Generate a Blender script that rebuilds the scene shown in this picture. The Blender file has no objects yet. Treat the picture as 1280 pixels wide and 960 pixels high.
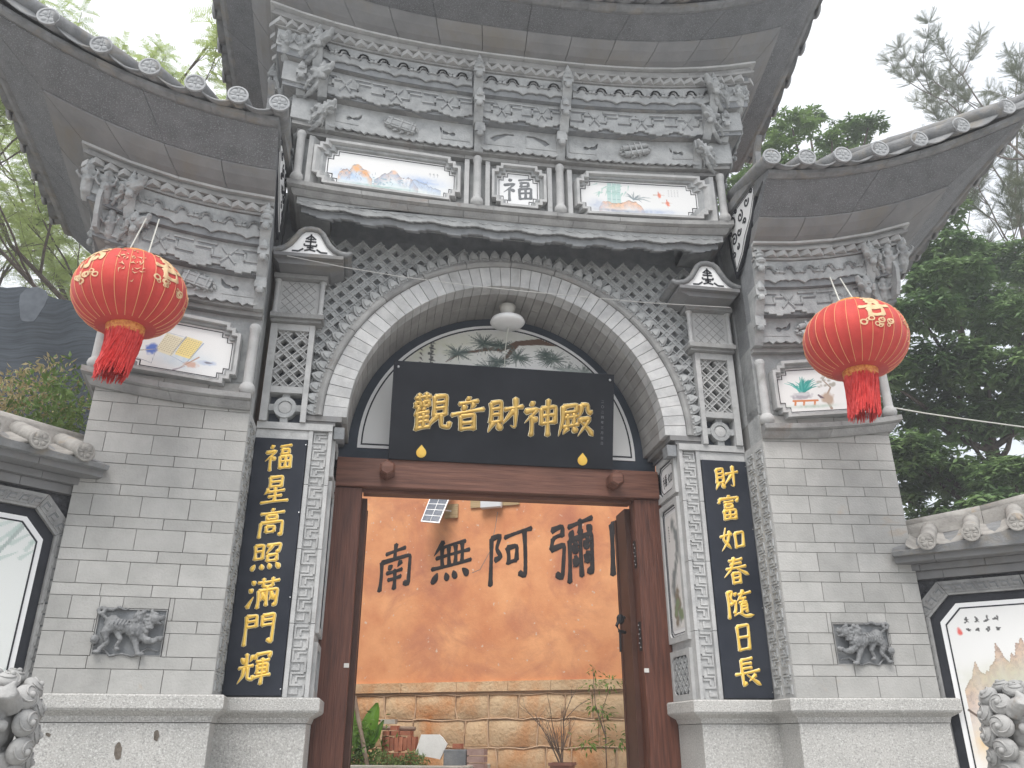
import bpy, bmesh, math, random
import numpy as np
from mathutils import Vector, Matrix, Euler, noise
random.seed(7)
RNG = np.random.RandomState(5)
sc = bpy.context.scene
COL = sc.collection
PI = math.pi
R = math.radians

# ------------------------------------------------------------ camera
CAM = Vector((-1.114, -7.0, 1.55)); PT = R(23.49); RO = -.0022; YAW = .1602
_fw = Vector((0, math.cos(PT), math.sin(PT))); _rt = Vector((1, 0, 0)); _up = _rt.cross(_fw)
_r2 = math.cos(RO)*_rt + math.sin(RO)*_up; _u2 = -math.sin(RO)*_rt + math.cos(RO)*_up
_Z = Matrix.Rotation(-YAW, 3, 'Z'); _fw = _Z@_fw; _r2 = _Z@_r2; _u2 = _Z@_u2
cd = bpy.data.cameras.new('camera'); cam = bpy.data.objects.new('camera', cd); COL.objects.link(cam)
cam.matrix_world = Matrix(((_r2.x, _u2.x, -_fw.x, CAM.x), (_r2.y, _u2.y, -_fw.y, CAM.y), (_r2.z, _u2.z, -_fw.z, CAM.z), (0, 0, 0, 1)))
cd.sensor_width = 36; cd.lens = 36*1019.72/1280; cd.clip_start = .05; cd.clip_end = 2000
sc.camera = cam

# ------------------------------------------------------------ world: bright overcast sky
SUN_EL, SUN_AZ = R(58), R(205)      # azimuth clockwise from +y
w = bpy.data.worlds.new('World'); sc.world = w; w.use_nodes = True
nt = w.node_tree; N = nt.nodes; Lk = nt.links
bg = N['Background']
sky = N.new('ShaderNodeTexSky'); sky.sky_type = 'NISHITA'; sky.sun_disc = False
sky.sun_elevation = SUN_EL; sky.sun_rotation = SUN_AZ
tc = N.new('ShaderNodeTexCoord'); nz = N.new('ShaderNodeTexNoise'); nz.inputs['Scale'].default_value = 2.3; nz.inputs['Detail'].default_value = 5; nz.inputs['Roughness'].default_value = .55
mp = N.new('ShaderNodeMapping'); mp.inputs['Scale'].default_value = (1, 1, 2.2)
Lk.new(tc.outputs['Generated'], mp.inputs[0]); Lk.new(mp.outputs[0], nz.inputs['Vector'])
cr = N.new('ShaderNodeValToRGB'); cr.color_ramp.elements[0].position = .25; cr.color_ramp.elements[0].color = (.56, .56, .56, 1); cr.color_ramp.elements[1].position = .62; cr.color_ramp.elements[1].color = (.97, .97, .97, 1)
Lk.new(nz.outputs['Fac'], cr.inputs[0])
mx = N.new('ShaderNodeMixRGB'); Lk.new(cr.outputs[0], mx.inputs[0]); Lk.new(sky.outputs[0], mx.inputs[1]); mx.inputs[2].default_value = (8.9, 9.05, 9.25, 1)
Lk.new(mx.outputs[0], bg.inputs[0]); bg.inputs[1].default_value = .10

sd = bpy.data.lights.new('sun', 'SUN'); sd.energy = 2.2; sd.angle = R(32); sd.color = (1, .965, .92)
so = bpy.data.objects.new('sun', sd); COL.objects.link(so)
_d = Vector((math.sin(SUN_AZ)*math.cos(SUN_EL), math.cos(SUN_AZ)*math.cos(SUN_EL), math.sin(SUN_EL)))
so.rotation_euler = _d.to_track_quat('Z', 'Y').to_euler(); so.location = (-6, -12, 20)
sc.view_settings.view_transform = 'Standard'; sc.view_settings.look = 'None'; sc.view_settings.gamma = 1; sc.view_settings.exposure = .70
sc.view_settings.use_curve_mapping = False
sc.cycles.max_bounces = 6; sc.cycles.diffuse_bounces = 4; sc.cycles.use_denoising = True

# ------------------------------------------------------------ materials
MATS = {}
def lin(h):
    h = h.lstrip('#'); c = [int(h[i:i+2], 16)/255 for i in (0, 2, 4)]
    return [x/12.92 if x <= .04045 else ((x+.055)/1.055)**2.4 for x in c]
def mat(name, c1, c2=None, scale=3., rough=.8, bump=.0, bscale=40., tint=.0, spec=.3, speck=None, speck_s=160., speck_c=None, streak=None, metal=0., detail=6, dist=.01, stain=None, stain_pos=(.58, .75), stain_s=1.2, sheen=0):
    m = bpy.data.materials.new(name); m.use_nodes = True; t = m.node_tree; n = t.nodes; l = t.links
    b = n['Principled BSDF']; b.inputs['Roughness'].default_value = rough; b.inputs['Specular IOR Level'].default_value = spec; b.inputs['Metallic'].default_value = metal
    g = n.new('ShaderNodeNewGeometry'); pos = g.outputs['Position']
    if streak:
        mpn = n.new('ShaderNodeMapping'); mpn.inputs['Scale'].default_value = streak; l.new(pos, mpn.inputs[0]); pos = mpn.outputs[0]
    c1 = tuple(c1)+(1,); c2 = tuple(c2 or c1[:3])+(1,)
    a = n.new('ShaderNodeTexNoise'); a.inputs['Scale'].default_value = scale; a.inputs['Detail'].default_value = detail; a.inputs['Roughness'].default_value = .6; l.new(pos, a.inputs['Vector'])
    r = n.new('ShaderNodeValToRGB'); r.color_ramp.elements[0].position = .32; r.color_ramp.elements[1].position = .68; r.color_ramp.elements[0].color = c1; r.color_ramp.elements[1].color = c2
    l.new(a.outputs['Fac'], r.inputs[0]); out = r.outputs[0]
    if stain:
        s = n.new('ShaderNodeTexNoise'); s.inputs['Scale'].default_value = stain_s; s.inputs['Detail'].default_value = 8; s.inputs['Roughness'].default_value = .65; s.inputs['Distortion'].default_value = .6; l.new(g.outputs['Position'], s.inputs['Vector'])
        rr = n.new('ShaderNodeMapRange'); rr.inputs[1].default_value = stain_pos[0]; rr.inputs[2].default_value = stain_pos[1]; l.new(s.outputs['Fac'], rr.inputs[0])
        k = n.new('ShaderNodeMixRGB'); l.new(rr.outputs[0], k.inputs[0]); l.new(out, k.inputs[1]); k.inputs[2].default_value = tuple(stain)+(1,); out = k.outputs[0]
    if speck is not None:
        v = n.new('ShaderNodeTexNoise'); v.inputs['Scale'].default_value = speck_s; v.inputs['Detail'].default_value = 2; l.new(g.outputs['Position'], v.inputs['Vector'])
        vr = n.new('ShaderNodeMapRange'); vr.inputs[1].default_value = .56; vr.inputs[2].default_value = .66; l.new(v.outputs['Fac'], vr.inputs[0])
        k = n.new('ShaderNodeMixRGB'); l.new(vr.outputs[0], k.inputs[0]); l.new(out, k.inputs[1]); k.inputs[2].default_value = tuple(speck)+(1,); out = k.outputs[0]
        if speck_c:
            vr2 = n.new('ShaderNodeMapRange'); vr2.inputs[1].default_value = .44; vr2.inputs[2].default_value = .34; l.new(v.outputs['Fac'], vr2.inputs[0])
            k = n.new('ShaderNodeMixRGB'); l.new(vr2.outputs[0], k.inputs[0]); l.new(out, k.inputs[1]); k.inputs[2].default_value = tuple(speck_c)+(1,); out = k.outputs[0]
    if tint:
        oi = n.new('ShaderNodeObjectInfo'); hr = n.new('ShaderNodeMapRange'); hr.inputs[3].default_value = 1-tint; hr.inputs[4].default_value = 1+tint
        l.new(oi.outputs['Random'], hr.inputs[0]); hs = n.new('ShaderNodeHueSaturation'); l.new(hr.outputs[0], hs.inputs['Value']); l.new(out, hs.inputs['Color']); out = hs.outputs[0]
    l.new(out, b.inputs['Base Color'])
    if bump:
        q = n.new('ShaderNodeTexNoise'); q.inputs['Scale'].default_value = bscale; q.inputs['Detail'].default_value = 5; l.new(pos, q.inputs['Vector'])
        bm = n.new('ShaderNodeBump'); bm.inputs['Strength'].default_value = bump; bm.inputs['Distance'].default_value = dist; l.new(q.outputs['Fac'], bm.inputs['Height']); l.new(bm.outputs[0], b.inputs['Normal'])
    if sheen: b.inputs['Sheen Weight'].default_value = sheen
    MATS[name] = m; return m
mat('brick', (.345, .343, .33), (.42, .415, .40), 5, .85, .35, 60, tint=.09, stain=(.40, .30, .20), stain_pos=(.66, .80), stain_s=1.6)
mat('mortar', (.30, .295, .285), (.22, .22, .215), 8, .9)
mat('carved', (.30, .31, .315), (.43, .44, .44), 9, .85, .5, 50, tint=.08, stain=(.16, .165, .17), stain_pos=(.55, .8), stain_s=3)
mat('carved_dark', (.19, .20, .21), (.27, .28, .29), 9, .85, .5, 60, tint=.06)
mat('ledge', (.23, .23, .228), (.35, .35, .345), 6, .9, .5, 45, tint=.10, stain=(.20, .13, .09), stain_pos=(.60, .85), stain_s=2.2)
mat('trim', (.38, .385, .385), (.50, .50, .495), 7, .8, .35, 60, tint=.06, stain=(.24, .235, .22), stain_pos=(.6, .8), stain_s=3)
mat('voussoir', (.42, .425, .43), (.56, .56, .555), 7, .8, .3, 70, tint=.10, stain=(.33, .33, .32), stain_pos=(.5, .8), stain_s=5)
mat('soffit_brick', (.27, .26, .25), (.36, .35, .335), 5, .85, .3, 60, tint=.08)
mat('plain_slab', (.18, .182, .187), (.245, .245, .247), 3, .7, .2, 30, tint=.05, stain=(.21, .19, .16), stain_pos=(.5, .8), stain_s=2)
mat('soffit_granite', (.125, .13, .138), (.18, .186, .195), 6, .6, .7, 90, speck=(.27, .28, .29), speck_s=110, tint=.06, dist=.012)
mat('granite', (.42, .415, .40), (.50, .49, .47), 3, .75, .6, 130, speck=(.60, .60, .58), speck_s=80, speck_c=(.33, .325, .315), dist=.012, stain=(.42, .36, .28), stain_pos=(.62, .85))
mat('tile', (.16, .165, .17), (.26, .265, .27), 10, .8, .5, 60, tint=.10, stain=(.24, .22, .19), stain_pos=(.5, .7), stain_s=5)
mat('tile_light', (.25, .24, .225), (.40, .385, .36), 9, .85, .5, 60, tint=.08, stain=(.42, .31, .20), stain_pos=(.6, .75), stain_s=4)
mat('disc', (.28, .29, .30), (.38, .39, .40), 9, .8, .3, 60, tint=.05)
mat('white_paint', (.78, .785, .79), (.84, .84, .84), 4, .5)
mat('black_paint', (.015, .017, .022), (.03, .032, .04), 5, .55, .2, 60)
mat('board', (.018, .022, .032), (.035, .04, .052), 2.5, .55, .12, 20, spec=.2, stain=(.07, .075, .085), stain_pos=(.62, .9), stain_s=4)
mat('plaque', (.012, .014, .018), (.022, .024, .03), 2, .5, .08, 20, spec=.18)
mat('gold', (.80, .50, .07), (.88, .60, .13), 8, .42, .2, 60, spec=.6, metal=.25)
mat('gold_dark', (.50, .32, .08), (.66, .44, .13), 8, .35, .2, 60, spec=.7, metal=.55)
mat('rim_gold', (.95, .88, .60), (.98, .92, .70), 8, .5)
mat('dark_wood', (.060, .020, .012), (.150, .055, .034), 4.5, .45, .45, 12, streak=(9, 9, .55), detail=9, spec=.45)
mat('beam_wood', (.085, .032, .020), (.19, .082, .054), 4.5, .5, .4, 12, streak=(.55, 9, 9), detail=9, spec=.4)
mat('door_leaf', (.055, .026, .018), (.085, .038, .027), 4, .5)
mat('steel', (.55, .56, .58), (.62, .63, .65), 10, .35, metal=.9)
mat('iron', (.02, .02, .022), (.04, .04, .042), 10, .5, metal=.6)
mat('lamp_white', (.80, .80, .80), None, 3, .3, spec=.5)
mat('lamp_base', (.45, .44, .41), (.55, .54, .5), 9, .6)
mat('recess', (.17, .18, .19), (.25, .26, .27), 8, .9)
mat('recess_blue', (.07, .085, .11), (.11, .125, .15), 8, .7)
mat('net', (.035, .043, .053), (.085, .10, .12), 3, .75, .5, 30, streak=(.6, .6, 14), detail=8)
mat('rope', (.6, .6, .55), None)
mat('wire', (.45, .45, .44), None)

# ------------------------------------------------------------ mesh building
_TS = bpy.data.scenes.new('tmp_scene')
def to_mesh(o):
    _TS.collection.objects.link(o); vl = _TS.view_layers[0]; vl.update()
    me = bpy.data.meshes.new_from_object(o.evaluated_get(vl.depsgraph)); d = o.data; bpy.data.objects.remove(o)
    (bpy.data.curves if isinstance(d, bpy.types.Curve) else bpy.data.meshes).remove(d)
    return me
class MB:
    def __init__(s): s.v = []; s.f = []; s.m = []
    def add(s, vs, fs, mi=0):
        o = len(s.v); s.v += [tuple(v) for v in vs]; s.f += [tuple(i+o for i in f) for f in fs]; s.m += [mi]*len(fs); return s
    def box(s, x0, x1, y0, y1, z0, z1, fn=None, mi=0):
        vs = [(x, y, z) for z in (z0, z1) for y in (y0, y1) for x in (x0, x1)]
        if fn: vs = [fn(*v) for v in vs]
        return s.add(vs, [(0, 2, 3, 1), (4, 5, 7, 6), (0, 1, 5, 4), (1, 3, 7, 5), (3, 2, 6, 7), (2, 0, 4, 6)], mi)
    def prism(s, poly, d0, d1, fn, mi=0):
        n = len(poly); vs = [fn(u, v, d0) for u, v in poly]+[fn(u, v, d1) for u, v in poly]
        fs = [tuple(range(n-1, -1, -1)), tuple(range(n, 2*n))]+[(i, (i+1) % n, n+(i+1) % n, n+i) for i in range(n)]
        return s.add(vs, fs, mi)
    def ring(s, po, pi_, d0, d1, fn, mi=0):
        n = len(po); vs = [fn(u, v, d) for d in (d0, d1) for P in (po, pi_) for u, v in P]
        fs = []
        for i in range(n):
            j = (i+1) % n
            fs += [(2*n+i, 2*n+j, 3*n+j, 3*n+i), (i, j, n+j, n+i), (i, j, 2*n+j, 2*n+i), (n+i, n+j, 3*n+j, 3*n+i)]
        return s.add(vs, fs, mi)
    def lathe(s, prof, n=16, M=None, mi=0, sx=1, sy=1):
        vs = []; M = M or Matrix()
        for r, z in prof:
            for k in range(n):
                a = 2*PI*k/n; vs.append(M@Vector((r*math.cos(a)*sx, r*math.sin(a)*sy, z)))
        fs = []
        for i in range(len(prof)-1):
            for k in range(n):
                k2 = (k+1) % n; fs.append((i*n+k, i*n+k2, (i+1)*n+k2, (i+1)*n+k))
        fs.append(tuple(range(n-1, -1, -1))); fs.append(tuple(range((len(prof)-1)*n, len(prof)*n)))
        return s.add(vs, fs, mi)
    def tube(s, pts, r, n=6, mi=0):
        pts = [Vector(p) for p in pts]; rs = r if isinstance(r, (list, tuple)) else [r]*len(pts); vs = []
        for i, p in enumerate(pts):
            d = (pts[min(i+1, len(pts)-1)]-pts[max(i-1, 0)]).normalized()
            q = d.to_track_quat('Z', 'Y')
            for k in range(n):
                a = 2*PI*k/n; vs.append(p+q@Vector((rs[i]*math.cos(a), rs[i]*math.sin(a), 0)))
        fs = [(i*n+k, i*n+(k+1) % n, (i+1)*n+(k+1) % n, (i+1)*n+k) for i in range(len(pts)-1) for k in range(n)]
        fs += [tuple(range(n-1, -1, -1)), tuple(range((len(pts)-1)*n, len(pts)*n))]
        return s.add(vs, fs, mi)
    def ball(s, c, r, n=10, M=None, mi=0):
        rx, ry, rz = r if isinstance(r, (list, tuple)) else (r, r, r); c = Vector(c); h = max(4, n//2+1); vs = []; M = M or Matrix.Identity(3)
        for i in range(h+1):
            t = PI*i/h
            for k in range(n):
                a = 2*PI*k/n; vs.append(c+M@Vector((rx*math.sin(t)*math.cos(a), ry*math.sin(t)*math.sin(a), rz*math.cos(t))))
        fs = [(i*n+k, (i+1)*n+k, (i+1)*n+(k+1) % n, i*n+(k+1) % n) for i in range(h) for k in range(n)]
        return s.add(vs, fs, mi)
    def mesh(s, name, mats, smooth=False, norm=True, merge=0):
        me = bpy.data.meshes.new(name); me.from_pydata(s.v, [], s.f)
        for m in (mats if isinstance(mats, (list, tuple)) else [mats]): me.materials.append(MATS[m] if isinstance(m, str) else m)
        if any(s.m): me.polygons.foreach_set('material_index', s.m)
        if norm or merge:
            bm = bmesh.new(); bm.from_mesh(me)
            if merge: bmesh.ops.remove_doubles(bm, verts=bm.verts, dist=merge)
            if norm: bmesh.ops.recalc_face_normals(bm, faces=bm.faces)
            bm.to_mesh(me); bm.free()
        if smooth: me.polygons.foreach_set('use_smooth', [True]*len(me.polygons))
        me.update(); return me
WM = {}
def wm(o): return WM.get(o.name, Matrix())
def link(name, me, parent=None, M=None, label=None, cat=None, group=None, kind=None):
    o = bpy.data.objects.new(name, me); COL.objects.link(o); M = M or Matrix()
    if parent:
        o.parent = parent; o.matrix_parent_inverse = wm(parent).inverted()
    o.matrix_basis = M; WM[o.name] = M
    if label: o['label'] = label
    if cat: o['category'] = cat
    if group: o['group'] = group
    if kind: o['kind'] = kind
    return o
def thing(name, loc, label, cat, group=None):
    return link(name, None, None, Matrix.Translation(loc), label, cat, group)
def build(mb, name, mats, parent=None, smooth=False, M=None, **k):
    return link(name, mb.mesh(name, mats, smooth), parent, M, **k)
def smooth_by_angle(me, ang=40):
    bm = bmesh.new(); bm.from_mesh(me); c = math.radians(ang)
    for e in bm.edges: e.smooth = len(e.link_faces) == 2 and e.calc_face_angle(0) < c
    for f in bm.faces: f.smooth = True
    bm.to_mesh(me); bm.free(); return me
def remesh(mb, name, mats, vox=.012, smooth=2, disp=0, dscale=30):
    me0 = mb.mesh('tmp', mats); o = bpy.data.objects.new('tmp', me0)
    r = o.modifiers.new('r', 'REMESH'); r.mode = 'VOXEL'; r.voxel_size = vox
    if smooth: s = o.modifiers.new('s', 'SMOOTH'); s.iterations = smooth; s.factor = .5
    me = to_mesh(o); me.name = name
    if disp:
        nv = len(me.vertices); co = np.empty(nv*3); me.vertices.foreach_get('co', co); no = np.empty(nv*3, dtype=np.float32); me.vertex_normals.foreach_get('vector', no); co = co.reshape(-1, 3); no = no.reshape(-1, 3)
        am = np.array([noise.noise(Vector(c)*dscale) for c in co])*disp; me.vertices.foreach_set('co', (co+no*am[:, None]).ravel())
    me.polygons.foreach_set('use_smooth', [True]*len(me.polygons)); return me
def flat_holes(outer, holes, th, name='plate'):
    cu = bpy.data.curves.new('c', 'CURVE'); cu.dimensions = '2D'; cu.fill_mode = 'BOTH'; cu.extrude = th/2
    for P in [outer]+holes:
        sp = cu.splines.new('POLY'); sp.points.add(len(P)-1); sp.use_cyclic_u = True
        for i, (x, y) in enumerate(P): sp.points[i].co = (x, y, 0, 1)
    me = to_mesh(bpy.data.objects.new('c', cu)); me.name = name; return me
def mapmesh(me, fn, mats, recalc=True):
    for v in me.vertices: v.co = fn(*v.co)
    me.materials.clear()
    for m in mats: me.materials.append(MATS[m])
    if recalc:
        bm = bmesh.new(); bm.from_mesh(me); bmesh.ops.remove_doubles(bm, verts=bm.verts, dist=1e-5); bmesh.ops.recalc_face_normals(bm, faces=bm.faces); bm.to_mesh(me); bm.free()
    return me

# ------------------------------------------------------------ brush lettering
GL = {
'音':"4806 5214./2624 7618/3628 4240./6424 5638</0852 9240/3256 3492/3256 6852 6692/3674 6472/3490 6688",
'財':"1416 1466/1416 4012 4066/1632 3830/1648 3846/1466 4064/2068 0892</3268 4286./5034 9828/7806 7884 6676</7436 4474<",
'神':"2206 2816./0832 3826 0662</2444 2496/2648 3858./5026 5268/5026 8822 8666/5446 8644/5266 8662/6804 6898",
'殿':"1614 5210 5030/1830 5028/1614 1450 0492</2044 5440/2836 2866/4434 4464/1668 5862/2872 1688</4270 5282./6412 6034 5444</6412 8210 8230 9234/5852 8648 5694</6256 9896>",
'觀':"0814 4810/1804 1822/3602 3620/1026 1038/1026 2224 2236/1038 2236/3024 3036/3024 4422 4234/3036 4234/2040 0660</1452 1496/2840 3246./1454 4450/1666 4462/1678 4474/1692 4888/3054 3090/5812 5862/5812 8810 8660/6028 8626/6042 8640/5860 8658/6662 5080 4494</7660 7690 9694 9880",
'福':"2206 2816./0832 3826 0662</2444 2496/2648 3858./5212 8808/5822 5838/5822 8220 8036/5838 8036/5448 5690/5448 9044 8888/5666 8864/5688 8886/7246 7288",
'星':"3008 3242/3008 7004 6840/3224 6822/3240 6838/2848 1666</2858 8052/5044 5090/3074 7270/0894 9488",
'高':"4802 5210./1420 8814/3426 3640/3426 6624 6438/3640 6438/1850 1698/1850 8446 8492 7686/3662 3680/3662 6260 6078/3680 6078",
'照':"1012 1256/1012 3610 3454/1232 3430/1254 3452/4612 8808 8434 7630/6212 4440</5044 5062/5044 8040 7860/5062 7860/1472 0690./3472 3888./5670 6286./7868 9086.",
'滿':"1212 2222./0636 1646./0692 2260</3218 9612/4806 4830/7604 7628/4830 7628/6230 6290/3644 3696/3644 9240 9090 8286/5050 4476</5054 5872./7648 7074</7652 8470.",
'門':"1008 1094/1008 4006 4040/1224 3822/1240 4038/5808 5838/5808 9204 9090 7880/6022 8820/5838 8836",
'輝':"2408 2442/0818 1834./4214 3432</0448 4642/2048 1870 0492</3046 3080 4684 4872/5212 5024/5212 9608 9020/5432 9228/5842 5866/5842 8840 8664/6054 8652/5866 8664/5078 9872/7224 7298",
'富':"4802 5210./1616 1230/1616 8812 8026/3228 6824/3636 3650/3636 6434 6248/3650 6248/2860 3092/2860 7456 7290/3076 7274/3090 7288/5060 5088",
'如':"2608 1450 4284>/4022 3056 0690</0440 4832/6030 6282/6030 9026 8878/6278 8874",
'春':"2614 7608/3028 7222/1442 8834/4604 3044 0470</5240 9666>/3658 3894/3658 6456 6292/3874 6272/3890 6288",
'隨':"0808 0896/0810 2606 1630 2844 1650/3212 3820./2842 3840 3470 2880/2688 4480 6894 9890>/4818 9412/6606 4240</5232 7430/6430 6244/4846 7644/5650 5480/5650 7648 7478/5660 7458/5670 7468",
'日':"3012 3290/3012 7008 6888/3248 6846/3288 6884",
'長':"3208 3252/3208 7204/3222 6820/3236 6834/0852 9444/3252 3290 4480/7858 5476</4856 9492>",
'南':"2620 7412/5002 4834/1636 1494/1636 8630 8490 7484/3444 4052./6440 5650</3060 6856/3474 6670/5056 5094",
'無':"3004 0832</2418 8410/1438 9430/0460 9852/2820 3060/4418 4658/6016 6056/7614 7656/1870 0690./3872 4288./5670 6286./7868 9084.",
'阿':"0812 0696/0812 2808 1832 3048 1652/3814 9806/8210 8290 7082/4434 4662/4434 6632 6458/4660 6458",
'彌':"0812 3208 3024/1026 3022/1026 0642/0642 3438 2890 1682/4412 9604/7004 6824/5418 4830./8414 9226./4634 4498/4634 9428 9290 8484/7020 7092/5242 6254./6040 5254</7638 8650./8636 7650</5264 6274./6062 5276</7660 8672./8658 7672<",
'陀':"0812 0696/0812 2808 1832 3048 1652/6404 6812./4418 4430/4418 9414 8826/8236 5056</5236 5284 8684 9070",
}
def brush(ch, W=.085, h=.03, seed=0, rim=None):
    """one calligraphed character in a unit square (x right, y up, centred), strokes domed towards the viewer (z)"""
    mb = MB(); rg = random.Random(hash(ch) % 1000+seed if False else ord(ch)+seed)
    if rim is not None: W = W+rim
    for si, st in enumerate(GL[ch].split('/')):
        flag = st[-1] if st[-1] in '<>.' else '-'; st = st.rstrip('<>.')
        P = [Vector((int(t[:2])/100-.5, .5-int(t[2:])/100-.0)) for t in st.split()]
        # densify with rounded corners
        Q = []
        for i in range(len(P)-1):
            a, b = P[i], P[i+1]; n = max(3, int((b-a).length/.05))
            for k in range(n): Q.append(a.lerp(b, k/n))
        Q.append(P[-1]); Q = [Q[0]]+[(Q[i-1]+Q[i]*2+Q[i+1])/4 for i in range(1, len(Q)-1)]+[Q[-1]]
        # light natural bow
        d = (Q[-1]-Q[0]); nn = Vector((-d.y, d.x)).normalized() if d.length > 0 else Vector((0, 1)); bow = rg.uniform(-.012, .018)*(1.6 if flag in '<>' else 1)
        n = len(Q); vs = []; horiz = abs(d.x) > abs(d.y)*1.6
        rows = []
        for i, q in enumerate(Q):
            t = i/(n-1)
            q = q+nn*bow*math.sin(PI*t)
            if flag == '<': wd = 1.15*(1-t)**.75+.10
            elif flag == '>': wd = .35+1.0*t**1.2 if t < .82 else 1.2*(1-t)/.18*.9+.12
            elif flag == '.': wd = .35+1.05*math.sin(PI*min(1, t*.82))
            else:
                wd = .78+.32*abs(2*t-1)**2.2
                if horiz and len(P) == 2: wd *= .82
            wd *= W*.5*rg.uniform(.93, 1.07)
            if rim is not None: wd += rim*.35
            dd = (Q[min(i+1, n-1)]-Q[max(i-1, 0)]); nrm = Vector((-dd.y, dd.x)).normalized()
            rows.append((q, nrm, wd))
        o = 0; z0 = si*.0004
        e0 = rows[0][0]-(rows[1][0]-rows[0][0]).normalized()*rows[0][2]*.6; e1 = rows[-1][0]+(rows[-1][0]-rows[-2][0]).normalized()*rows[-1][2]*.5
        for q, nr, wd in rows:
            for s_, hh in ((-1, 0), (-1, .45), (-.55, .9), (0, 1), (.55, .9), (1, .45), (1, 0)): vs.append((q.x+nr.x*wd*s_, q.y+nr.y*wd*s_, z0+h*hh))
        fs = [(i*7+k, i*7+k+1, (i+1)*7+k+1, (i+1)*7+k) for i in range(n-1) for k in range(6)]
        a = len(vs); vs.append((e0.x, e0.y, z0)); vs.append((e1.x, e1.y, z0))
        fs += [(a, k+1, k) for k in range(6)]+[(a+1, (n-1)*7+k, (n-1)*7+k+1) for k in range(6)]
        # calligraphic slant: strokes rise to the right
        vs = [(x, y+.10*x, z) for x, y, z in vs]
        mb.add(vs, fs)
    return mb
def put_char(ch, fn, size, mats, parent, W=.085, h=.03, rim=None, sx=1.0, name='character', label=None):
    """fn(u,v,d) maps metres in the board's plane to the world"""
    if rim is not None:
        mb = brush(ch, W, h*.35, rim=rim); mb.v = [fn(x*size*sx, y*size, z*size) for x, y, z in mb.v]
        build(mb, 'character_rim', ['rim_gold'], parent)
    mb = brush(ch, W, h); mb.v = [fn(x*size*sx, y*size, z*size+(.002 if rim is not None else 0)) for x, y, z in mb.v]
    o = build(mb, name, mats, parent, label=label)
    for p in o.data.polygons: p.use_smooth = True
    return o
def font_mesh(s, ext=.01, bev=0., res=2):
    cu = bpy.data.curves.new('t', 'FONT'); cu.body = s; cu.extrude = ext; cu.bevel_depth = bev; cu.resolution_u = res; cu.align_x = 'CENTER'
    return to_mesh(bpy.data.objects.new('t', cu))

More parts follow.
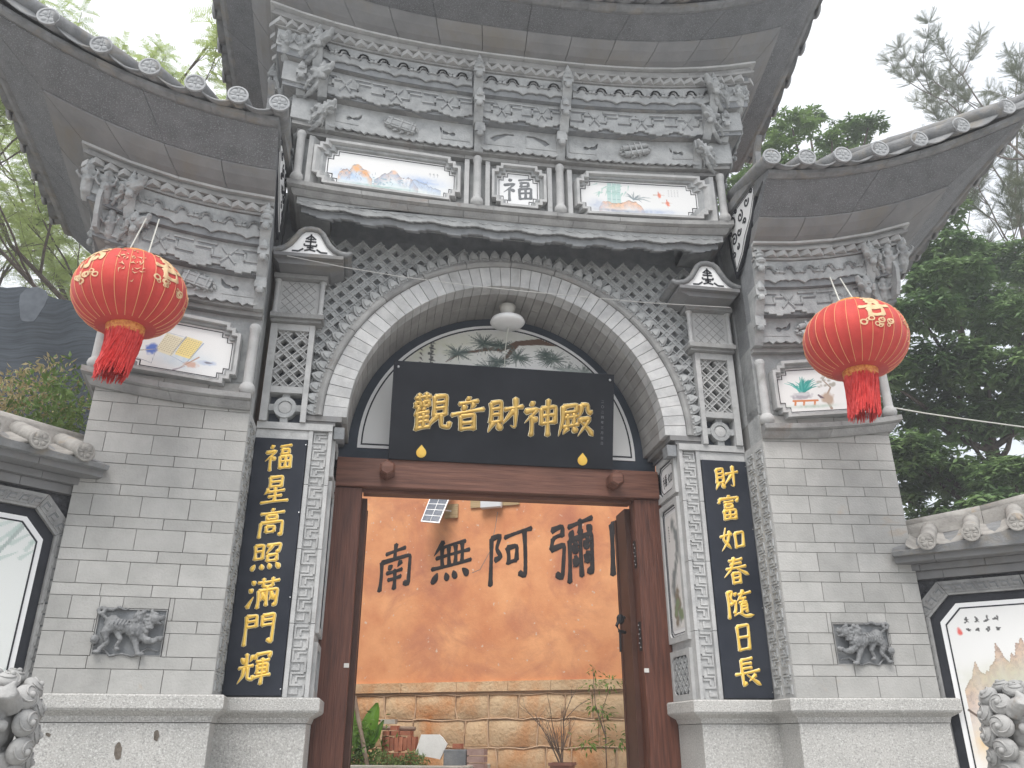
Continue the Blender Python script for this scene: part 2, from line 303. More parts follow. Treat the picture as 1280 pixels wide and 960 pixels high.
# ------------------------------------------------------------ painted panels (flat print carried by the mesh as colours)
mp_ = bpy.data.materials.new('painted_print'); mp_.use_nodes = True
_n = mp_.node_tree; _c = _n.nodes.new('ShaderNodeVertexColor'); _c.layer_name = 'Col'; _n.links.new(_c.outputs[0], _n.nodes['Principled BSDF'].inputs['Base Color']); _n.nodes['Principled BSDF'].inputs['Roughness'].default_value = .45
MATS['print'] = mp_
class Canvas:
    def __init__(s, w, h, base, asp=None):
        s.w, s.h = w, h; s.a = np.ones((h, w, 3))*np.array(base)
        s.X, s.Y = np.meshgrid((np.arange(w)+.5)/w*(asp or w/h), (np.arange(h)+.5)/h); s.asp = asp or w/h
        g = RNG.rand(h//4+3, w//4+3); s.n1 = s.up(g, 4); s.n2 = s.up(RNG.rand(h//12+3, w//12+3), 12); s.n3 = RNG.rand(h, w)
    def up(s, g, k):
        yy = np.arange(s.h)/k; xx = np.arange(s.w)/k; y0 = yy.astype(int); x0 = xx.astype(int); fy = (yy-y0)[:, None]; fx = (xx-x0)[None]
        fy = fy*fy*(3-2*fy); fx = fx*fx*(3-2*fx)
        return (g[y0][:, x0]*(1-fy)*(1-fx)+g[y0+1][:, x0]*fy*(1-fx)+g[y0][:, x0+1]*(1-fy)*fx+g[y0+1][:, x0+1]*fy*fx)
    def mix(s, m, c): m = np.clip(m, 0, 1)[..., None]; s.a = s.a*(1-m)+np.array(c)*m
    def blob(s, x, y, rx, ry, c, k=.8, ang=0, rough=.5):
        dx = s.X-x; dy = s.Y-y; ca, sa = math.cos(ang), math.sin(ang); u = (dx*ca+dy*sa)/rx; v = (-dx*sa+dy*ca)/ry
        d = np.sqrt(u*u+v*v)+(s.n1-.5)*rough+(s.n2-.5)*rough; s.mix((1.1-d)*2.2*k, c) if k <= 1 else s.mix((1-d)*6, c)
    def wash(s, x, y, rx, ry, c, k=.5):
        d = ((s.X-x)/rx)**2+((s.Y-y)/ry)**2; s.mix(np.exp(-d*1.5)*k*(.5+s.n1*.6+s.n2*.4), c)
    def line(s, pts, wd, c, k=1., taper=True):
        n = len(pts)-1
        for i in range(n):
            (x0, y0), (x1, y1) = pts[i], pts[i+1]; dx, dy = x1-x0, y1-y0; L2 = dx*dx+dy*dy+1e-9
            t = np.clip(((s.X-x0)*dx+(s.Y-y0)*dy)/L2, 0, 1); d = np.hypot(s.X-x0-t*dx, s.Y-y0-t*dy)
            ww = wd*(1-(i+t)/n*.8) if taper else wd
            s.mix((ww-d)/(.6/s.h)+.5, np.array(c)) if k >= 1 else s.mix(np.clip((ww-d)/(.6/s.h)+.5, 0, 1)*k, c)
    def mount(s, x0, y0, step, hgt, c1, c2, foot=(.75, .8, .85)):
        """craggy peaks filled below a jagged ridge"""
        xs = np.array([p[0] for p in hgt]); ys = np.array([p[1] for p in hgt])
        ridge = np.interp(s.X[0], xs, ys, left=9, right=9)+(s.n1[0]-.5)*.05+(s.n1[min(9, s.h-1)]-.5)*.03; dep = s.Y-ridge[None]
        inside = (s.X > xs[0]) & (s.X < xs[-1]) & (dep > 0)
        fade = np.clip(1-dep/step, 0, 1); tone = np.clip(.5+(s.n1-.5)*1.6+(s.n3-.5)*.5, 0, 1)[..., None]
        col = np.array(c1)*(1-tone)+np.array(c2)*tone
        m = (inside*fade**.7*.95)[..., None]; s.a = s.a*(1-m)+col*m
        s.mix(inside*np.clip(1-dep*s.h/3.0, 0, 1)*.7*(.3+s.n1), (.14, .11, .10)); s.mix(inside*fade*(np.abs(np.sin((s.X*34+s.n1*5)+dep*8)) < .16)*.35, (.16, .12, .11))
def panel_mesh(cv, fn, name='painting'):
    w, h = cv.w, cv.h; us = np.linspace(0, 1, w+1); vs_ = np.linspace(0, 1, h+1)
    V = [fn(u, 1-v) for v in vs_ for u in us]
    i = np.arange(h)[:, None]*(w+1)+np.arange(w)[None]; F = np.stack([i, i+w+1, i+w+2, i+1], -1).reshape(-1, 4)
    me = bpy.data.meshes.new(name); me.from_pydata([tuple(v) for v in V], [], F.tolist()); me.materials.append(MATS['print'])
    at = me.color_attributes.new('Col', 'FLOAT_COLOR', 'CORNER'); c = np.ones((w*h, 4, 4), dtype=np.float32); c[:, :, :3] = np.clip(cv.a, 0, 1).reshape(-1, 1, 3)
    at.data.foreach_set('color', c.ravel()); return me

# ============================================================ GROUND
Z0, H1, H2 = 1.844, .1645, .0878
mat('paving', (.30, .295, .28), (.40, .39, .37), 2, .9, .5, 30, tint=.06)
mat('earth', (.16, .12, .08), (.24, .19, .13), 2, .95, .8, 12)
g = MB(); g.box(-60, 60, -40, 80, -.5, 0); build(g, 'ground', ['paving'], kind='structure')
g = MB(); g.box(-1.9, 1.9, -.75, 4.2, .004, .75); g.box(-2.2, 2.2, -1.15, -.75, .004, .56); g.box(-2.2, 2.2, -1.55, -1.15, .004, .37); g.box(-2.2, 2.2, -1.95, -1.55, .004, .18)
build(g, 'stone_steps', ['granite'], kind='structure')
g = MB(); g.box(-9, 9, 4.2, 12, .004, .75); build(g, 'courtyard_floor', ['paving'], kind='structure')

# ============================================================ THE GATE
gate = thing('temple_gate', (0, 0, 0), 'grey brick memorial archway with curved tiled eaves, carved friezes and round arch', 'gate')

class Sweep:
    def __init__(s, pts, mode, lc, g, mir=1, flare=0):
        s.flare = flare
        s.p = [Vector(p) for p in pts]; s.mode = mode; s.lc = lc; s.g = g; s.mir = mir; n = len(pts)
        dirs = [(s.p[i+1]-s.p[i]).normalized() for i in range(n-1)]; nr = [Vector((d.y, -d.x)) for d in dirs]; s.nr = nr; s.dirs = dirs
        s.m = []
        for i in range(n):
            if i == 0: s.m.append(nr[0])
            elif i == n-1: s.m.append(nr[-1])
            else:
                a = nr[i-1]+nr[i]; s.m.append(a/(a.dot(nr[i])))
    def P(s, i, u, f, z):
        q = (s.p[i]+s.m[i]*f).lerp(s.p[i+1]+s.m[i+1]*f, u); mo = s.mode[i]
        sh = {'up': u**2.1 if u > 0 else 0, 'down': (1-u)**1.7, 'both': abs(2*u-1)**2.6, 'up2': u**1.7}[mo]
        if s.flare and f > .5:
            mc = s.m[i+1] if mo in ('up', 'up2') or (mo == 'both' and u > .5) else s.m[i]
            k = min(1, (f-.5)/.4)*s.flare; q = q+mc*k*max(0, sh)**1.3
        return Vector((q.x*s.mir, q.y, z+sh*s.lc(f)*s.g(z)))
    def seglen(s, i, f=0): return ((s.p[i+1]+s.m[i+1]*f)-(s.p[i]+s.m[i]*f)).length
    def M(s, i, u, f, z, dz=0, scale=1):
        """placement frame: x along the wall, y outward, z up (upright)"""
        p = s.P(i, u, f, z+dz); d = s.dirs[i]; n = s.nr[i]
        X = Vector((d.x*s.mir, d.y, 0)); Y = Vector((n.x*s.mir, n.y, 0)); Z = Vector((0, 0, 1))
        if X.cross(Y).dot(Z) < 0: X = -X
        m = Matrix(((X.x, Y.x, 0, p.x), (X.y, Y.y, 0, p.y), (0, 0, 1, p.z), (0, 0, 0, 1)))
        return m@Matrix.Scale(scale, 4)
def course(sw, i, prof, bl, mats, name, parent, gap=.004, sub=2, u0=0, u1=1, mf=0, smooth=False, off=0.):
    L = sw.seglen(i, mf); n = max(1, round(L*(u1-u0)/bl)); out = []
    for k in range(n):
        a = u0+(u1-u0)*(k+(off if 0 < k else 0))/n; b = u0+(u1-u0)*(k+1+(off if k < n-1 else 0))/n; a += gap/2/L; b -= gap/2/L
        mb = MB(); np_ = len(prof); vs = []
        for j in range(sub+1):
            u = a+(b-a)*j/sub; vs += [sw.P(i, u, f, z) for f, z in prof]
        fs = [tuple(range(np_)), tuple(range(sub*np_, (sub+1)*np_))]+[(j*np_+q, j*np_+(q+1) % np_, (j+1)*np_+(q+1) % np_, (j+1)*np_+q) for j in range(sub) for q in range(np_)]
        mb.add(vs, fs); out.append(build(mb, name, mats, parent))
    return out
# towers and wings ------------------------------------------------
TA = R(4.77)
def lcT(f): return .085*(1+max(f, 0)*1.25)**2.3
def gT(z): return .9+max(0, z-6.1)*.38
SWT = Sweep([(-2.1, .75), (-2.1, -.5), (2.1, -.5), (2.1, .75)], ['up2', 'both', 'down'], lcT, gT, 1, .12)
WC = (2.254+1.2075*math.cos(TA), -.438-1.2075*math.sin(TA))
def lcW(f): return .12*(1.21+max(f, 0))**2.1
def gW(z): return .55+.45*max(0, (z-4.1)/2.2)
def wing_sw(s): return Sweep([(2.254, -.438), WC, (WC[0]+1.3*math.sin(TA), WC[1]+1.3*math.cos(TA))], ['up', 'down'], lcW, gW, s, .34)
SWW = {s: wing_sw(s) for s in (-1, 1)}
TB = 4.9  # how the ornament levels of a wing map to the tower's

def rp(f0, z0, f1, z1): return [(f0, z0), (f1, z0), (f1, z1), (f0, z1)]
# --- granite plinths
def loft_rect(mb, fn, a0, a1, b0, b1, lv):
    """fn(a,b,z); levels (z, grow)"""
    vs = []
    for z, g_ in lv: vs += [fn(a0-g_, b0-g_, z), fn(a1+g_, b0-g_, z), fn(a1+g_, b1+g_, z), fn(a0-g_, b1+g_, z)]
    n = len(lv); fs = [(0, 1, 2, 3), tuple(range(4*n-4, 4*n))]+[(4*i+k, 4*i+(k+1) % 4, 4*i+4+(k+1) % 4, 4*i+4+k) for i in range(n-1) for k in range(4)]
    mb.add(vs, fs)
for s in (-1, 1):
    pl = link('plinth', None, gate)
    fn = lambda a, b, z: (s*a, b, z)
    mb = MB(); loft_rect(mb, fn, 1.60, 2.40, -.03, .70, [(.0, 0), (1.655, 0)]); build(mb, 'base_block', ['granite'], pl)
    mb = MB(); loft_rect(mb, fn, 1.60, 2.40, -.03, .70, [(1.66, 0.004), (1.70, .02), (1.735, .085), (1.75, .095), (1.83, .095), (1.842, .083)]); build(mb, 'cap_stone', ['granite'], pl)
    pl = link('plinth', None, gate)
    sw = SWW[s]; d, n_ = sw.dirs[0], sw.nr[0]
    fw_ = lambda a, b, z: (s*(2.254+d.x*a-n_.x*b), -.438+d.y*a-n_.y*b, z)
    mb = MB(); loft_rect(mb, fw_, -.015, 1.23, -.02, 1.2, [(0, 0), (1.655, 0)]); build(mb, 'base_block', ['granite'], pl)
    for k in range(1):
        mb = MB(); loft_rect(mb, fw_, -.015, 1.23, -.02, 1.2, [(1.66, .004), (1.70, .015), (1.735, .07), (1.75, .08), (1.83, .08), (1.842, .068)]); build(mb, 'cap_stone', ['granite'], pl)
# chips in the granite of the left plinth
mat('chip', (.10, .085, .07), (.22, .19, .16), 20, .95, .8, 60)
for (a, z, rx, rz, dp) in ((.56, 1.475, .028, .062, .006), (.33, 1.575, .020, .040, .004), (1.02, 1.58, .02, .012, .003)):
    d, n_ = SWW[-1].dirs[0], SWW[-1].nr[0]
    mb = MB(); P = [((a+rx*math.cos(t)*random.uniform(.75, 1.1)), z+rz*math.sin(t)*random.uniform(.8, 1.1)+.3*rx*math.cos(t)) for t in [2*PI*k/14 for k in range(14)]]
    mb.prism(P, .012, .0235, lambda u, v, w_: (-(2.254+d.x*u+n_.x*w_), -.438+d.y*u+n_.y*w_, v)); build(mb, 'chipped_patch', ['chip'], gate)

def meander(mb, fn, w_, z0, z1, unit, d0, d1, t=.015):
    n = max(1, int((z1-z0)/unit)); unit = (z1-z0)/n
    R_ = lambda x0, x1, a, c: mb.prism([(x0, a), (x1, a), (x1, c), (x0, c)], d0, d1, fn)
    for k in range(n):
        z = z0+k*unit; h = unit/2
        R_(.0, t, z, z+h); R_(t, w_, z+h-t, z+h) if False else R_(t+.0005, w_-t, z+h-t, z+h); R_(w_-t+.0005, w_, z+h-t, z+unit-t); R_(t+.0005, w_, z+unit-t+.0004, z+unit)
        R_(w_*.42, w_*.42+t, z+.012, z+h-t-.014); R_(w_*.42+t, w_-.004, z+.012, z+.012+t*.8); R_(w_*.52, w_*.52+t, z+h+.014, z+unit-t-.012); R_(.004, w_*.52, z+unit-t-.012-t*.8, z+unit-t-.012)
# --- wings: brick walls
_bc = {}
def brick_mesh(w_, h, d):
    k = (round(w_, 3), round(h, 3), round(d, 3))
    if k not in _bc:
        mb = MB(); c = .0022; x, z = k[0], k[1]
        vs = [(0, 0, 0), (x, 0, 0), (x, 0, z), (0, 0, z), (0, -d, 0), (x, -d, 0), (x, -d, z), (0, -d, z)]
        vs2 = [(c, -d-c, c), (x-c, -d-c, c), (x-c, -d-c, z-c), (c, -d-c, z-c)]
        mb.add(vs+vs2, [(0, 1, 2, 3), (0, 1, 5, 4), (1, 2, 6, 5), (2, 3, 7, 6), (3, 0, 4, 7), (4, 5, 9, 8), (5, 6, 10, 9), (6, 7, 11, 10), (7, 4, 8, 11), (8, 9, 10, 11)])
        _bc[k] = mb.mesh('brick', ['brick'])
    return _bc[k]
def wall_bricks(O, X, s, L, parent, rows, holes, dep=.03, long=.352, jo=.0035, front=None, name='brick', zmax=None):
    """bricks in the plane through O along X (unit, 2D); outward normal is to the viewer"""
    Nn = Vector((X.y, -X.x)) if s > 0 else Vector((-X.y, X.x))
    for (z0, z1, offs) in rows:
        cuts = [0]; x = offs
        while x < L-.02: cuts.append(x); x += long
        cuts.append(L)
        for a, b in zip(cuts[:-1], cuts[1:]):
            segs = [(a, b, z0, z1)]
            for (ha, hb, hz0, hz1) in holes:
                ns = []
                for (p, q, y0, y1) in segs:
                    if q <= ha or p >= hb or y1 <= hz0+.01 or y0 >= hz1-.01: ns.append((p, q, y0, y1)); continue
                    if p < ha: ns.append((p, ha, y0, y1))
                    if q > hb: ns.append((hb, q, y0, y1))
                    if y1 > hz1: ns.append((max(p, ha), min(q, hb), hz1, y1))
                    if y0 < hz0: ns.append((max(p, ha), min(q, hb), y0, hz0))
                segs = ns
            for (p, q, y0, y1) in segs:
                if q-p < .012: continue
                w_ = q-p-jo; h = y1-y0-jo
                me = brick_mesh(w_, h, dep); dj = random.uniform(-.0012, .0018)
                st = O+X*(p+jo/2) if s > 0 else O+X*(q-jo/2)
                Xd = X if s > 0 else -X
                M = Matrix(((Xd.x, -Nn.x, 0, st.x+Nn.x*dj), (Xd.y, -Nn.y, 0, st.y+Nn.y*dj), (0, 0, 1, y0+jo/2), (0, 0, 0, 1)))
                link(name, me, parent, M)
for s in (-1, 1):
    sw = SWW[s]; wing = link('wing_wall', None, gate); d, n_ = sw.dirs[0], sw.nr[0]
    fw_ = lambda a, b, z: (s*(2.254+d.x*a-n_.x*b), -.438+d.y*a-n_.y*b, z)
    mb = MB(); mb.box(.002, 1.2055, .031, 1.28, Z0, 4.3, lambda a, b, z: fw_(a, b, z)); build(mb, 'mortar_core', ['mortar'], wing)
    rows = []; z = Z0; k = 0
    while z < 4.2:
        h = H1 if k % 2 == 0 else H2; rows.append((z, z+h, .352 if k % 2 == 0 else .17)); z += h; k += 1
    O = Vector((s*2.254, -.438)); X = Vector((s*d.x, d.y))
    # shift: bricks' backs sit on the core, 30 mm deep, so their faces are flush with the wing's plane
    Nn = Vector((s*n_.x, n_.y))
    wall_bricks(O-Nn*.030, X, s, 1.2075, wing, rows, [(.385, .862, 2.097, 2.43)])
    # outer side wall, courses joined
    mb = MB(); z = Z0
    for (z0, z1, o_) in rows:
        x = .03; first = True
        while x < 1.27:
            x2 = min(1.28, x+(o_ if first else .352)); first = False
            mb.box(1.177, 1.2075, x+.002, x2-.002, z0+.002, z1-.002, fw_); x = x2
    build(mb, 'side_brickwork', ['brick'], wing, kind='stuff')
    # inner return face: fret strip
    rt = link('fret_strip', None, gate)
    mb = MB(); xx = 2.2535
    fr = lambda y, z, dd: (s*(xx-dd), y, z)
    mb.prism([(-.432, Z0+.002), (.02, Z0+.002), (.02, 4.05), (-.432, 4.05)], -.03, .0, fr); build(mb, 'backing', ['trim'], rt)
    mb = MB(); meander(mb, lambda u, v, d: fr(-.40+u, v, d), .13, Z0+.03, 3.98, .15, -.001, .010); meander(mb, lambda u, v, d: fr(-.22+u, v, d), .13, Z0+.03, 3.98, .15, -.001, .010)
    build(mb, 'fret_bars', ['carved'], rt, kind='stuff')
    # ---- lion relief
    if s < 0: mat('relief_stone', (.13, .135, .14), (.27, .275, .28), 14, .7, .4, 60)
    cx_, cz_ = .6235, 2.262
    rl = link('lion_relief', None, gate)
    fr = lambda u, v, w_: fw_(u, -w_, v)
    mb = MB(); mb.prism([(.389, 2.099), (.858, 2.099), (.858, 2.428), (.389, 2.428)], -.03, -.012, fr); build(mb, 'relief_panel', ['carved_dark'], rl)
    mb = MB(); P = [(.389, 2.099), (.858, 2.099), (.858, 2.428), (.389, 2.428)]; Pi = [(.397, 2.107), (.850, 2.107), (.850, 2.420), (.397, 2.420)]
    mb.ring(P, Pi, -.03, .004, fr); build(mb, 'relief_frame', ['ledge'], rl)
    mb = MB()
    def B(u, v, w_, r): # u,v centred, facing towards the doorway (-u)
        mb.ball((u, v, w_), r, 10)
    def T(pts, rs): mb.tube([(a, b, c) for a, b, c in pts], rs, 8)
    B(.05, .025, .03, (.085, .045, .04)); B(-.04, .01, .038, (.07, .06, .045)); B(.115, .045, .03, (.055, .05, .042))
    rl_ = random.Random(4)
    for k in range(26):
        a = k*2.4; r_ = .012+.058*math.sqrt(k/26); B(-.075+r_*math.cos(a)*.95, .045+r_*math.sin(a)*1.05, .055+.012*rl_.random(), .0145+.005*rl_.random())
    B(-.155, .070, .050, (.042, .036, .042)); B(-.192, .078, .058, (.030, .016, .028)); B(-.182, .046, .050, (.032, .009, .026)); B(-.165, .102, .072, .011); B(-.140, .108, .060, (.020, .012, .012)); B(-.125, .118, .045, (.012, .022, .012)); B(-.206, .088, .066, .010)
    T([(-.165, .048, .05), (-.15, .055, .06), (-.13, .04, .06), (-.135, .02, .05)], [.006, .008, .008, .004])
    T([(-.075, -.02, .04), (-.12, -.055, .048), (-.165, -.060, .045), (-.19, -.04, .045)], [.034, .026, .018, .017]); B(-.205, -.045, .045, (.020, .020, .022))
    T([(-.03, -.03, .035), (-.06, -.085, .045), (-.075, -.128, .045)], [.030, .020, .017]); B(-.09, -.138, .045, (.028, .014, .022))
    T([(.11, .03, .035), (.15, -.02, .045), (.125, -.075, .042), (.17, -.115, .04)], [.042, .032, .017, .015]); B(.18, -.128, .04, (.028, .013, .022))
    T([(.08, .0, .03), (.045, -.055, .04), (.07, -.10, .035)], [.026, .018, .014]); B(.06, -.110, .035, (.022, .011, .018))
    T([(.155, .07, .03), (.19, .095, .035), (.17, .13, .035), (.125, .125, .03), (.095, .142, .03), (.05, .128, .025), (.03, .138, .02)], [.012, .011, .012, .010, .010, .008, .003])
    for k in range(9): a = k*.7; B(.198+.020*math.cos(a), .118+.018*math.sin(a), .035, .012)
    B(.205, -.055, .035, (.030, .030, .026)); B(.205, -.055, .058, (.014, .014, .01))
    T([(-.20, -.115, .018), (-.13, -.10, .022), (-.05, -.150, .022), (.03, -.135, .02), (.10, -.150, .022), (.16, -.09, .02), (.21, -.10, .018)], [.004, .008, .008, .008, .008, .008, .004])
    for k in range(7): T([(-.015+k*.021, .068, .058), (.0+k*.021, .035, .074), (-.008+k*.021, .0, .066)], [.0045, .0055, .004])
    me = remesh(mb, 'lion', ['relief_stone'], .0048, 0, .004, 70)
    for v in me.vertices: v.co = fw_(cx_+v.co.x*1.07, .014-v.co.z*1.15, cz_+.008+v.co.y*1.16)
    if s < 0: me.flip_normals()
    link('lion_figure', me, rl)

# ---------------- stepped picture frames
def step_poly(w_, h, st, n=2, sy=None):
    sy = sy or st; P = []
    for (sx_, sz_) in ((1, -1), (1, 1), (-1, 1), (-1, -1)):
        cor = []
        for k in range(n+1):
            cor.append((w_/2-(n-k)*st, h/2-k*sy))
            if k < n: cor.append((w_/2-(n-k-1)*st if False else w_/2-(n-k)*st, h/2-(k+1)*sy) if True else 0)
        # corner walk from the top edge to the right edge: (w/2-n*st, h/2) -> ... -> (w/2, h/2-n*sy)
        cor = [(w_/2-n*st, h/2)]
        for k in range(n): cor += [(w_/2-(n-k)*st, h/2-(k+1)*sy), (w_/2-(n-k-1)*st, h/2-(k+1)*sy)]
        if (sx_, sz_) == (1, 1): q = [(a, b) for a, b in reversed(cor)]
        elif (sx_, sz_) == (1, -1): q = [(a, -b) for a, b in cor]
        elif (sx_, sz_) == (-1, 1): q = [(-a, b) for a, b in cor]
        else: q = [(-a, -b) for a, b in reversed(cor)]
        P += q
    return P
def picture(parent, fn, cx, cz, w_, h, cv, st=.045, dark=None, rings=2):
    """fn(u, d, z): along the wall, outward, up"""
    f2 = lambda u, v, d: fn(cx+u, d, cz+v)
    pic = link('picture_panel', None, parent)
    mb = MB(); mb.ring(step_poly(w_, h, st), step_poly(w_-.05, h-.05, st), 0, .085, f2); build(mb, 'outer_frame', ['trim'], pic)
    mb = MB(); mb.ring(step_poly(w_-.052, h-.052, st), step_poly(w_-.10, h-.10, st), 0, .045, f2); build(mb, 'inner_frame', ['carved'], pic)
    # white porcelain slab with a black line
    wi, hi = w_-.102, h-.102
    mb = MB(); mb.prism(step_poly(wi, hi, st), 0, .012, f2); build(mb, 'white_slab', ['white_paint'], pic)
    mb = MB(); mb.ring(step_poly(wi-.035, hi-.035, st), step_poly(wi-.045, hi-.045, st), .012, .0165, f2); build(mb, 'black_line', ['black_paint'], pic)
    if cv:
        wp, hp = wi-.047, hi-.047; me = panel_mesh(cv, lambda u, v: f2((u-.5)*wp, (v-.5)*hp, .0145))
        bm = bmesh.new(); bm.from_mesh(me); bm.faces.ensure_lookup_table(); kill = []
        for i, f in enumerate(bm.faces):
            r_, c_ = divmod(i, cv.w); u = abs((c_+.5)/cv.w-.5)*wp; v = abs((r_+.5)/cv.h-.5)*hp
            if (u > wp/2-2*st and v > hp/2-st) or (u > wp/2-st and v > hp/2-2*st): kill.append(f)
        bmesh.ops.delete(bm, geom=kill, context='FACES'); bm.to_mesh(me); bm.free()
        link('painting', me, pic)
    return pic, f2
BASE = (.80, .80, .79)
def cv_mountain():
    c = Canvas(216, 72, BASE); A = 3.
    c.wash(.55, .72, .5, .25, (.35, .5, .72), .8); c.wash(1.6, .8, 1.1, .15, (.55, .68, .72), .6); c.wash(2.2, .6, .6, .2, (.35, .47, .70), .8)
    c.mount(0, 0, .30, [(.25, .72), (.36, .52), (.45, .50), (.52, .55), (.60, .32), (.72, .30), (.80, .42), (.92, .48), (.98, .62), (1.06, .75)], (.72, .42, .22), (.40, .38, .44))
    c.blob(.68, .42, .12, .13, (.80, .44, .20), .6); c.blob(.86, .55, .12, .10, (.76, .40, .18), .6)
    for k in range(46): x_ = .3+RNG.rand()*2.1; y_ = .48+RNG.rand()*.32; c.line([(x_, y_), (x_+RNG.uniform(-.05, .05), y_+.08)], .008, (.20, .20, .26), .6)
    c.mount(0, 0, .34, [(1.1, .75), (1.25, .55), (1.4, .45), (1.50, .36), (1.62, .36), (1.72, .52), (1.85, .55), (1.95, .50), (2.05, .66), (2.15, .8)], (.52, .45, .45), (.35, .40, .52))
    c.blob(1.56, .40, .09, .08, (.82, .55, .40), .5)
    c.mount(0, 0, .28, [(1.95, .72), (2.05, .52), (2.18, .60), (2.4, .70), (2.7, .82)], (.38, .47, .62), (.50, .58, .70))
    for k in range(7): c.line([(1.76+k*.03, .56+.02*(k % 2)), (1.74+k*.034, .80)], .010, (.88, .9, .9))
    for k in range(30): c.blob(1.05+RNG.rand()*.75, .62+RNG.rand()*.25, .03, .025, (.30, .42, .50), .5)
    c.wash(1.3, .93, 1.1, .05, (.35, .50, .48), .9)
    for k in range(3): c.line([(2.42+k*.09, .28), (2.43+k*.09, .40)], .012, (.25, .25, .28), .7); c.line([(2.40+k*.09, .30), (2.45+k*.09, .31)], .01, (.25, .25, .28), .7)
    return c
def cv_bamboo():
    c = Canvas(216, 72, BASE)
    for x in (.72, .84, .96):
        c.line([(x+.02, .02), (x, .35), (x+.01, .78)], .055, (.42, .62, .58), .8, False); c.line([(x-.03, .3), (x+.05, .3)], .008, (.2, .35, .35)); c.line([(x-.03, .55), (x+.05, .55)], .008, (.2, .35, .35))
    for k in range(26):
        x = .35+RNG.rand()*.9; y = .05+RNG.rand()*.3; a = RNG.uniform(1.6, 2.8); L = .22; c.line([(x, y), (x+L*math.cos(a)*.8, y+L*math.sin(a)*.8)], .018, (.40, .58, .52), .8)
    for k in range(22):
        a = RNG.uniform(-2.9, .9); L = RNG.uniform(.2, .5); x, y = 1.35, .52; c.line([(x, y), (x+L*math.cos(a)*.6, y+L*math.sin(a)*.3-.05), (x+L*math.cos(a), y+L*math.sin(a)*.6)], .014, (.25, .30, .32), .85)
    c.mount(0, 0, .32, [(.45, .85), (.55, .62), (.7, .66), (.9, .68), (1.1, .60), (1.25, .56), (1.42, .60), (1.55, .75), (1.62, .9)], (.85, .48, .28), (.62, .42, .34))
    c.wash(.4, .75, .25, .2, (.50, .55, .65), .9); c.wash(1.9, .9, .6, .1, (.45, .52, .66), .9); c.wash(1.0, .93, .7, .06, (.35, .38, .45), 1)
    for (x, y) in ((2.03, .34), (2.24, .60)):
        c.blob(x, y, .06, .09, (.82, .25, .15), .9); c.line([(x-.15, y-.02), (x+.15, y-.03)], .012, (.55, .35, .25)); c.line([(x-.02, y-.13), (x, y+.15)], .012, (.6, .2, .15))
    for k in range(4):
        for j in range(5): c.line([(2.28+k*.08, .14+j*.05), (2.31+k*.08, .16+j*.05)], .010, (.3, .3, .3), .7)
    return c
def cv_book():
    c = Canvas(150, 84, BASE); c.wash(.9, .7, .6, .25, (.55, .66, .74), .8)
    for (x, col) in ((.62, (.75, .70, .52)), (.97, (.85, .70, .30))):
        for k in range(40):
            y = k/40; c.line([(x-.14+y*.02-.0+.16*y*-1+.10, .22+y*.42), (x+.16-.16*y+.10, .22+y*.42+.05)], .012, col, 1, False)
        for j in range(7):
            for k in range(9): c.line([(x+.12-.16*(k/9)-.15+j*.045, .26+k*.04+j*.008), (x+.14-.16*(k/9)-.15+j*.045, .27+k*.04+j*.008)], .010, (.35, .28, .15), .7)
    c.line([(.93, .22), (.70, .70)], .012, (.25, .3, .4)); c.line([(1.26, .30), (1.0, .80), (.70, .68)], .010, (.25, .35, .5)); c.line([(.50, .22), (.62, .2), (.93, .23), (1.26, .3)], .008, (.4, .45, .5))
    c.blob(.36, .62, .10, .12, (.10, .18, .52), .9); c.line([(.10, .72), (.45, .60)], .014, (.45, .40, .35)); c.line([(.05, .45), (.05, .85), (.40, .92), (.45, .5)], .009, (.25, .28, .35))
    c.blob(1.40, .72, .17, .06, (.52, .58, .70), .9); c.blob(1.40, .71, .08, .025, (.2, .2, .25), .9)
    c.blob(1.08, .80, .14, .07, (.62, .42, .34), .8); c.line([(1.22, .62), (.85, .96)], .014, (.45, .28, .2)); c.line([(.80, .98), (1.0, .86)], .02, (.40, .36, .40))
    return c
def cv_plant():
    c = Canvas(150, 84, BASE)
    for k in range(34):
        a = RNG.uniform(-2.7, -.35); L = RNG.uniform(.2, .42); x, y = .50+RNG.uniform(-.06, .06), .52
        c.line([(x, y), (x+L*math.cos(a)*.6, y+L*math.sin(a)*.8), (x+L*math.cos(a), y+L*math.sin(a))], .020, (.03, .30, .27) if k % 3 else (.10, .45, .40), .95)
    c.blob(.52, .62, .26, .09, (.40, .38, .42), .9); c.blob(.52, .58, .24, .04, (.6, .6, .62), .7)
    c.line([(.28, .74), (.82, .74)], .022, (.62, .22, .08), 1, False)
    for x in (.33, .52, .76): c.line([(x, .74), (x-.02, .84)], .022, (.62, .22, .08), 1, False)
    c.line([(1.1, .95), (1.0, .7), (1.15, .45), (1.0, .25), (1.1, .12)], .030, (.35, .26, .20)); c.blob(1.05, .72, .16, .18, (.48, .36, .28), .8)
    for k in range(22): c.blob(.85+RNG.rand()*.5, .12+RNG.rand()*.35, .05, .04, (.40, .38, .33), .6)
    for k in range(5): c.line([(.86, .62), (.9+k*.02, .70)], .02, (.15, .10, .12))
    c.wash(.7, .88, .6, .05, (.45, .55, .48), .9); return c
def cv_fu():
    return None
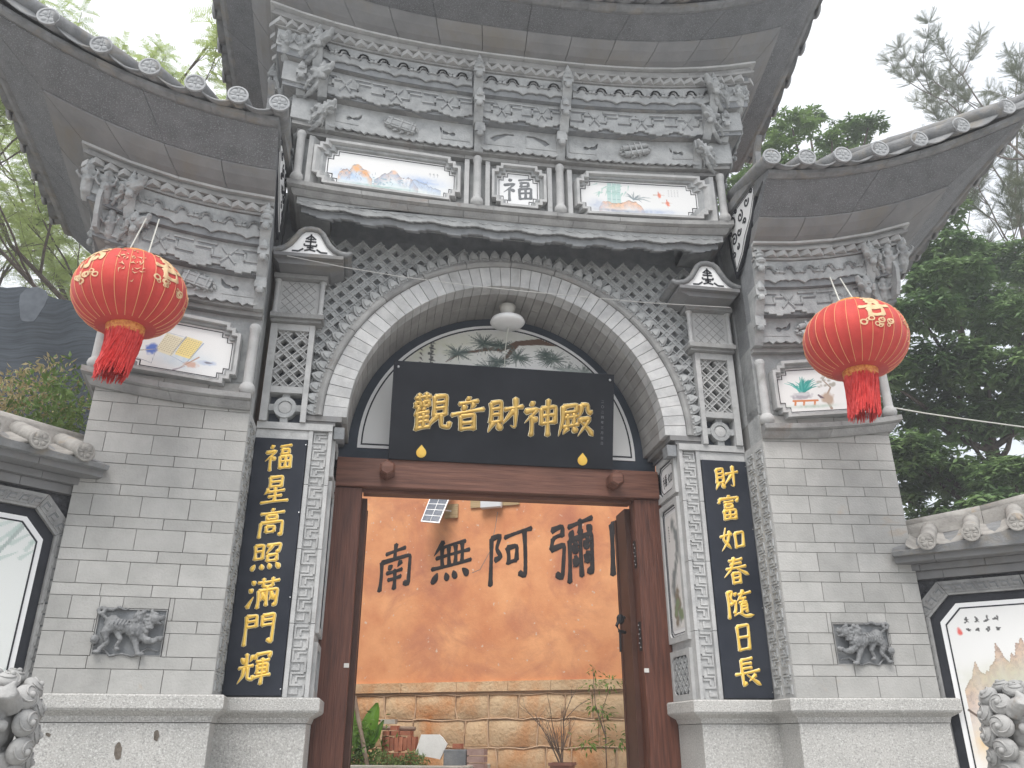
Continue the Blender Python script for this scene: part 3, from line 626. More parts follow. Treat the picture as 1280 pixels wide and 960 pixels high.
# ---------------- wing ornament
def ridge_profile(mb, pts, d0, d1, fn): mb.prism(pts, d0, d1, fn)
def board(sw, i, u0, u1, f, z0, z1, th, edge, parent, name='carved_board', mats=('carved',), holes=None, ends=0):
    """flat carved plate following the sweep, with a shaped lower edge. x runs 0..L along"""
    L = sw.seglen(i, f)*(u1-u0); P = []
    n = max(4, int(L/.05)); hh = z1-z0
    P.append((L, hh)); 
    for k in range(n-1, 0, -1): P.append((L*k/n, hh))
    P.append((0, hh)); low = edge(L); P += low
    me = flat_holes(P, holes(L) if holes else [], th, name)
    me = mapmesh(me, lambda x, y, z: sw.P(i, u0+(u1-u0)*x/L, f+z, z0+y), list(mats))
    return link(name, me, parent), L
def scal(w0, dep, kind='cloud'):
    def e(L):
        n = max(1, round(L/w0)); P = []
        for k in range(n):
            a = L*k/n; b = L*(k+1)/n; w_ = b-a
            if kind == 'cloud': q = [(0, -.2), (.06, .1), (.14, .25), (.22, .05), (.30, .1), (.40, -.35), (.5, -1), (.60, -.35), (.70, .1), (.78, .05), (.86, .25), (.94, .1)]
            elif kind == 'step': q = [(0, 0), (.18, 0), (.18, -.45), (.34, -.45), (.34, -.9), (.66, -.9), (.66, -.45), (.82, -.45), (.82, 0)]
            elif kind == 'wave': q = [(0, -.1), (.1, -.5), (.2, -.65), (.3, -.5), (.36, -.2), (.44, -.6), (.5, -1), (.56, -.6), (.64, -.2), (.7, -.5), (.8, -.65), (.9, -.5)]
            elif kind == 'steps2': q = [(0, 0), (.10, 0), (.10, -.35), (.22, -.35), (.22, -.7), (.42, -.7), (.42, -1), (.58, -1), (.58, -.7), (.78, -.7), (.78, -.35), (.90, -.35), (.90, 0)]
            P += [(a+w_*x, dep*y) for x, y in q]
        P.append((L, dep*.0)); return P
    return e
def bar2(mb, sw, i, u0, du, f, pts, wd, L, z0, th=.010):
    """raised bar along a polyline in board coordinates"""
    for (x0, y0), (x1, y1) in zip(pts[:-1], pts[1:]):
        dx, dy = x1-x0, y1-y0; l = math.hypot(dx, dy); nx, ny = -dy/l*wd/2, dx/l*wd/2; ex, ey = dx/l*wd/2, dy/l*wd/2
        q = [(x0-ex+nx, y0-ey+ny), (x1+ex+nx, y1+ey+ny), (x1+ex-nx, y1+ey-ny), (x0-ex-nx, y0-ey-ny)]
        mb.prism(q, 0, th, lambda x, y, d: sw.P(i, u0+du*x/L, f+d, z0+y))
def hooks(sw, i, u0, u1, f, z0, h, parent, pitch):
    L = sw.seglen(i, f)*(u1-u0); n = max(1, round(L/pitch)); mb = MB(); md = MB()
    for k in range(n):
        c = L*(k+.5)/n; w_ = L/n
        for q_ in range(2):
            cx0 = c+(q_-.5)*w_*.5; r_ = w_*.105
            P = [(cx0-r_*2.0, h*.40), (cx0-r_*1.3, h*.40)]+[(cx0-r_*math.cos(t_), h*.46+r_*1.05*math.sin(t_)) for t_ in [PI*j/8 for j in range(9)]]+[(cx0+r_*1.3, h*.40), (cx0+r_*2.0, h*.40)]
            bar2(mb, sw, i, u0, u1-u0, f, P, .020, L, z0, .018); bar2(md, sw, i, u0, u1-u0, f, [(a, b-.019) for a, b in P[1:-1]], .012, L, z0, .003)  # md: darker copy of each arc, lower down, painting the shade under it
        for a in range(5):
            t = a*2*PI/5; x, y = c, h*.5
            bar2(mb, sw, i, u0, u1-u0, f, [(x, y), (x+.028*math.cos(t), y+.028*math.sin(t))], .012, L, z0, .014)
    build(mb, 'scroll_relief', ['carved'], parent, kind='stuff'); build(md, 'scroll_undershade', ['carved_dark'], parent, kind='stuff')
def frets(sw, i, u0, u1, f, z0, h, parent, pitch):
    L = sw.seglen(i, f)*(u1-u0); n = max(1, round(L/pitch)); mb = MB(); md = MB()
    for k in range(n):
        a = L*k/n; w_ = L/n
        X = lambda t: a+w_*t
        for pts in ([(X(.02), h*.30), (X(.26), h*.30), (X(.26), h*.62), (X(.40), h*.62)], [(X(.60), h*.30), (X(.74), h*.30), (X(.74), h*.62), (X(.98), h*.62)], [(X(.04), h*.80), (X(.30), h*.80)], [(X(.70), h*.82), (X(.96), h*.82)], [(X(.40), h*.14), (X(.60), h*.76)], [(X(.40), h*.76), (X(.60), h*.14)]):
            bar2(mb, sw, i, u0, u1-u0, f, pts, .017, L, z0, .012); bar2(md, sw, i, u0, u1-u0, f, [(p, q-.018) for p, q in pts], .012, L, z0, .003)  # md: darker bars just beneath, their shade put in as colour
    build(mb, 'fret_relief', ['carved'], parent, kind='stuff'); build(md, 'fret_dark_strip', ['carved_dark'], parent, kind='stuff')
def keyhole(x, y, r, dirx):
    """keyhole opening: a round eye with a curling tail towards dirx"""
    P = [(x+r*math.cos(t), y+r*math.sin(t)) for t in [2*PI*k/14 for k in range(14)]]
    q = [(x+dirx*r*.7, y+r*.5), (x+dirx*r*1.5, y+r*.35), (x+dirx*r*2.0, y+r*.9), (x+dirx*r*3.2, y+r*1.1), (x+dirx*r*4.2, y+r*2.3), (x+dirx*r*5.0, y+r*3.0), (x+dirx*r*4.6, y+r*.6), (x+dirx*r*3.4, y-r*.5), (x+dirx*r*2.0, y-r*.6), (x+dirx*r*1.4, y-r*.1), (x+dirx*r*.7, y-r*.5)]
    # single outline: eye (far side) + tail
    ang0 = math.atan2(.5, .7*dirx)
    if dirx > 0: eye = [(x+r*math.cos(t), y+r*math.sin(t)) for t in [math.atan2(-.5, .7)-k*(2*PI-1.24)/12 for k in range(13)]]
    else: eye = [(x+r*math.cos(t), y+r*math.sin(t)) for t in [math.atan2(-.5, -.7)+k*(2*PI-1.24)/12 for k in range(13)]]
    return eye+q[1:-1]
def bracket_mesh(tier, wdt=.085):
    """stepped corbel: y outward from 0, z up; tip carries a small finial"""
    mb = MB(); fn = lambda u, v, d: (d, u, v)
    if tier == 'low': P = [(-.05, -.02), (.06, -.02), (.09, .03), (.10, .08), (.13, .12), (.16, .14), (.16, .24), (-.05, .24)]
    elif tier == 'mid': P = [(-.05, -.03), (.05, -.03), (.09, .02), (.11, .07), (.14, .09), (.15, .17), (.16, .25), (-.05, .25)]
    else: P = [(-.05, -.05), (.04, -.05), (.08, .0), (.10, .06), (.13, .09), (.14, .2), (-.05, .2)]
    mb.prism(P, -wdt/2, wdt/2, fn)
    y = P[-2][0] if tier != 'top' else .14
    # knob at the nose
    mb.box(-wdt*.5-.006, wdt*.5+.006, .10, .172, .135, .20)
    mb.ball((0, .165, .11), (wdt*.42, .03, .035), 8)
    if tier == 'top':
        M = Matrix.Translation((0, .15, .17)); mb.lathe([(.045, 0), (.055, .02), (.045, .045), (.03, .055), (.042, .07), (.036, .09), (.02, .10), (.028, .115), (.018, .14), (.004, .18)], 10, M)
    if tier == 'mid':
        M = Matrix.Translation((0, .16, .18)); mb.lathe([(.035, 0), (.045, .02), (.036, .05), (.02, .09), (.003, .12)], 8, M)
    me = mb.mesh('bracket', ['carved']); return smooth_by_angle(me, 35)
BR = {t: bracket_mesh(t) for t in ('low', 'mid', 'top')}
def beast_mesh(seed, L=.42):
    """a carved beast-head bracket jutting outward (+y), with curls, horns and jaw"""
    rg = random.Random(seed); mb = MB()
    mb.tube([(0, -.12, -.07), (0, .04, -.045), (0, .16, .01), (0, L*.8, .05)], [.055, .062, .055, .05], 10)
    mb.ball((0, L*.78, .065), (.055, .085, .06), 12); mb.ball((0, L, .075), (.042, .06, .030), 10); mb.ball((0, L*.98, .03), (.034, .055, .016), 10)
    mb.ball((0, L*1.12, .10), (.030, .022, .020), 8)
    for sx in (-1, 1):
        mb.ball((sx*.036, L*.83, .115), .018, 8); mb.tube([(sx*.035, L*.70, .11), (sx*.055, L*.55, .15), (sx*.05, L*.38, .155)], [.015, .013, .005], 6)
        for k in range(6): mb.ball((sx*(.05+.018*rg.random()), L*.60-.065*k, .085-.022*k+.02*rg.random()), .026+rg.random()*.010, 8)
        mb.tube([(sx*.05, L*.7, .0), (sx*.075, L*.55, -.05), (sx*.06, L*.40, -.09), (sx*.08, L*.3, -.05)], [.012, .018, .015, .006], 6)
    for k in range(5): mb.ball((0, L*.6-.075*k, .125-.02*k), (.018, .03, .026), 8)
    mb.tube([(0, L*.7, -.01), (0, L*.6, -.07), (0, L*.42, -.10), (0, .08, -.11)], [.015, .028, .028, .015], 8)
    return remesh(mb, 'beast_bracket', ['carved'], .011, 1, .006, 45)
BEAST = [beast_mesh(k) for k in (1, 2)]
def figure_mesh(seed):
    """small upright carved figure / cloud bud on a bracket nose"""
    rg = random.Random(seed); mb = MB()
    mb.ball((0, 0, .05), (.045, .04, .07), 10); mb.ball((0, .01, .13), (.036, .034, .04), 10); mb.ball((0, .0, .185), (.030, .03, .022), 8); mb.ball((0, .0, .215), (.016, .016, .026), 8)
    for k in range(9):
        a = rg.random()*6.28; z = rg.random()*.12; mb.ball((.045*math.cos(a), .042*math.sin(a), z), .018+.012*rg.random(), 7)
    mb.tube([(0, -.10, -.10), (0, -.03, -.06), (0, 0, .02)], [.05, .05, .045], 8)
    mb.tube([(-.05, .02, .02), (-.08, .05, .07), (-.05, .05, .11)], [.014, .012, .006], 6); mb.tube([(.05, .02, .02), (.08, .05, .05), (.06, .06, .10)], [.014, .012, .006], 6)
    return remesh(mb, 'carved_figure', ['carved'], .010, 1, .005, 60)
FIG = [figure_mesh(k) for k in (3, 4)]

def place(name, me, parent, sw, i, u, f, z, rot=0, sc_=1.0, tilt=0, sx=1):
    M = sw.M(i, u, f, z)@Matrix.Rotation(rot, 4, 'Z')@Matrix.Rotation(tilt, 4, 'X')@Matrix.Diagonal((sc_*sx, sc_, sc_, 1))
    return link(name, me, parent, M)
def column_mesh(h, r=.045):
    mb = MB(); mb.lathe([(.001, 0), (r*.9, .0), (r*1.45, .02), (r*1.6, .045), (r*1.4, .075), (r*1.02, .095), (r*1.0, .12), (r*.95, h-.06), (r*1.1, h-.05), (r*1.12, h-.02), (r*.9, h)], 16)
    return smooth_by_angle(mb.mesh('column', ['trim']), 35)

# =========== generic entablature (both the tower and the wings)
def entab(sw, fronts, sides, zz, parent, core_f, tower):
    """zz: dict of heights; fronts: list of (seg, u0, u1, bays); builds tiers"""
    A, Bz, Cz, Sz, Kz = zz['A'], zz['B'], zz['C'], zz['S'], zz['K']
    allseg = [f[0] for f in fronts]+sides
    for i in allseg:
        # solid backing, a whisker inside every tier
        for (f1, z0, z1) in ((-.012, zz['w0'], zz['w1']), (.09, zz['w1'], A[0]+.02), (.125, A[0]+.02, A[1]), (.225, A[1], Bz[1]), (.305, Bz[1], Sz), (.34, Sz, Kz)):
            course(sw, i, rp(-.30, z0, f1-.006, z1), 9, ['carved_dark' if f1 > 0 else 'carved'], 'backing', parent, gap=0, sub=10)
        b = .52
        course(sw, i, rp(-.05, A[0]-.085, .055, A[0]-.045), b, ['ledge'], 'ledge_stone', parent)
        course(sw, i, rp(-.05, A[0]-.043, .105, A[0]-.005), b*1.1, ['ledge'], 'ledge_stone', parent)
        course(sw, i, rp(.0, A[1]+.002, .205, A[1]+.035), b, ['ledge'], 'ledge_stone', parent)
        course(sw, i, rp(.0, Bz[1]+.002, .285, Bz[1]+.035), b*1.1, ['ledge'], 'ledge_stone', parent)
        course(sw, i, rp(.0, Cz[1]+.002, .345, Cz[1]+.024), b, ['ledge'], 'ledge_stone', parent)
        course(sw, i, rp(.0, Sz+.058, .385, Sz+.085), b, ['ledge'], 'ledge_stone', parent)
        course(sw, i, rp(.0, Sz+.087, .36, Kz-.025), b*1.1, ['ledge'], 'ledge_stone', parent)
        course(sw, i, rp(.0, Kz-.023, .405, Kz), b, ['trim'], 'ledge_stone', parent)
    # teeth
    tm = MB(); tm.box(-.042, .042, -.042, .042, 0, .05); me = tm.mesh('sawtooth_brick', ['trim'])
    pit = .112 if tower else .118
    for i in allseg:
        L = sw.seglen(i, .345); n = int(L/pit)
        if i in sides: n = n//2+1
        for k in range(n):
            u = (k+.5)*pit/L if i in [f[0] for f in fronts] or sw.mode[i] == 'down' else 1-(k+.5)*pit/L
            if u < 0 or u > 1: continue
            M = sw.M(i, u, .345, Sz+.004)@Matrix.Rotation(PI/4, 4, 'Z')@Matrix.Diagonal((1, 1, 1, 1)); link('sawtooth_brick', me, parent, M)
    # cove and rough soffit slabs
    CV = zz['CV']
    for i in allseg:
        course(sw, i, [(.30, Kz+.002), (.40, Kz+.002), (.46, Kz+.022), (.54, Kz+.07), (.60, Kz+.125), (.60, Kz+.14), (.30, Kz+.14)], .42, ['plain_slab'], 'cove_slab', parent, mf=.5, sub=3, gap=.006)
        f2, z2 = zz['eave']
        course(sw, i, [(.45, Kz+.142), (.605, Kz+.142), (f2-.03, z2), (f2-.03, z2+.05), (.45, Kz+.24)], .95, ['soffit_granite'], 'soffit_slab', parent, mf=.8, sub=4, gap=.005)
        course(sw, i, [(f2-.10, z2+.012), (f2+.0, z2+.004), (f2+.045, z2+.02), (f2+.05, z2+.055), (f2-.02, z2+.075), (f2-.10, z2+.07)], .27, ['tile'], 'eave_lip_tile', parent, mf=.9, sub=2, gap=.003)
def roof(sw, segs, zz, parent, slope, back, pitch=.305, ridge_z=None):
    f2, z2 = zz['eave']; rf = link('tiled_roof', None, parent)
    for i in segs:
        course(sw, i, [(f2-.02, z2+.055), (f2+.03, z2+.06), (back, z2+.06+slope*(f2-back)+.10), (back, z2-.05)], 9, ['tile'], 'roof_deck', rf, gap=0, sub=10)
    for (i, u) in zz['hips']:
        pts = []
        for k in range(9):
            f = f2+.10-(f2+.35)*k/8; p = sw.P(i, u, max(f, .5), z2+.16); c_ = sw.P(i, u, f, 0); lft = sw.lc(f2)*sw.g(z2)
            fl = sw.P(i, u, f2+.1, z2); t = k/8
            q0 = Vector((fl.x, fl.y, z2+.13+lft)); q1 = sw.P(i, u, back, 0); q1.z = z2+slope*(f2-back)+.35
            b_ = q0.lerp(q1, t); b_.z += -.16*math.sin(PI*t)
            pts.append(b_)
        mb = MB(); mb.tube(pts, .085, 10); build(mb, 'hip_ridge_tile', ['tile'], rf, smooth=True)
        mb = MB(); mb.tube([p+Vector((0, 0, .12)) for p in pts], .05, 8); build(mb, 'hip_ridge_cap', ['tile'], rf, smooth=True)
    dm = MB(); M = Matrix.Rotation(PI/2, 4, 'X')
    dm.lathe([(.001, -.014), (.078, -.014), (.084, -.006), (.084, .012), (.070, .014), (.066, .006), (.001, .006)], 20, M)
    for k in range(8):
        a = k*PI/4; dm.ball((.042*math.cos(a), -.008, .042*math.sin(a)), (.018*abs(math.cos(a))+.009, .006, .018*abs(math.sin(a))+.009), 6)
    dm.ball((0, -.008, 0), (.014, .008, .014), 6)
    dmesh = smooth_by_angle(dm.mesh('tile_end_disc', ['disc']), 35)
    for i in segs:
        f3 = f2+.14; L = sw.seglen(i, f3); n = int(round(L/pitch)); first = sw.mode[i] == 'up'
        us = [(k+.5)/n for k in range(n)]
        if sw.mode[i] == 'up': us = [(k+.02)/(n-.15) for k in range(n)]
        if sw.mode[i] in ('down', 'up2') and sw is not SWT: us = [(k+.55)/n for k in range(n)]
        zc = z2+.125
        ends = []
        for u in us:
            M = sw.M(i, u, f3, zc)@Matrix.Rotation(PI, 4, 'Z')
            # outward is +y in M; disc face looks outward: lathe axis along y
            link('tile_end_disc', dmesh, rf, M)
            mb = MB(); pts = []; rows = []
            for j in range(7):
                f = f3-.01-(f3-back)*j/6*.75; zz_ = zc-.012+slope*(f3-f); p = sw.P(i, u, f, 0); lift = sw.P(i, u, f3, zc).z-zc
                pts.append(Vector((p.x, p.y, zz_+lift*(1-.0*j))))
            mb.tube(pts, .074, 10); build(mb, 'cover_tile', ['tile'], rf, smooth=True)
            ends.append(u)
        # pan tiles: a concave lip sagging between each pair of discs
        du = pitch/L
        allu = ends+[ends[-1]+ (1/n)]; 
        if sw.mode[i] != 'up': allu = [ends[0]-1/n]+allu
        for a, b in zip(allu[:-1], allu[1:]):
            if a < -.02 or b > 1.06: continue
            b = min(b, 1); a = max(a, 0); mb = MB(); vs = []; q = 8; dep = 5
            for j in range(dep):
                f = f3-.015-.16*j; 
                for t in range(q+1):
                    u = a+(b-a)*t/q; sag = .085*math.sin(PI*t/q)**.8; lift = sw.P(i, u, f3, zc).z-zc
                    for th in (0, -.018): p = sw.P(i, u, f, 0); vs.append((p.x, p.y, zc+.0-sag+th+lift+slope*(f3-f)))
            W_ = (q+1)*2; fs = []
            for j in range(dep-1):
                for t in range(q):
                    fs.append((j*W_+2*t, j*W_+2*t+2, (j+1)*W_+2*t+2, (j+1)*W_+2*t)); fs.append((j*W_+2*t+1, j*W_+2*t+3, (j+1)*W_+2*t+3, (j+1)*W_+2*t+1))
            for t in range(q): fs.append((2*t, 2*t+2, 2*t+3, 2*t+1))
            # drip face: the crescent under the lip
            mb.add(vs, fs); build(mb, 'pan_tile', ['tile'], rf, smooth=True)
    return rf

def flipx(c): c.a = c.a[:, ::-1]; return c
# ============================================================ WINGS' UPPER PART
ZW = dict(w0=4.05, w1=4.98, A=(4.985, 5.215), B=(5.25, 5.47), C=(5.53, 5.735), S=5.765, K=5.91, CV=0, eave=(.90, 6.27), hips=[(0, 1.0)])
COLM = column_mesh(.64, .042)
SW0 = SWW[1]
def build_frieze(sw, i, u0, u1, zz, parent, pitch1, pitch2, sculpt, nkey=True, dia=False):
    A, Bz, Cz = zz['A'], zz['B'], zz['C']
    L = sw.seglen(i, .13)*(u1-u0)
    def holes(L_):
        if dia:
            H = []
            for sg in (-1, 1):
                c = L_/2+sg*L_*.33; y = .125
                P = [(c-.045, y), (c, y+.035), (c+.045, y), (c, y-.035)] if False else None
                q = [(c+sg*.05, y), (c, y-.04), (c-sg*.03, y-.01), (c-sg*.13, y+.055), (c-sg*.19, y+.055), (c-sg*.19, y+.075), (c-sg*.10, y+.075), (c, y+.04)]
                H.append(q if sg > 0 else q[::-1])
            return H
        return [keyhole(.20, .115, .026, 1), keyhole(L_-.20, .115, .026, -1)]
    board(sw, i, u0, u1, .13, A[0], A[1], .022, scal(.23, .038, 'wave'), parent, 'openwork_board', holes=holes)
    # thin sunk frame lines on the openwork board
    mb = MB()
    for x0, x1 in ((.03, .30), (L-.30, L-.03)) if not dia else ((.02, L*.42), (L*.58, L-.02)):
        bar2(mb, sw, i, u0, u1-u0, .141, [(x0, .045), (x1, .045)], .007, L, A[0], .006); bar2(mb, sw, i, u0, u1-u0, .141, [(x0, .045), (x0, .20)], .007, L, A[0], .006)
    build(mb, 'frame_bead', ['carved'], parent, kind='stuff')
    board(sw, i, u0, u1, .235, Bz[0], Bz[1], .024, scal(.34, .055, 'steps2'), parent, 'fret_board')
    frets(sw, i, u0, u1, .247, Bz[0], Bz[1]-Bz[0], parent, pitch2)
    board(sw, i, u0, u1, .315, Cz[0], Cz[1], .024, scal(.30, .032, 'cloud'), parent, 'scroll_board')
    hooks(sw, i, u0, u1, .327, Cz[0], Cz[1]-Cz[0], parent, pitch1)
    if sculpt is not None:
        M = sw.M(i, (u0+u1)/2, .14, A[0]+.11); link('carved_ornament', sculpt, parent, M)
def sculpt_mesh(kind):
    mb = MB(); rg = random.Random(len(kind)); m3 = Matrix.Rotation(R(-16 if kind != 'scroll' else 16), 3, 'Y'); T3 = lambda x, y, z: tuple(m3@Vector((x, y, z)))
    if kind == 'scroll':
        for dz in (-.034, .034):
            mb.tube([T3(-.13, .035, dz), T3(.13, .035, dz)], .029, 12); mb.tube([T3(-.15, .035, dz), T3(.15, .035, dz)], .014, 8)
        for x in (-.06, 0, .06): mb.box(x-.006, x+.006, .0, .070, -.068, .068, T3)
    else:
        w_ = .12 if kind == 'chest' else .14
        mb.box(-w_, w_, -.01, .050, -.052, .052, T3)
        for x in (-w_*.72, 0, w_*.72): mb.box(x-.007, x+.007, .05, .060, -.055, .055, T3)
        for z in (-.030, .030): mb.box(-w_, w_, .05, .0565, z-.004, z+.004, T3)
    for k in range(14):
        a = 2*PI*k/14; x, z = .155*math.cos(a), .070*math.sin(a); d = Vector((math.cos(a+.9), 0, math.sin(a+.9)))
        mb.tube([T3(x-d.x*.03, .015, z-d.z*.02), T3(x, .030, z), T3(x+d.x*.035, .020, z+d.z*.025)], [.006, .016, .003], 6)
    return smooth_by_angle(mb.mesh('carved_ornament', ['carved']), 40)
SC = {k: sculpt_mesh(k) for k in ('books', 'scroll', 'chest')}
for s in (-1, 1):
    sw = SWW[s]; up = link('wing_entablature', None, gate)
    d_, n__ = sw.dirs[0], sw.nr[0]
    mb = MB(); mb.box(.0, 1.19, .012, 1.27, 4.30, 6.35, lambda a, b, z: (s*(2.254+d_.x*a-n__.x*b), -.438+d_.y*a-n__.y*b, z)); build(mb, 'inner_core', ['carved'], up)
    mb = MB(); mb.prism([(0, 0), (.10, .0), (.12, .10), (.10, .22), (.02, .34), (-.06, .40), (.02, .26), (.03, .15)], -.03, .03, lambda u, v, w_: (s*(2.36+w_), -.95+u, 6.66+v)); build(mb, 'ridge_finial', ['tile'], up)
    # cornice courses over the brickwork
    for i in (0, 1):
        course(sw, i, [(-.06, 4.045), (.03, 4.045), (.045, 4.06), (.075, 4.105), (-.06, 4.105)], .50, ['ledge'], 'cornice_stone', up, sub=3)
        course(sw, i, [(-.06, 4.108), (.08, 4.108), (.105, 4.12), (.105, 4.165), (-.06, 4.165)], .55, ['ledge'], 'cornice_stone', up, sub=3, off=.1)
    entab(sw, [(0, 0, 1)], [1], ZW, up, 0, False)
    build_frieze(sw, 0, .03, .80, ZW, up, .40, .50, SC['chest'] if s < 0 else SC['scroll'])
    # side face boards
    for (f, z0, z1, ed) in ((.13,)+ZW['A']+(scal(.23, .038, 'wave'),), (.235,)+ZW['B']+(scal(.34, .055, 'steps2'),), (.315,)+ZW['C']+(scal(.30, .032, 'cloud'),)):
        board(sw, 1, .12, .95, f, z0, z1, .022, ed, up)
    # plain corner boards in the frieze's outer part
    for (f, z0, z1) in ((.10,)+ZW['A'], (.21,)+ZW['B'], (.29,)+ZW['C']):
        mb = MB(); fn = lambda u, v, d: sw.P(0, u, f+d, v)
        mb.prism([(.81, z0), (.995, z0), (.995, z1), (.81, z1)], -.05, .03, fn); build(mb, 'corner_board', ['carved'], up)
    # columns
    for u in (.035, .965):
        M = sw.M(0, u, .06, 4.17); link('small_column', COLM, gate, M)
    link('small_column', COLM, gate, sw.M(1, .35, .06, 4.17))
    # brackets, inner end and before the corner
    for u in (.03, .80):
        place('bracket', BR['low'], up, sw, 0, u, .06, 4.96, sc_=1.0); place('bracket', BR['mid'], up, sw, 0, u, .16, 5.23); place('bracket', BR['top'], up, sw, 0, u, .24, 5.49, sc_=1.02)
    for u in (.40, .80):
        for t, f, z in (('low', .06, 4.96), ('mid', .16, 5.23), ('top', .24, 5.49)): place('bracket', BR[t], up, sw, 1, u, f, z)
    # corner cluster: beasts radiating from the corner, figures above
    for j, (f, z, sc1) in enumerate(((.02, 5.02, .95), (.08, 5.30, 1.05), (.16, 5.56, 1.1))):
        M = sw.M(0, 1, f, z)@Matrix.Rotation(-R(45), 4, 'Z') if s > 0 else sw.M(0, 1, f, z)@Matrix.Rotation(R(45), 4, 'Z')
        link('beast_bracket', BEAST[j % 2], up, M@Matrix.Scale(sc1*.9, 4))
        for u, r_ in ((.93, -.2),):
            M = sw.M(0, u, f+.0, z)@Matrix.Rotation(r_*s, 4, 'Z'); link('beast_bracket', BEAST[(j+1) % 2], up, M@Matrix.Scale(.62, 4))
    for u in (.88, .98): link('carved_figure', FIG[int(u*100) % 2], up, sw.M(0, u, .34, 5.60)@Matrix.Scale(1.05, 4))
    for u in (.89,): link('carved_figure', FIG[1], up, sw.M(0, u, .25, 5.33)@Matrix.Scale(.9, 4))
    mb = MB(); mb.prism([(0, 0), (.11, .0), (.16, .10), (.185, .25), (.16, .34), (.10, .2), (0, .14)], -.018, .018, lambda u, v, d: (d, u, v))
    link('carved_fin', mb.mesh('carved_fin', ['carved']), up, sw.M(0, .97, .22, 5.24))
    roof(sw, [0, 1], ZW, gate, .30, -.25)
    # picture
    fn = lambda a, d, z: sw.P(0, a/1.2075, d, z)
    picture(gate, fn, .60, 4.515, .92, .56, flipx(cv_book()) if s < 0 else cv_plant(), .045)
    # painted gable board closing the eave's inner end
    eb = link('gable_board', None, gate); X = 2.225
    f3 = lambda u, v, d: (s*(X-d), u, v)
    out = [(-1.12, 6.47), (-.95, 6.18), (-.78, 5.98), (-.60, 5.83), (-.42, 5.74), (-.36, 6.02), (-.34, 6.50)]
    mb = MB(); mb.prism(out, -.01, .012, f3); build(mb, 'black_edge', ['black_paint'], eb)
    def shrink(P, k):
        cx = sum(p[0] for p in P)/len(P); cy = sum(p[1] for p in P)/len(P); q = []
        for x, y in P: l = math.hypot(x-cx, y-cy); q.append((x-(x-cx)/l*k, y-(y-cy)/l*k))
        return q
    mb = MB(); mb.prism(shrink(out, .07), .012, .018, f3); build(mb, 'white_field', ['white_paint'], eb)
    mb = MB(); mb.ring(shrink(out, .085), shrink(out, .094), .018, .022, f3)
    for (cx0, cy0, r0, t0, t1) in ((-.50, 6.33, .085, 0, 9), (-.68, 6.30, .065, 2, 10), (-.50, 6.14, .07, 1, 9.4), (-.84, 6.36, .055, 3, 10), (-.46, 5.98, .050, -1, 6.2), (-.62, 6.16, .05, 3, 10), (-.76, 6.19, .04, 0, 7), (-.96, 6.40, .03, 0, 7), (-.56, 6.02, .035, 2, 8), (-.44, 6.24, .03, 0, 7), (-.60, 6.41, .03, 0, 7)):
        pts = [(cx0+r0*(1-.06*t)*math.cos(t0+(t1-t0)*t/14), cy0+r0*(1-.06*t)*math.sin(t0+(t1-t0)*t/14)) for t in range(15)]
        for (x0, y0), (x1, y1) in zip(pts[:-1], pts[1:]):
            dx, dy = x1-x0, y1-y0; l = math.hypot(dx, dy)+1e-6; nx, ny = -dy/l*.0085, dx/l*.0085
            mb.prism([(x0+nx, y0+ny), (x1+nx, y1+ny), (x1-nx, y1-ny), (x0-nx, y0-ny)], .018, .024, f3)
    build(mb, 'black_scrollwork', ['black_paint'], eb)
    mb = MB(); mb.prism([(-1.20, 6.475), (-1.18, 6.43), (-.30, 6.47), (-.30, 6.56), (-1.19, 6.56)], -.05, .05, f3); build(mb, 'barge_tile', ['tile'], eb)

# ============================================================ TOWER
ZT = dict(w0=6.10, w1=6.84, A=(6.855, 7.11), B=(7.15, 7.375), C=(7.44, 7.62), S=7.645, K=7.82, CV=0, eave=(.88, 8.03), hips=[(1, 0.0), (1, 1.0)])
tw = link('tower_entablature', None, gate)
for i in (0, 1, 2):
    course(SWT, i, [(-.30, 6.105), (.015, 6.105), (.03, 6.12), (.05, 6.155), (-.30, 6.155)], .50, ['ledge'], 'cornice_stone', tw, sub=3)
    course(SWT, i, [(-.30, 6.158), (.055, 6.158), (.085, 6.17), (.085, 6.215), (-.30, 6.215)], .56, ['ledge'], 'cornice_stone', tw, sub=3, off=.1)
entab(SWT, [(1, 0, 1)], [0, 2], ZT, tw, 0, True)
board(SWT, 1, .004, .996, -.015, 6.03, 6.106, .03, scal(.42, .026, 'steps2'), tw, 'hanging_board')
mb = MB(); L = 4.2
for k in range(10):
    for t in range(3):
        x = L*(k+.2+.3*t)/10; bar2(mb, SWT, 1, 0, 1, .0, [(x-.04, .06), (x, .045), (x+.04, .06)], .008, L, 6.01, .006)
build(mb, 'scroll_relief', ['carved'], tw, kind='stuff')
mb = MB(); me_ = None
board(SWT, 1, .004, .996, -.07, 5.97, 6.08, .05, scal(.42, .038, 'step'), tw, 'shadow_board', mats=('carved_dark',))
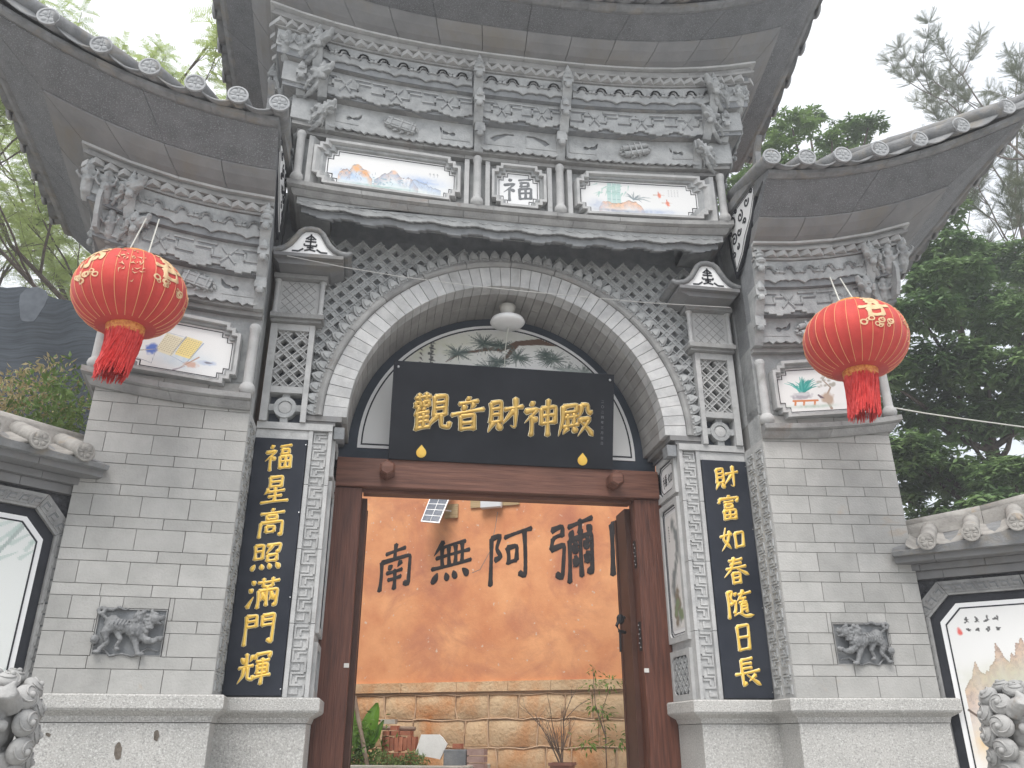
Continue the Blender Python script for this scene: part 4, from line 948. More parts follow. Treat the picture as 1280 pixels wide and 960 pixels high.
# bays
X2U = lambda x: (x+2.1)/4.2
for (x0, x1, scp, dia) in ((-1.76, -.44, SC['books'], False), (-.36, .36, None, True), (.44, 1.76, SC['scroll'], False)):
    build_frieze(SWT, 1, X2U(x0), X2U(x1), ZT, tw, .36, .44, scp, dia=dia)
for x in (-1.8, -.4, .4, 1.8):
    u = X2U(x)
    for t, f, z in (('low', .05, 6.84), ('mid', .16, 7.12), ('top', .24, 7.40)): place('bracket', BR[t], tw, SWT, 1, u, f, z, sc_=1.05 if t != 'top' else 1.08)
for x in (-2.03, 2.03):
    u = X2U(x); place('bracket', BR['mid'], tw, SWT, 1, u, .12, 7.12); link('carved_figure', FIG[0], tw, SWT.M(1, u, .30, 7.47))
for sgn in (-1, 1):
    # plain boards between the last bracket and the corner
    for (f, (z0, z1)) in ((.10, ZT['A']), (.21, ZT['B']), (.29, ZT['C'])):
        mb = MB(); ua, ub = (X2U(1.84), .998) if sgn > 0 else (.002, X2U(-1.84))
        mb.prism([(ua, z0), (ub, z0), (ub, z1), (ua, z1)], -.05, .03, lambda u, v, d: SWT.P(1, u, f+d, v)); build(mb, 'corner_board', ['carved'], tw)
    ucor = 1.0 if sgn > 0 else 0.0
    for j, (f, z, sc1) in enumerate(((.0, 6.90, .9), (.08, 7.20, 1.0), (.14, 7.48, 1.1))):
        link('beast_bracket', BEAST[j % 2], tw, SWT.M(1, ucor, f, z)@Matrix.Rotation(-sgn*R(45), 4, 'Z')@Matrix.Scale(sc1, 4))
        link('beast_bracket', BEAST[(j+1) % 2], tw, SWT.M(1, ucor-sgn*.035, f, z)@Matrix.Rotation(-sgn*R(15), 4, 'Z')@Matrix.Scale(.6*sc1, 4))
    for k in (.02, .05): link('carved_figure', FIG[1], tw, SWT.M(1, ucor-sgn*k, .30+.04*k, 7.50)@Matrix.Scale(1.0, 4))
    si = 2 if sgn > 0 else 0
    for u in ((.25, .6) if sgn > 0 else (.75, .4)):
        for t, f, z in (('low', .05, 6.84), ('mid', .16, 7.12), ('top', .24, 7.40)): place('bracket', BR[t], tw, SWT, si, u, f, z)
    for (f, z0, z1, ed) in ((.13,)+ZT['A']+(scal(.23, .038, 'wave'),), (.235,)+ZT['B']+(scal(.34, .055, 'steps2'),), (.315,)+ZT['C']+(scal(.30, .032, 'cloud'),)):
        board(SWT, si, .02, .90, f, z0, z1, .022, ed, tw)
COLT = column_mesh(.58, .040)
for x in (-2.05, -.4, .4, 2.05): link('small_column', COLT, gate, SWT.M(1, X2U(x), .055, 6.216))
# upright jambs beside the columns
for x in (-1.955, -.50, -.30, .30, .50, 1.955):
    mb = MB(); mb.prism([(X2U(x-.022), 6.218), (X2U(x+.022), 6.218), (X2U(x+.022), 6.76), (X2U(x-.022), 6.76)], -.01, .055, lambda u, v, d: SWT.P(1, u, d, v)); build(mb, 'upright_bar', ['trim'], gate)
fnT = lambda x, d, z: SWT.P(1, X2U(x), d, z)
picture(gate, fnT, -1.225, 6.49, 1.34, .50, cv_mountain(), .048)
picture(gate, fnT, 1.225, 6.49, 1.34, .50, cv_bamboo(), .048)
pic, f2 = picture(gate, fnT, 0, 6.49, .52, .50, None, .042)
mat('ink_grey', (.16, .17, .18), (.24, .25, .26), 9)
put_char('福', lambda u, v, d: f2(u, v, .013+d), .29, ['ink_grey'], pic, W=.095, h=.01, sx=1.12)
roof(SWT, [0, 1, 2], ZT, gate, .34, -.35)
# lower skirt: the centre wall behind everything
mb = MB()
for s in (-1, 1): mb.box(s*1.80 if s > 0 else -2.254, 2.254 if s > 0 else -1.80, .08, .70, Z0, 6.1)
mb.box(-2.25, 2.25, .10, .75, 6.0, 6.6)
for s in (-1, 1): mb.box(min(s*2.256, s*3.2), max(s*2.256, s*3.2), .02, .72, 5.9, 6.58)
build(mb, 'wall_core', ['recess'], gate)

# ============================================================ ARCH
ZC, RI, RO_ = 4.19, 1.487, 1.70
arch = link('archway', None, gate)
NV = 50
def wedge(r0, r1, y0, y1, n, gap=.005, sub=2, mats=('voussoir',), bev=.003):
    mb = MB(); da = PI/n/2-gap/2/r0; vs = []
    for (y, g_) in ((y1, 0), (y0+bev, 0), (y0, bev)):
        for j in range(sub+1):
            a = -da+2*da*j/sub
            for r in (r0+g_, r1-g_): vs.append((r*math.sin(a)*(1-0), y, r*math.cos(a)))
    W_ = 2*(sub+1); fs = []
    def loop(k): return [k*W_+2*j for j in range(sub+1)]+[k*W_+2*j+1 for j in range(sub, -1, -1)]
    l0, l1, l2 = loop(0), loop(1), loop(2); n_ = len(l0)
    for a_, b_ in ((l0, l1), (l1, l2)):
        for q in range(n_): fs.append((a_[q], a_[(q+1) % n_], b_[(q+1) % n_], b_[q]))
    fs.append(tuple(l0)); fs.append(tuple(l2)); mb.add(vs, fs); return mb.mesh('voussoir', mats)
me = wedge(RI, RO_, -.03, .14, NV)
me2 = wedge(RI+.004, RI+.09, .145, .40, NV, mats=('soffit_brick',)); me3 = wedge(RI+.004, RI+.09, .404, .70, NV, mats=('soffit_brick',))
for k in range(NV):
    a = PI*(k+.5)/NV-PI/2
    link('voussoir', me, arch, Matrix.Translation((0, random.uniform(-.002, .002), ZC))@Matrix.Rotation(a, 4, 'Y'))
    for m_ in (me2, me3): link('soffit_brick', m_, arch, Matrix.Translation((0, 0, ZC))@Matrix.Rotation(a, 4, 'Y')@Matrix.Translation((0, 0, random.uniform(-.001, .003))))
mb = MB(); 
# bead moulding
mb = MB(); prof = [(1.703, .03), (1.703, -.045), (1.715, -.062), (1.735, -.068), (1.752, -.060), (1.765, -.05), (1.782, -.05), (1.79, -.035), (1.79, .03)]
def arc_sweep(mb, prof, a0, a1, n, zc=ZC):
    vs = [(r*math.sin(a), y, zc+r*math.cos(a)) for a in [a0+(a1-a0)*k/n for k in range(n+1)] for r, y in prof]; m = len(prof)
    fs = [tuple(range(m)), tuple(range(n*m, (n+1)*m))]+[(k*m+q, k*m+(q+1) % m, (k+1)*m+(q+1) % m, (k+1)*m+q) for k in range(n) for q in range(m)]; mb.add(vs, fs)
mb = MB(); arc_sweep(mb, [(1.58, .145), (1.75, .03), (1.75, .74), (1.58, .74)], -PI/2, PI/2, 40); build(mb, 'arch_core', ['mortar'], arch)
for k in range(12):
    mb = MB(); a0 = -PI/2+PI*k/12; arc_sweep(mb, prof, a0+.002, a0+PI/12-.002, 5); o = build(mb, 'arch_moulding', ['ledge'], arch); smooth_by_angle(o.data, 30)
mb = MB(); bt = MB(); bt.ball((0, 0, 0), (.011, .008, .011), 6)
for k in range(110):
    a = -PI/2+PI*(k+.5)/110; c = Vector((1.773*math.sin(a), -.053, ZC+1.773*math.cos(a))); mb.add([Vector(v)+c for v in bt.v], bt.f)
build(mb, 'bead_row', ['carved'], arch, kind='stuff', smooth=True)
# petals
mb = MB(); n = 5; P = [(-.050, 0), (-.046, .035), (-.030, .068), (0, .098), (.030, .068), (.046, .035), (.050, 0)]
mb.prism(P, -.05, .01, lambda u, v, d: (u, d, v)); Pi = [(x*.55, .012+y*.62) for x, y in P]
mb.prism(Pi, -.066, -.05, lambda u, v, d: (u, d, v)); pm = mb.mesh('petal', ['carved'])
NPt = 52
for k in range(NPt):
    a = PI*(k+.5)/NPt-PI/2
    link('petal', pm, arch, Matrix.Translation((0, 0, ZC))@Matrix.Rotation(a, 4, 'Y')@Matrix.Translation((0, 0, 1.788))@Matrix.Rotation(R(12), 4, 'X'))

# spandrel lattice ------------------------------------------------
sp = link('spandrel_lattice', None, gate)
RL = 1.84
mb = MB(); P = []
for s in (-1, 1):
    pass
nA = 40; outer = [(-2.20, 5.25), (-2.20, 6.12), (2.20, 6.12), (2.20, 5.25), (1.86, 5.25), (1.86, 4.10)]
inn = [(1.75*math.cos(a), ZC+1.75*math.sin(a)) for a in [PI*k/nA for k in range(nA+1)]]
poly = [(-1.86, 4.10), (-1.86, 5.25)]+outer[0:6]+inn
me = flat_holes(poly, [], .02, 'backing'); me = mapmesh(me, lambda x, y, z: (x, .05+z, y), ['recess'])
link('backing_panel', me, sp)
def inside(x, z):
    if z > 6.06 or math.hypot(x, z-ZC) < RL-.02: return False
    ax = abs(x)
    if z < 5.24: return ax < 1.85 and z > 4.1
    return ax < 2.19
def clip_bars(ins, c0, c1, spacing, dirn, xr, zr, step=.01):
    segs = []
    c = c0
    while c < c1:
        # line x - dirn*z = c  ;  param x
        run = None; x = xr[0]
        while x <= xr[1]+1e-6:
            z = (x-c)*dirn
            ok = zr[0] < z < zr[1] and ins(x, z)
            if ok and run is None: run = [x, x]
            elif ok: run[1] = x
            elif run is not None:
                if run[1]-run[0] > .04: segs.append(((run[0], (run[0]-c)*dirn), (run[1], (run[1]-c)*dirn)))
                run = None
            x += step
        if run and run[1]-run[0] > .04: segs.append(((run[0], (run[0]-c)*dirn), (run[1], (run[1]-c)*dirn)))
        c += spacing
    return segs
def lattice_bar(p, q, w_, y0, y1, parent, mats=('carved',), fn=None):
    dx, dz = q[0]-p[0], q[1]-p[1]; L = math.hypot(dx, dz); ux, uz = dx/L, dz/L; nx, nz = -uz, ux
    prof = [(-1, 0), (-1, 1), (-.62, 1.0), (-.45, .78), (.45, .78), (.62, 1.0), (1, 1), (1, 0)]
    mb = MB(); vs = []
    for t in (0, L):
        for a, h in prof:
            x = p[0]+ux*t+nx*a*w_; z = p[1]+uz*t+nz*a*w_; y = y0+(y1-y0)*h; vs.append(fn(x, y, z) if fn else (x, y, z))
    m = len(prof); fs = [tuple(range(m)), tuple(range(m, 2*m))]+[(k, (k+1) % m, m+(k+1) % m, m+k) for k in range(m)]
    mb.add(vs, fs); return build(mb, 'lattice_bar', mats, parent)
cell = .166
for dirn in (1, -1):
    for p, q in clip_bars(inside, -9 if dirn > 0 else 1.9, -1.6 if dirn > 0 else 9, cell, dirn, (-2.2, 2.2), (4.1, 6.07)):
        lattice_bar(p, q, .029, .045, -.012-(.002 if dirn > 0 else 0), sp, ('carved',))

# side bays between arch and wing ---------------------------------
def frame_bar(mb, x0, x1, z0, z1, y0, y1, s): mb.box(min(s*x0, s*x1), max(s*x0, s*x1), y0, y1, z0, z1)
for s in (-1, 1):
    bay = link('side_lattice', None, gate)
    for (x0, x1, z0, z1) in ((1.84, 1.888, 4.105, 5.06), (2.172, 2.235, 4.105, 5.06), (1.89, 2.17, 4.995, 5.06), (1.89, 2.17, 4.375, 4.435)):
        mb = MB(); frame_bar(mb, x0, x1, z0, z1, -.085, .06, s); build(mb, 'frame_bar', ['trim'], bay)
    mb = MB(); frame_bar(mb, 1.885, 2.175, 4.08, 5.0, .045, .06, s); build(mb, 'backing_panel', ['recess_blue'], bay)
    ins = lambda x, z: 1.885 < x < 2.175 and 4.43 < z < 5.0
    for dirn in (1, -1):
        for p, q in clip_bars(ins, -9, 9, .150, dirn, (1.885, 2.175), (4.43, 5.0), .005):
            lattice_bar((s*p[0], p[1]), (s*q[0], q[1]), .023, .03, -.060-(.002 if dirn > 0 else 0), bay, ('trim',))
    # cross and ring
    cx_, cz_ = 2.03, 4.245
    mb = MB(); 
    mb.box(s*cx_-.033, s*cx_+.033, -.050, .04, 4.108, 4.373); build(mb, 'cross_bar', ['carved'], bay)
    for a_, b_ in ((1.89, cx_-.034), (cx_+.034, 2.17)):
        mb = MB(); frame_bar(mb, a_, b_, cz_-.03, cz_+.03, -.050, .04, s); build(mb, 'cross_bar', ['carved'], bay)
    mb = MB(); rn = lambda r: [(s*cx_+r*math.cos(t), cz_+r*math.sin(t)) for t in [2*PI*k/28 for k in range(28)]]
    mb.ring(rn(.098), rn(.062), -.062, .03, lambda u, v, d: (u, d, v)); build(mb, 'cross_ring', ['carved'], bay)
    mb = MB(); mb.lathe([(.001, .05), (.060, .05), (.060, -.045), (.052, -.054), (.001, -.060)], 24, Matrix.Translation((s*cx_, 0, cz_))@Matrix.Rotation(-PI/2, 4, 'X')@Matrix.Diagonal((1, 1, 1, 1)))
    mb.v = [(x, y, z) for x, y, z in mb.v]; build(mb, 'cross_disc', ['trim'], bay)
    # ledge above lattice
    mb = MB(); frame_bar(mb, 1.785, 2.24, 5.064, 5.09, -.13, .06, s); build(mb, 'ledge_stone', ['ledge'], bay); mb = MB(); frame_bar(mb, 1.765, 2.245, 5.092, 5.135, -.165, .06, s); build(mb, 'ledge_stone', ['ledge'], bay)
    # reticulated box
    box = link('reticulated_box', None, gate)
    mb = MB(); frame_bar(mb, 1.83, 2.20, 5.137, 5.50, -.10, .05, s); build(mb, 'box_panel', ['trim'], box)
    mb = MB(); ins = lambda x, z: 1.86 < x < 2.17 and 5.15 < z < 5.49
    for dirn in (1, -1):
        for p, q in clip_bars(ins, -9, 9, .088, dirn, (1.86, 2.17), (5.15, 5.49), .004):
            dx, dz = q[0]-p[0], q[1]-p[1]; l = math.hypot(dx, dz); nx, nz = -dz/l*.0028, dx/l*.0028
            mb.prism([(s*(p[0]+nx), p[1]+nz), (s*(q[0]+nx), q[1]+nz), (s*(q[0]-nx), q[1]-nz), (s*(p[0]-nx), p[1]-nz)], -.1025-(.0006*dirn), -.098, lambda u, v, d: (u, d, v))
    build(mb, 'incised_lines', ['mortar'], box, kind='stuff')
    for x in (1.805, 2.215):
        mb = MB(); mb.lathe([(.001, 5.137), (.034, 5.137), (.034, 5.16), (.024, 5.17), (.024, 5.475), (.034, 5.485), (.034, 5.50), (.001, 5.50)], 12, Matrix.Translation((s*x, -.11, 0))); o = build(mb, 'corner_post', ['trim'], box); smooth_by_angle(o.data, 35)
    mb = MB(); frame_bar(mb, 1.76, 2.25, 5.502, 5.545, -.17, .04, s); build(mb, 'top_ledge', ['ledge'], box)
    # hood with curled gable
    hd = link('curled_hood', None, gate)
    mb = MB(); mb.box(min(s*1.62, s*2.245), max(s*1.62, s*2.245), -.40, .0, 5.60, 5.635)
    mb.prism([(s*1.62, 5.60), (s*2.245, 5.60), (s*2.20, 5.55), (s*1.74, 5.55)], -.34, .0, lambda u, v, d: (u, d, v)); build(mb, 'hood_slab', ['plain_slab'], hd)
    # ogee gable (x measured from its centre)
    cxg = 1.93
    og = [(-.31, .0), (-.27, .006), (-.22, .03), (-.17, .08), (-.13, .15), (-.10, .205), (-.06, .24), (0, .25), (.06, .24), (.10, .205), (.13, .15), (.17, .08), (.22, .03), (.27, .006), (.31, .0)]
    fo = lambda u, v, d: (s*(cxg+u), d, 5.637+v)
    mb = MB(); mb.prism(og[1:-1], -.375, -.0, fo); build(mb, 'gable_face', ['white_paint'], hd)
    # rolled rim
    pts = [(-.38, .045), (-.345, .025)]+[(x*1.03, y+.022) for x, y in og]+[(.345, .025), (.38, .045)]
    mb = MB(); mb.tube([fo(x, y, -.385) for x, y in pts], [.018, .024]+[.028]*15+[.024, .018], 8); build(mb, 'rolled_rim', ['tile'], hd, smooth=True)
    mb = MB()
    for (a, b), (c_, d_) in zip(pts[:-1], pts[1:]): mb.prism([(a, b-.012), (c_, d_-.012), (c_, d_+.012), (a, b+.012)], -.38, .0, fo)
    build(mb, 'curved_cover', ['tile'], hd)
    # stylised longevity emblem
    mb = MB(); f4 = lambda u, v, d: fo(u*1.0, v, -.376-d)
    def ln(pts, wd=.007):
        for (x0, y0), (x1, y1) in zip(pts[:-1], pts[1:]):
            dx, dy = x1-x0, y1-y0; l = math.hypot(dx, dy); nx, ny = -dy/l*wd, dx/l*wd
            mb.prism([(x0+nx, y0+ny), (x1+nx, y1+ny), (x1-nx, y1-ny), (x0-nx, y0-ny)], 0, .005, f4)
    ln([(0, .22), (0, .05)]); ln([(-.045, .165), (0, .205), (.045, .165)]); ln([(-.05, .14), (.05, .14)]); ln([(-.055, .115), (-.055, .095), (.055, .095), (.055, .115)]); ln([(-.03, .075), (.03, .075)])
    ln([(-.06, .06), (-.10, .03), (-.16, .03)]); ln([(.06, .06), (.10, .03), (.16, .03)]); ln([(-.05, .04), (0, .055), (.05, .04)]); ln([(-.03, .165), (.03, .165)], .005)
    build(mb, 'emblem', ['black_paint'], hd)
    # ------------ jamb with fret column
    jb = link('jamb', None, gate)
    z = Z0; k = 0
    for (z0, z1) in ((1.846, 2.40), (2.404, 3.0), (3.004, 3.55), (3.554, 4.04)):
        mb = MB(); frame_bar(mb, 1.60, 2.25, z0, z1, -.012, .62, s); build(mb, 'jamb_stone', ['trim'], jb)
        mb = MB(); frame_bar(mb, 1.765, 1.80, z0, z1-.001, -.05, -.012, s); frame_bar(mb, 1.60, 1.632, z0, z1-.001, -.045, -.012, s); build(mb, 'border_strip', ['trim'], jb)
        mb = MB(); meander(mb, lambda u, v, d: (s*(1.640+u), -.012-d, v), .118, z0+.012, z1-.012, .148, -.001, .014); build(mb, 'fret_bars', ['trim'], jb, kind='stuff')
    mb = MB(); frame_bar(mb, 1.60, 2.25, 4.042, 4.103, -.06, .62, s); build(mb, 'lintel_stone', ['trim'], jb)
    mb = MB(); frame_bar(mb, 1.80, 2.25, 3.955, 4.038, -.04, -.012, s); build(mb, 'lintel_stone', ['trim'], jb)
    # impost moulding at the springing of the vault
    for (x0, z0, z1, y0) in ((1.585, 4.105, 4.14, -.02), (1.53, 4.142, 4.185, -.035)):
        mb = MB(); frame_bar(mb, x0, 1.86, z0, z1+(.004 if z1 > 4.18 else 0), y0, .66, s); build(mb, 'impost_moulding', ['plain_slab'], jb)
    mb = MB(); frame_bar(mb, 1.50, 1.59, 3.99, 4.10, -.01, .12, s); build(mb, 'impost_corbel', ['carved_dark'], jb)
# ============================================================ REVEAL PANELS (both sides of the passage)
def cv_scroll(seed):
    c = Canvas(40, 110, (.72, .71, .69), asp=.33)
    for k in range(14): c.blob(.20+.09*math.sin(k*.5), .1+k*.06, .07, .08, (.22, .24, .24), .6)
    for k in range(10): c.blob(.08+RNG.rand()*.15, .65+RNG.rand()*.3, .06, .05, (.24, .20, .15), .7)
    for k in range(8): c.blob(.12+RNG.rand()*.15, .78+RNG.rand()*.18, .05, .04, (.22, .28, .16), .7)
    for k in range(6): c.line([(.08, .1+k*.025), (.10, .11+k*.025)], .01, (.1, .1, .1), .8)
    return c
for s in (-1, 1):
    fnR = lambda u, v, d: (s*(1.600-d), .29+u*(-s)*-1 if s > 0 else .29-u, v)
    fnR = (lambda u, v, d: (1.600-d, .30-u, v)) if s > 0 else (lambda u, v, d: (-1.600+d, .30+u, v))
    rv = link('reveal_panel', None, gate)
    def oct_(w_, h, c_): return [(-w_/2+c_, -h/2), (w_/2-c_, -h/2), (w_/2, -h/2+c_), (w_/2, h/2-c_), (w_/2-c_, h/2), (-w_/2+c_, h/2), (-w_/2, h/2-c_), (-w_/2, -h/2+c_)]
    for (zc_, h, st) in ((3.86, .34, .045), (2.98, 1.22, .035), (2.06, .36, .04)):
        f5 = lambda u, v, d: fnR(u, zc_+v, d)
        mb = MB(); mb.ring(oct_(.50, h+.06, .002), oct_(.40, h-.04, st), 0, .030, f5); build(mb, 'panel_frame', ['trim'], rv)
        mb = MB(); mb.ring(oct_(.40, h-.04, st), oct_(.385, h-.055, st), .0, .014, f5); build(mb, 'black_border', ['black_paint'], rv)
        if h != .36:
            mb = MB(); mb.prism(oct_(.384, h-.056, st), .0, .006, f5); build(mb, 'white_slab', ['white_paint'], rv)
            mb = MB(); mb.ring(oct_(.35, h-.09, st), oct_(.34, h-.10, st), .006, .010, f5); build(mb, 'black_line', ['black_paint'], rv)
        if h > 1:
            me = panel_mesh(cv_scroll(s), lambda u, v: f5((u-.5)*.31, (v-.5)*(h-.17), .008)); link('painting', me, rv)
        elif h == .34:
            for q, ch in ((-.07, '福'), (.07, '如')): put_char(ch, lambda u, v, d: f5(q+u, v-.01, .007+d), .13, ['black_paint'], rv, W=.10, h=.01)
        else:
            mb = MB(); mb.prism(oct_(.384, h-.056, st), -.0, .003, f5); build(mb, 'dark_back', ['recess'], rv)
            ins = lambda x, z: abs(x) < .19 and abs(z) < .15
            for dirn in (1, -1):
                for p, q in clip_bars(ins, -1, 1, .095, dirn, (-.19, .19), (-.15, .15), .005):
                    lattice_bar((p[0], p[1]), (q[0], q[1]), .016, .003, .024+(.001*dirn), rv, fn=lambda x, y, z: f5(x, z, y))

# ============================================================ LUNETTE
lu = link('lunette', None, gate)
def arcpoly(r, zlo, n=48, cx=0):
    a0 = math.asin((zlo-ZC)/r); return [(r*math.cos(a), ZC+r*math.sin(a)) for a in [a0+(PI-2*a0)*k/n for k in range(n+1)]]
fy = lambda u, v, d: (u, .69-d, v)
mat('slate_band', (.035, .045, .06), (.06, .072, .095), 4, .6)
mb = MB(); mb.prism(arcpoly(1.62, 3.90), -.05, 0, fy); build(mb, 'slate_back', ['slate_band'], lu)
mb = MB(); mb.prism(arcpoly(1.405, 4.155), 0, .012, fy); build(mb, 'white_slab', ['white_paint'], lu)
mb = MB(); mb.ring(arcpoly(1.372, 4.185), arcpoly(1.358, 4.199), .012, .017, fy); build(mb, 'black_line', ['black_paint'], lu)
c = Canvas(230, 128, (.79, .79, .78)); A = c.asp
c.wash(.35, .15, .5, .25, (.62, .62, .50), .9); c.wash(1.2, .05, .5, .10, (.60, .62, .55), .7)
def bough(pts, w_): c.line(pts, w_, (.13, .075, .05), 1, True)
def needles(x, y, r, n=60):
    for k in range(n):
        a = RNG.uniform(0, 2*PI); q = r*RNG.uniform(.5, 1.1); c.line([(x, y), (x+q*math.cos(a)*1.1, y+q*math.sin(a)*.75)], .006, (.06, .09, .08) if k % 3 else (.16, .20, .18), .8)
bough([(1.5, .08), (1.2, .07), (1.02, .10), (.9, .17), (.78, .16)], .035); bough([(1.02, .10), (.95, .22), (.85, .33)], .022); bough([(1.7, .35), (1.55, .33), (1.42, .42)], .016); bough([(.85, .16), (.62, .22), (.52, .30)], .014)
for (x, y, r) in ((.60, .22, .11), (.78, .12, .13), (.90, .13, .09), (1.02, .22, .12), (.82, .33, .12), (.88, .27, .1), (1.28, .22, .12), (1.38, .32, .12), (1.5, .33, .12), (1.22, .18, .08), (1.48, .74, .15), (1.55, .70, .12)): needles(x, y, r)
for k in range(5): c.line([(.40+.012*(k % 2), .14+k*.05), (.44, .15+k*.05)], .012, (.08, .08, .08)); c.line([(.42, .12+k*.05), (.41, .17+k*.05)], .010, (.08, .08, .08)); c.line([(.34, .20+k*.04), (.355, .22+k*.04)], .008, (.15, .13, .12))
c.blob(1.20, .36, .05, .035, (.16, .10, .11), .9); c.blob(1.245, .38, .03, .02, (.5, .3, .3), .9)
for k in range(14): c.wash(RNG.uniform(.2, 1.6), RNG.uniform(.3, .5), .15, .03, (.62, .66, .64), .5)
x0, x1, z0, z1 = -1.34, 1.34, 4.205, 5.535
me = panel_mesh(c, lambda u, v: fy(x0+(x1-x0)*u, z0+(z1-z0)*v, .0145))
bm = bmesh.new(); bm.from_mesh(me); bmesh.ops.delete(bm, geom=[f for f in bm.faces if math.hypot(f.calc_center_median().x, f.calc_center_median().z-ZC) > 1.356], context='FACES'); bm.to_mesh(me); bm.free()
link('painting', me, lu)

# ============================================================ DOORWAY
door = link('doorway', None, gate)
mb = MB(); mb.box(-1.60, 1.60, .50, .72, 3.715, 3.995); o = build(mb, 'lintel_beam', ['beam_wood'], door); o.modifiers.new('b', 'BEVEL').width = .006
for s in (-1, 1):
    mb = MB(); mb.box(s*1.32 if s > 0 else -1.60, 1.60 if s > 0 else -1.32, .54, .72, .75, 3.713); o = build(mb, 'post', ['dark_wood'], door); o.modifiers.new('b', 'BEVEL').width = .006
    mb = MB(); a, b = sorted((s*1.325, s*1.27)); mb.box(a, b, .72, 1.02, .75, 3.66); build(mb, 'door_leaf', ['door_leaf'], door)
    mb = MB(); mb.box(min(s*1.262, s*2.45), max(s*1.262, s*2.45), 1.022, 1.075, .78, 3.62); build(mb, 'door_panel', ['door_leaf'], door)
    # hexagonal beam peg
    mb = MB(); M = Matrix.Translation((s*1.10, .50, 3.855))@Matrix.Rotation(PI/2, 4, 'X')
    mb.lathe([(.001, 0), (.072, 0), (.080, .03), (.080, .16), (.060, .185), (.001, .19)], 6, M@Matrix.Rotation(PI/6, 4, 'Z')); build(mb, 'beam_peg', ['beam_wood'], door)
for zc_ in (3.18, 2.42):
    mb = MB(); mb.box(1.305, 1.365, .532, .5395, zc_-.14, zc_+.10) if False else None
    mb = MB(); mb.box(1.3135, 1.3195, .575, .635, zc_-.13, zc_+.13); 
    o = build(mb, 'hinge_plate', ['iron'], door)
    mb = MB()
    for k in range(6): mb.ball((1.3125, .592+.028*(k % 2), zc_-.10+.04*k), .007, 6)
    build(mb, 'hinge_screws', ['steel'], door)
mat('pale_sticker', (.62, .60, .57), None)
for (x, z) in ((1.336, 2.115), (-1.345, 2.13)):
    mb = MB(); mb.box(x-.022, x+.022, .533, .5395, z-.018, z+.018); build(mb, 'foam_pad', ['pale_sticker'], door)
mb = MB(); mb.tube([(1.25, .84, 2.62), (1.19, .83, 2.60), (1.16, .82, 2.54), (1.18, .82, 2.49), (1.25, .84, 2.48)], .016, 8); mb.ball((1.20, .82, 2.60), (.04, .02, .05), 8); mb.tube([(1.19, .82, 2.50), (1.185, .82, 2.30)], .012, 6); build(mb, 'door_handle', ['iron'], door)
mb = MB(); mb.box(-1.31, 1.31, .60, .74, 3.685, 3.712); build(mb, 'door_stop', ['beam_wood'], door)

# ============================================================ NAME PLAQUE
pq = thing('name_plaque', (0, .5, 4.0), 'large black plaque with five raised gold characters leaning out above the wooden lintel', 'plaque')
b0 = Vector((0, .475, 3.985)); t0 = Vector((0, .24, 4.91)); upv = (t0-b0).normalized(); nrm = Vector((0, -upv.z, upv.y)); hP = (t0-b0).length
fp = lambda u, v, d: tuple(b0+Vector((u, 0, 0))+upv*v+nrm*d)
mb = MB(); mb.box(-1.10, 1.10, -.04, 0, 0, hP, lambda x, y, z: fp(x, z, y)); o = build(mb, 'plaque_board', ['plaque'], pq); o.modifiers.new('b', 'BEVEL').width = .004
for ch, x in zip('觀音財神殿', (-.715, -.36, .0, .365, .715)): put_char(ch, lambda u, v, d: fp(x+u, .475+v, d), .375, ['gold_dark'], pq, W=.125, h=.06, rim=.016)
for s in (-1, 1):
    mb = MB(); P = [(0, .075)]+[(.048*math.sin(t)*(1 if True else 1), .0-.048*math.cos(t)) for t in [-PI*.70+PI*1.4*k/12 for k in range(13)]][::-1]
    mb.prism(P, .0, .012, lambda u, v, d: fp(s*.79+u, .075+v, d)); P2 = [(x*.72, y*.72) for x, y in P]; mb.prism(P2, .012, .018, lambda u, v, d: fp(s*.79+u, .075+v, d)); build(mb, 'gold_leaf_badge', ['gold'], pq)
    mb = MB(); mb.ball(fp(s*1.055, hP-.06, .004), .014, 8); build(mb, 'screw', ['steel'], pq, smooth=True)
me = font_mesh('二〇二四年三月吉日立', .002); 
vert = MB()
bpy.data.meshes.remove(me)
for k, ch in enumerate('二〇二四年三月吉日'):
    me = font_mesh(ch, .02); 
    for v in me.vertices: v.co = fp(.985+v.co.x*.032, .66-k*.052+v.co.y*.032, .001+v.co.z*.02)
    me.materials.clear(); me.materials.append(MATS['ink_grey']); link('small_character', me, pq)

# ============================================================ COUPLETS
for s, txt, lab in ((-1, '福星高照滿門輝', 'tall black board of seven gold characters fixed beside the doorway, ending just above the plinth under the lantern with the book painting'), (1, '財富如春隨日長', 'tall black board of seven gold characters whose top character has a shell radical, right of the doorway')):
    lab = 'tall black couplet board left of the doorway, first gold character 福, last 輝' if s < 0 else 'tall black couplet board right of the doorway, first gold character 財, last 長'
    cb = thing('couplet_board', (s*2.02, -.06, Z0), lab, 'sign', 'couplet boards flanking the doorway')
    mb = MB(); mb.box(min(s*1.806, s*2.246), max(s*1.806, s*2.246), -.068, -.014, Z0+.01, 3.95); o = build(mb, 'board_panel', ['board'], cb); o.modifiers.new('b', 'BEVEL').width = .004
    for k, ch in enumerate(txt):
        z = 3.775-k*.2865
        put_char(ch, lambda u, v, d: (s*2.028+u, -.069-d, z+v), .255, ['gold'], cb, W=.105, h=.05, rim=.016)
    for z in (Z0+.06, 2.6, 3.3, 3.90):
        mb = MB(); mb.ball((s*1.815 if s < 0 else s*2.236, -.069, z), .006, 6); build(mb, 'screw', ['steel'], cb)
VEIL_DENSITY = .0048  # density of the volume added to lift dark tones like lens glare

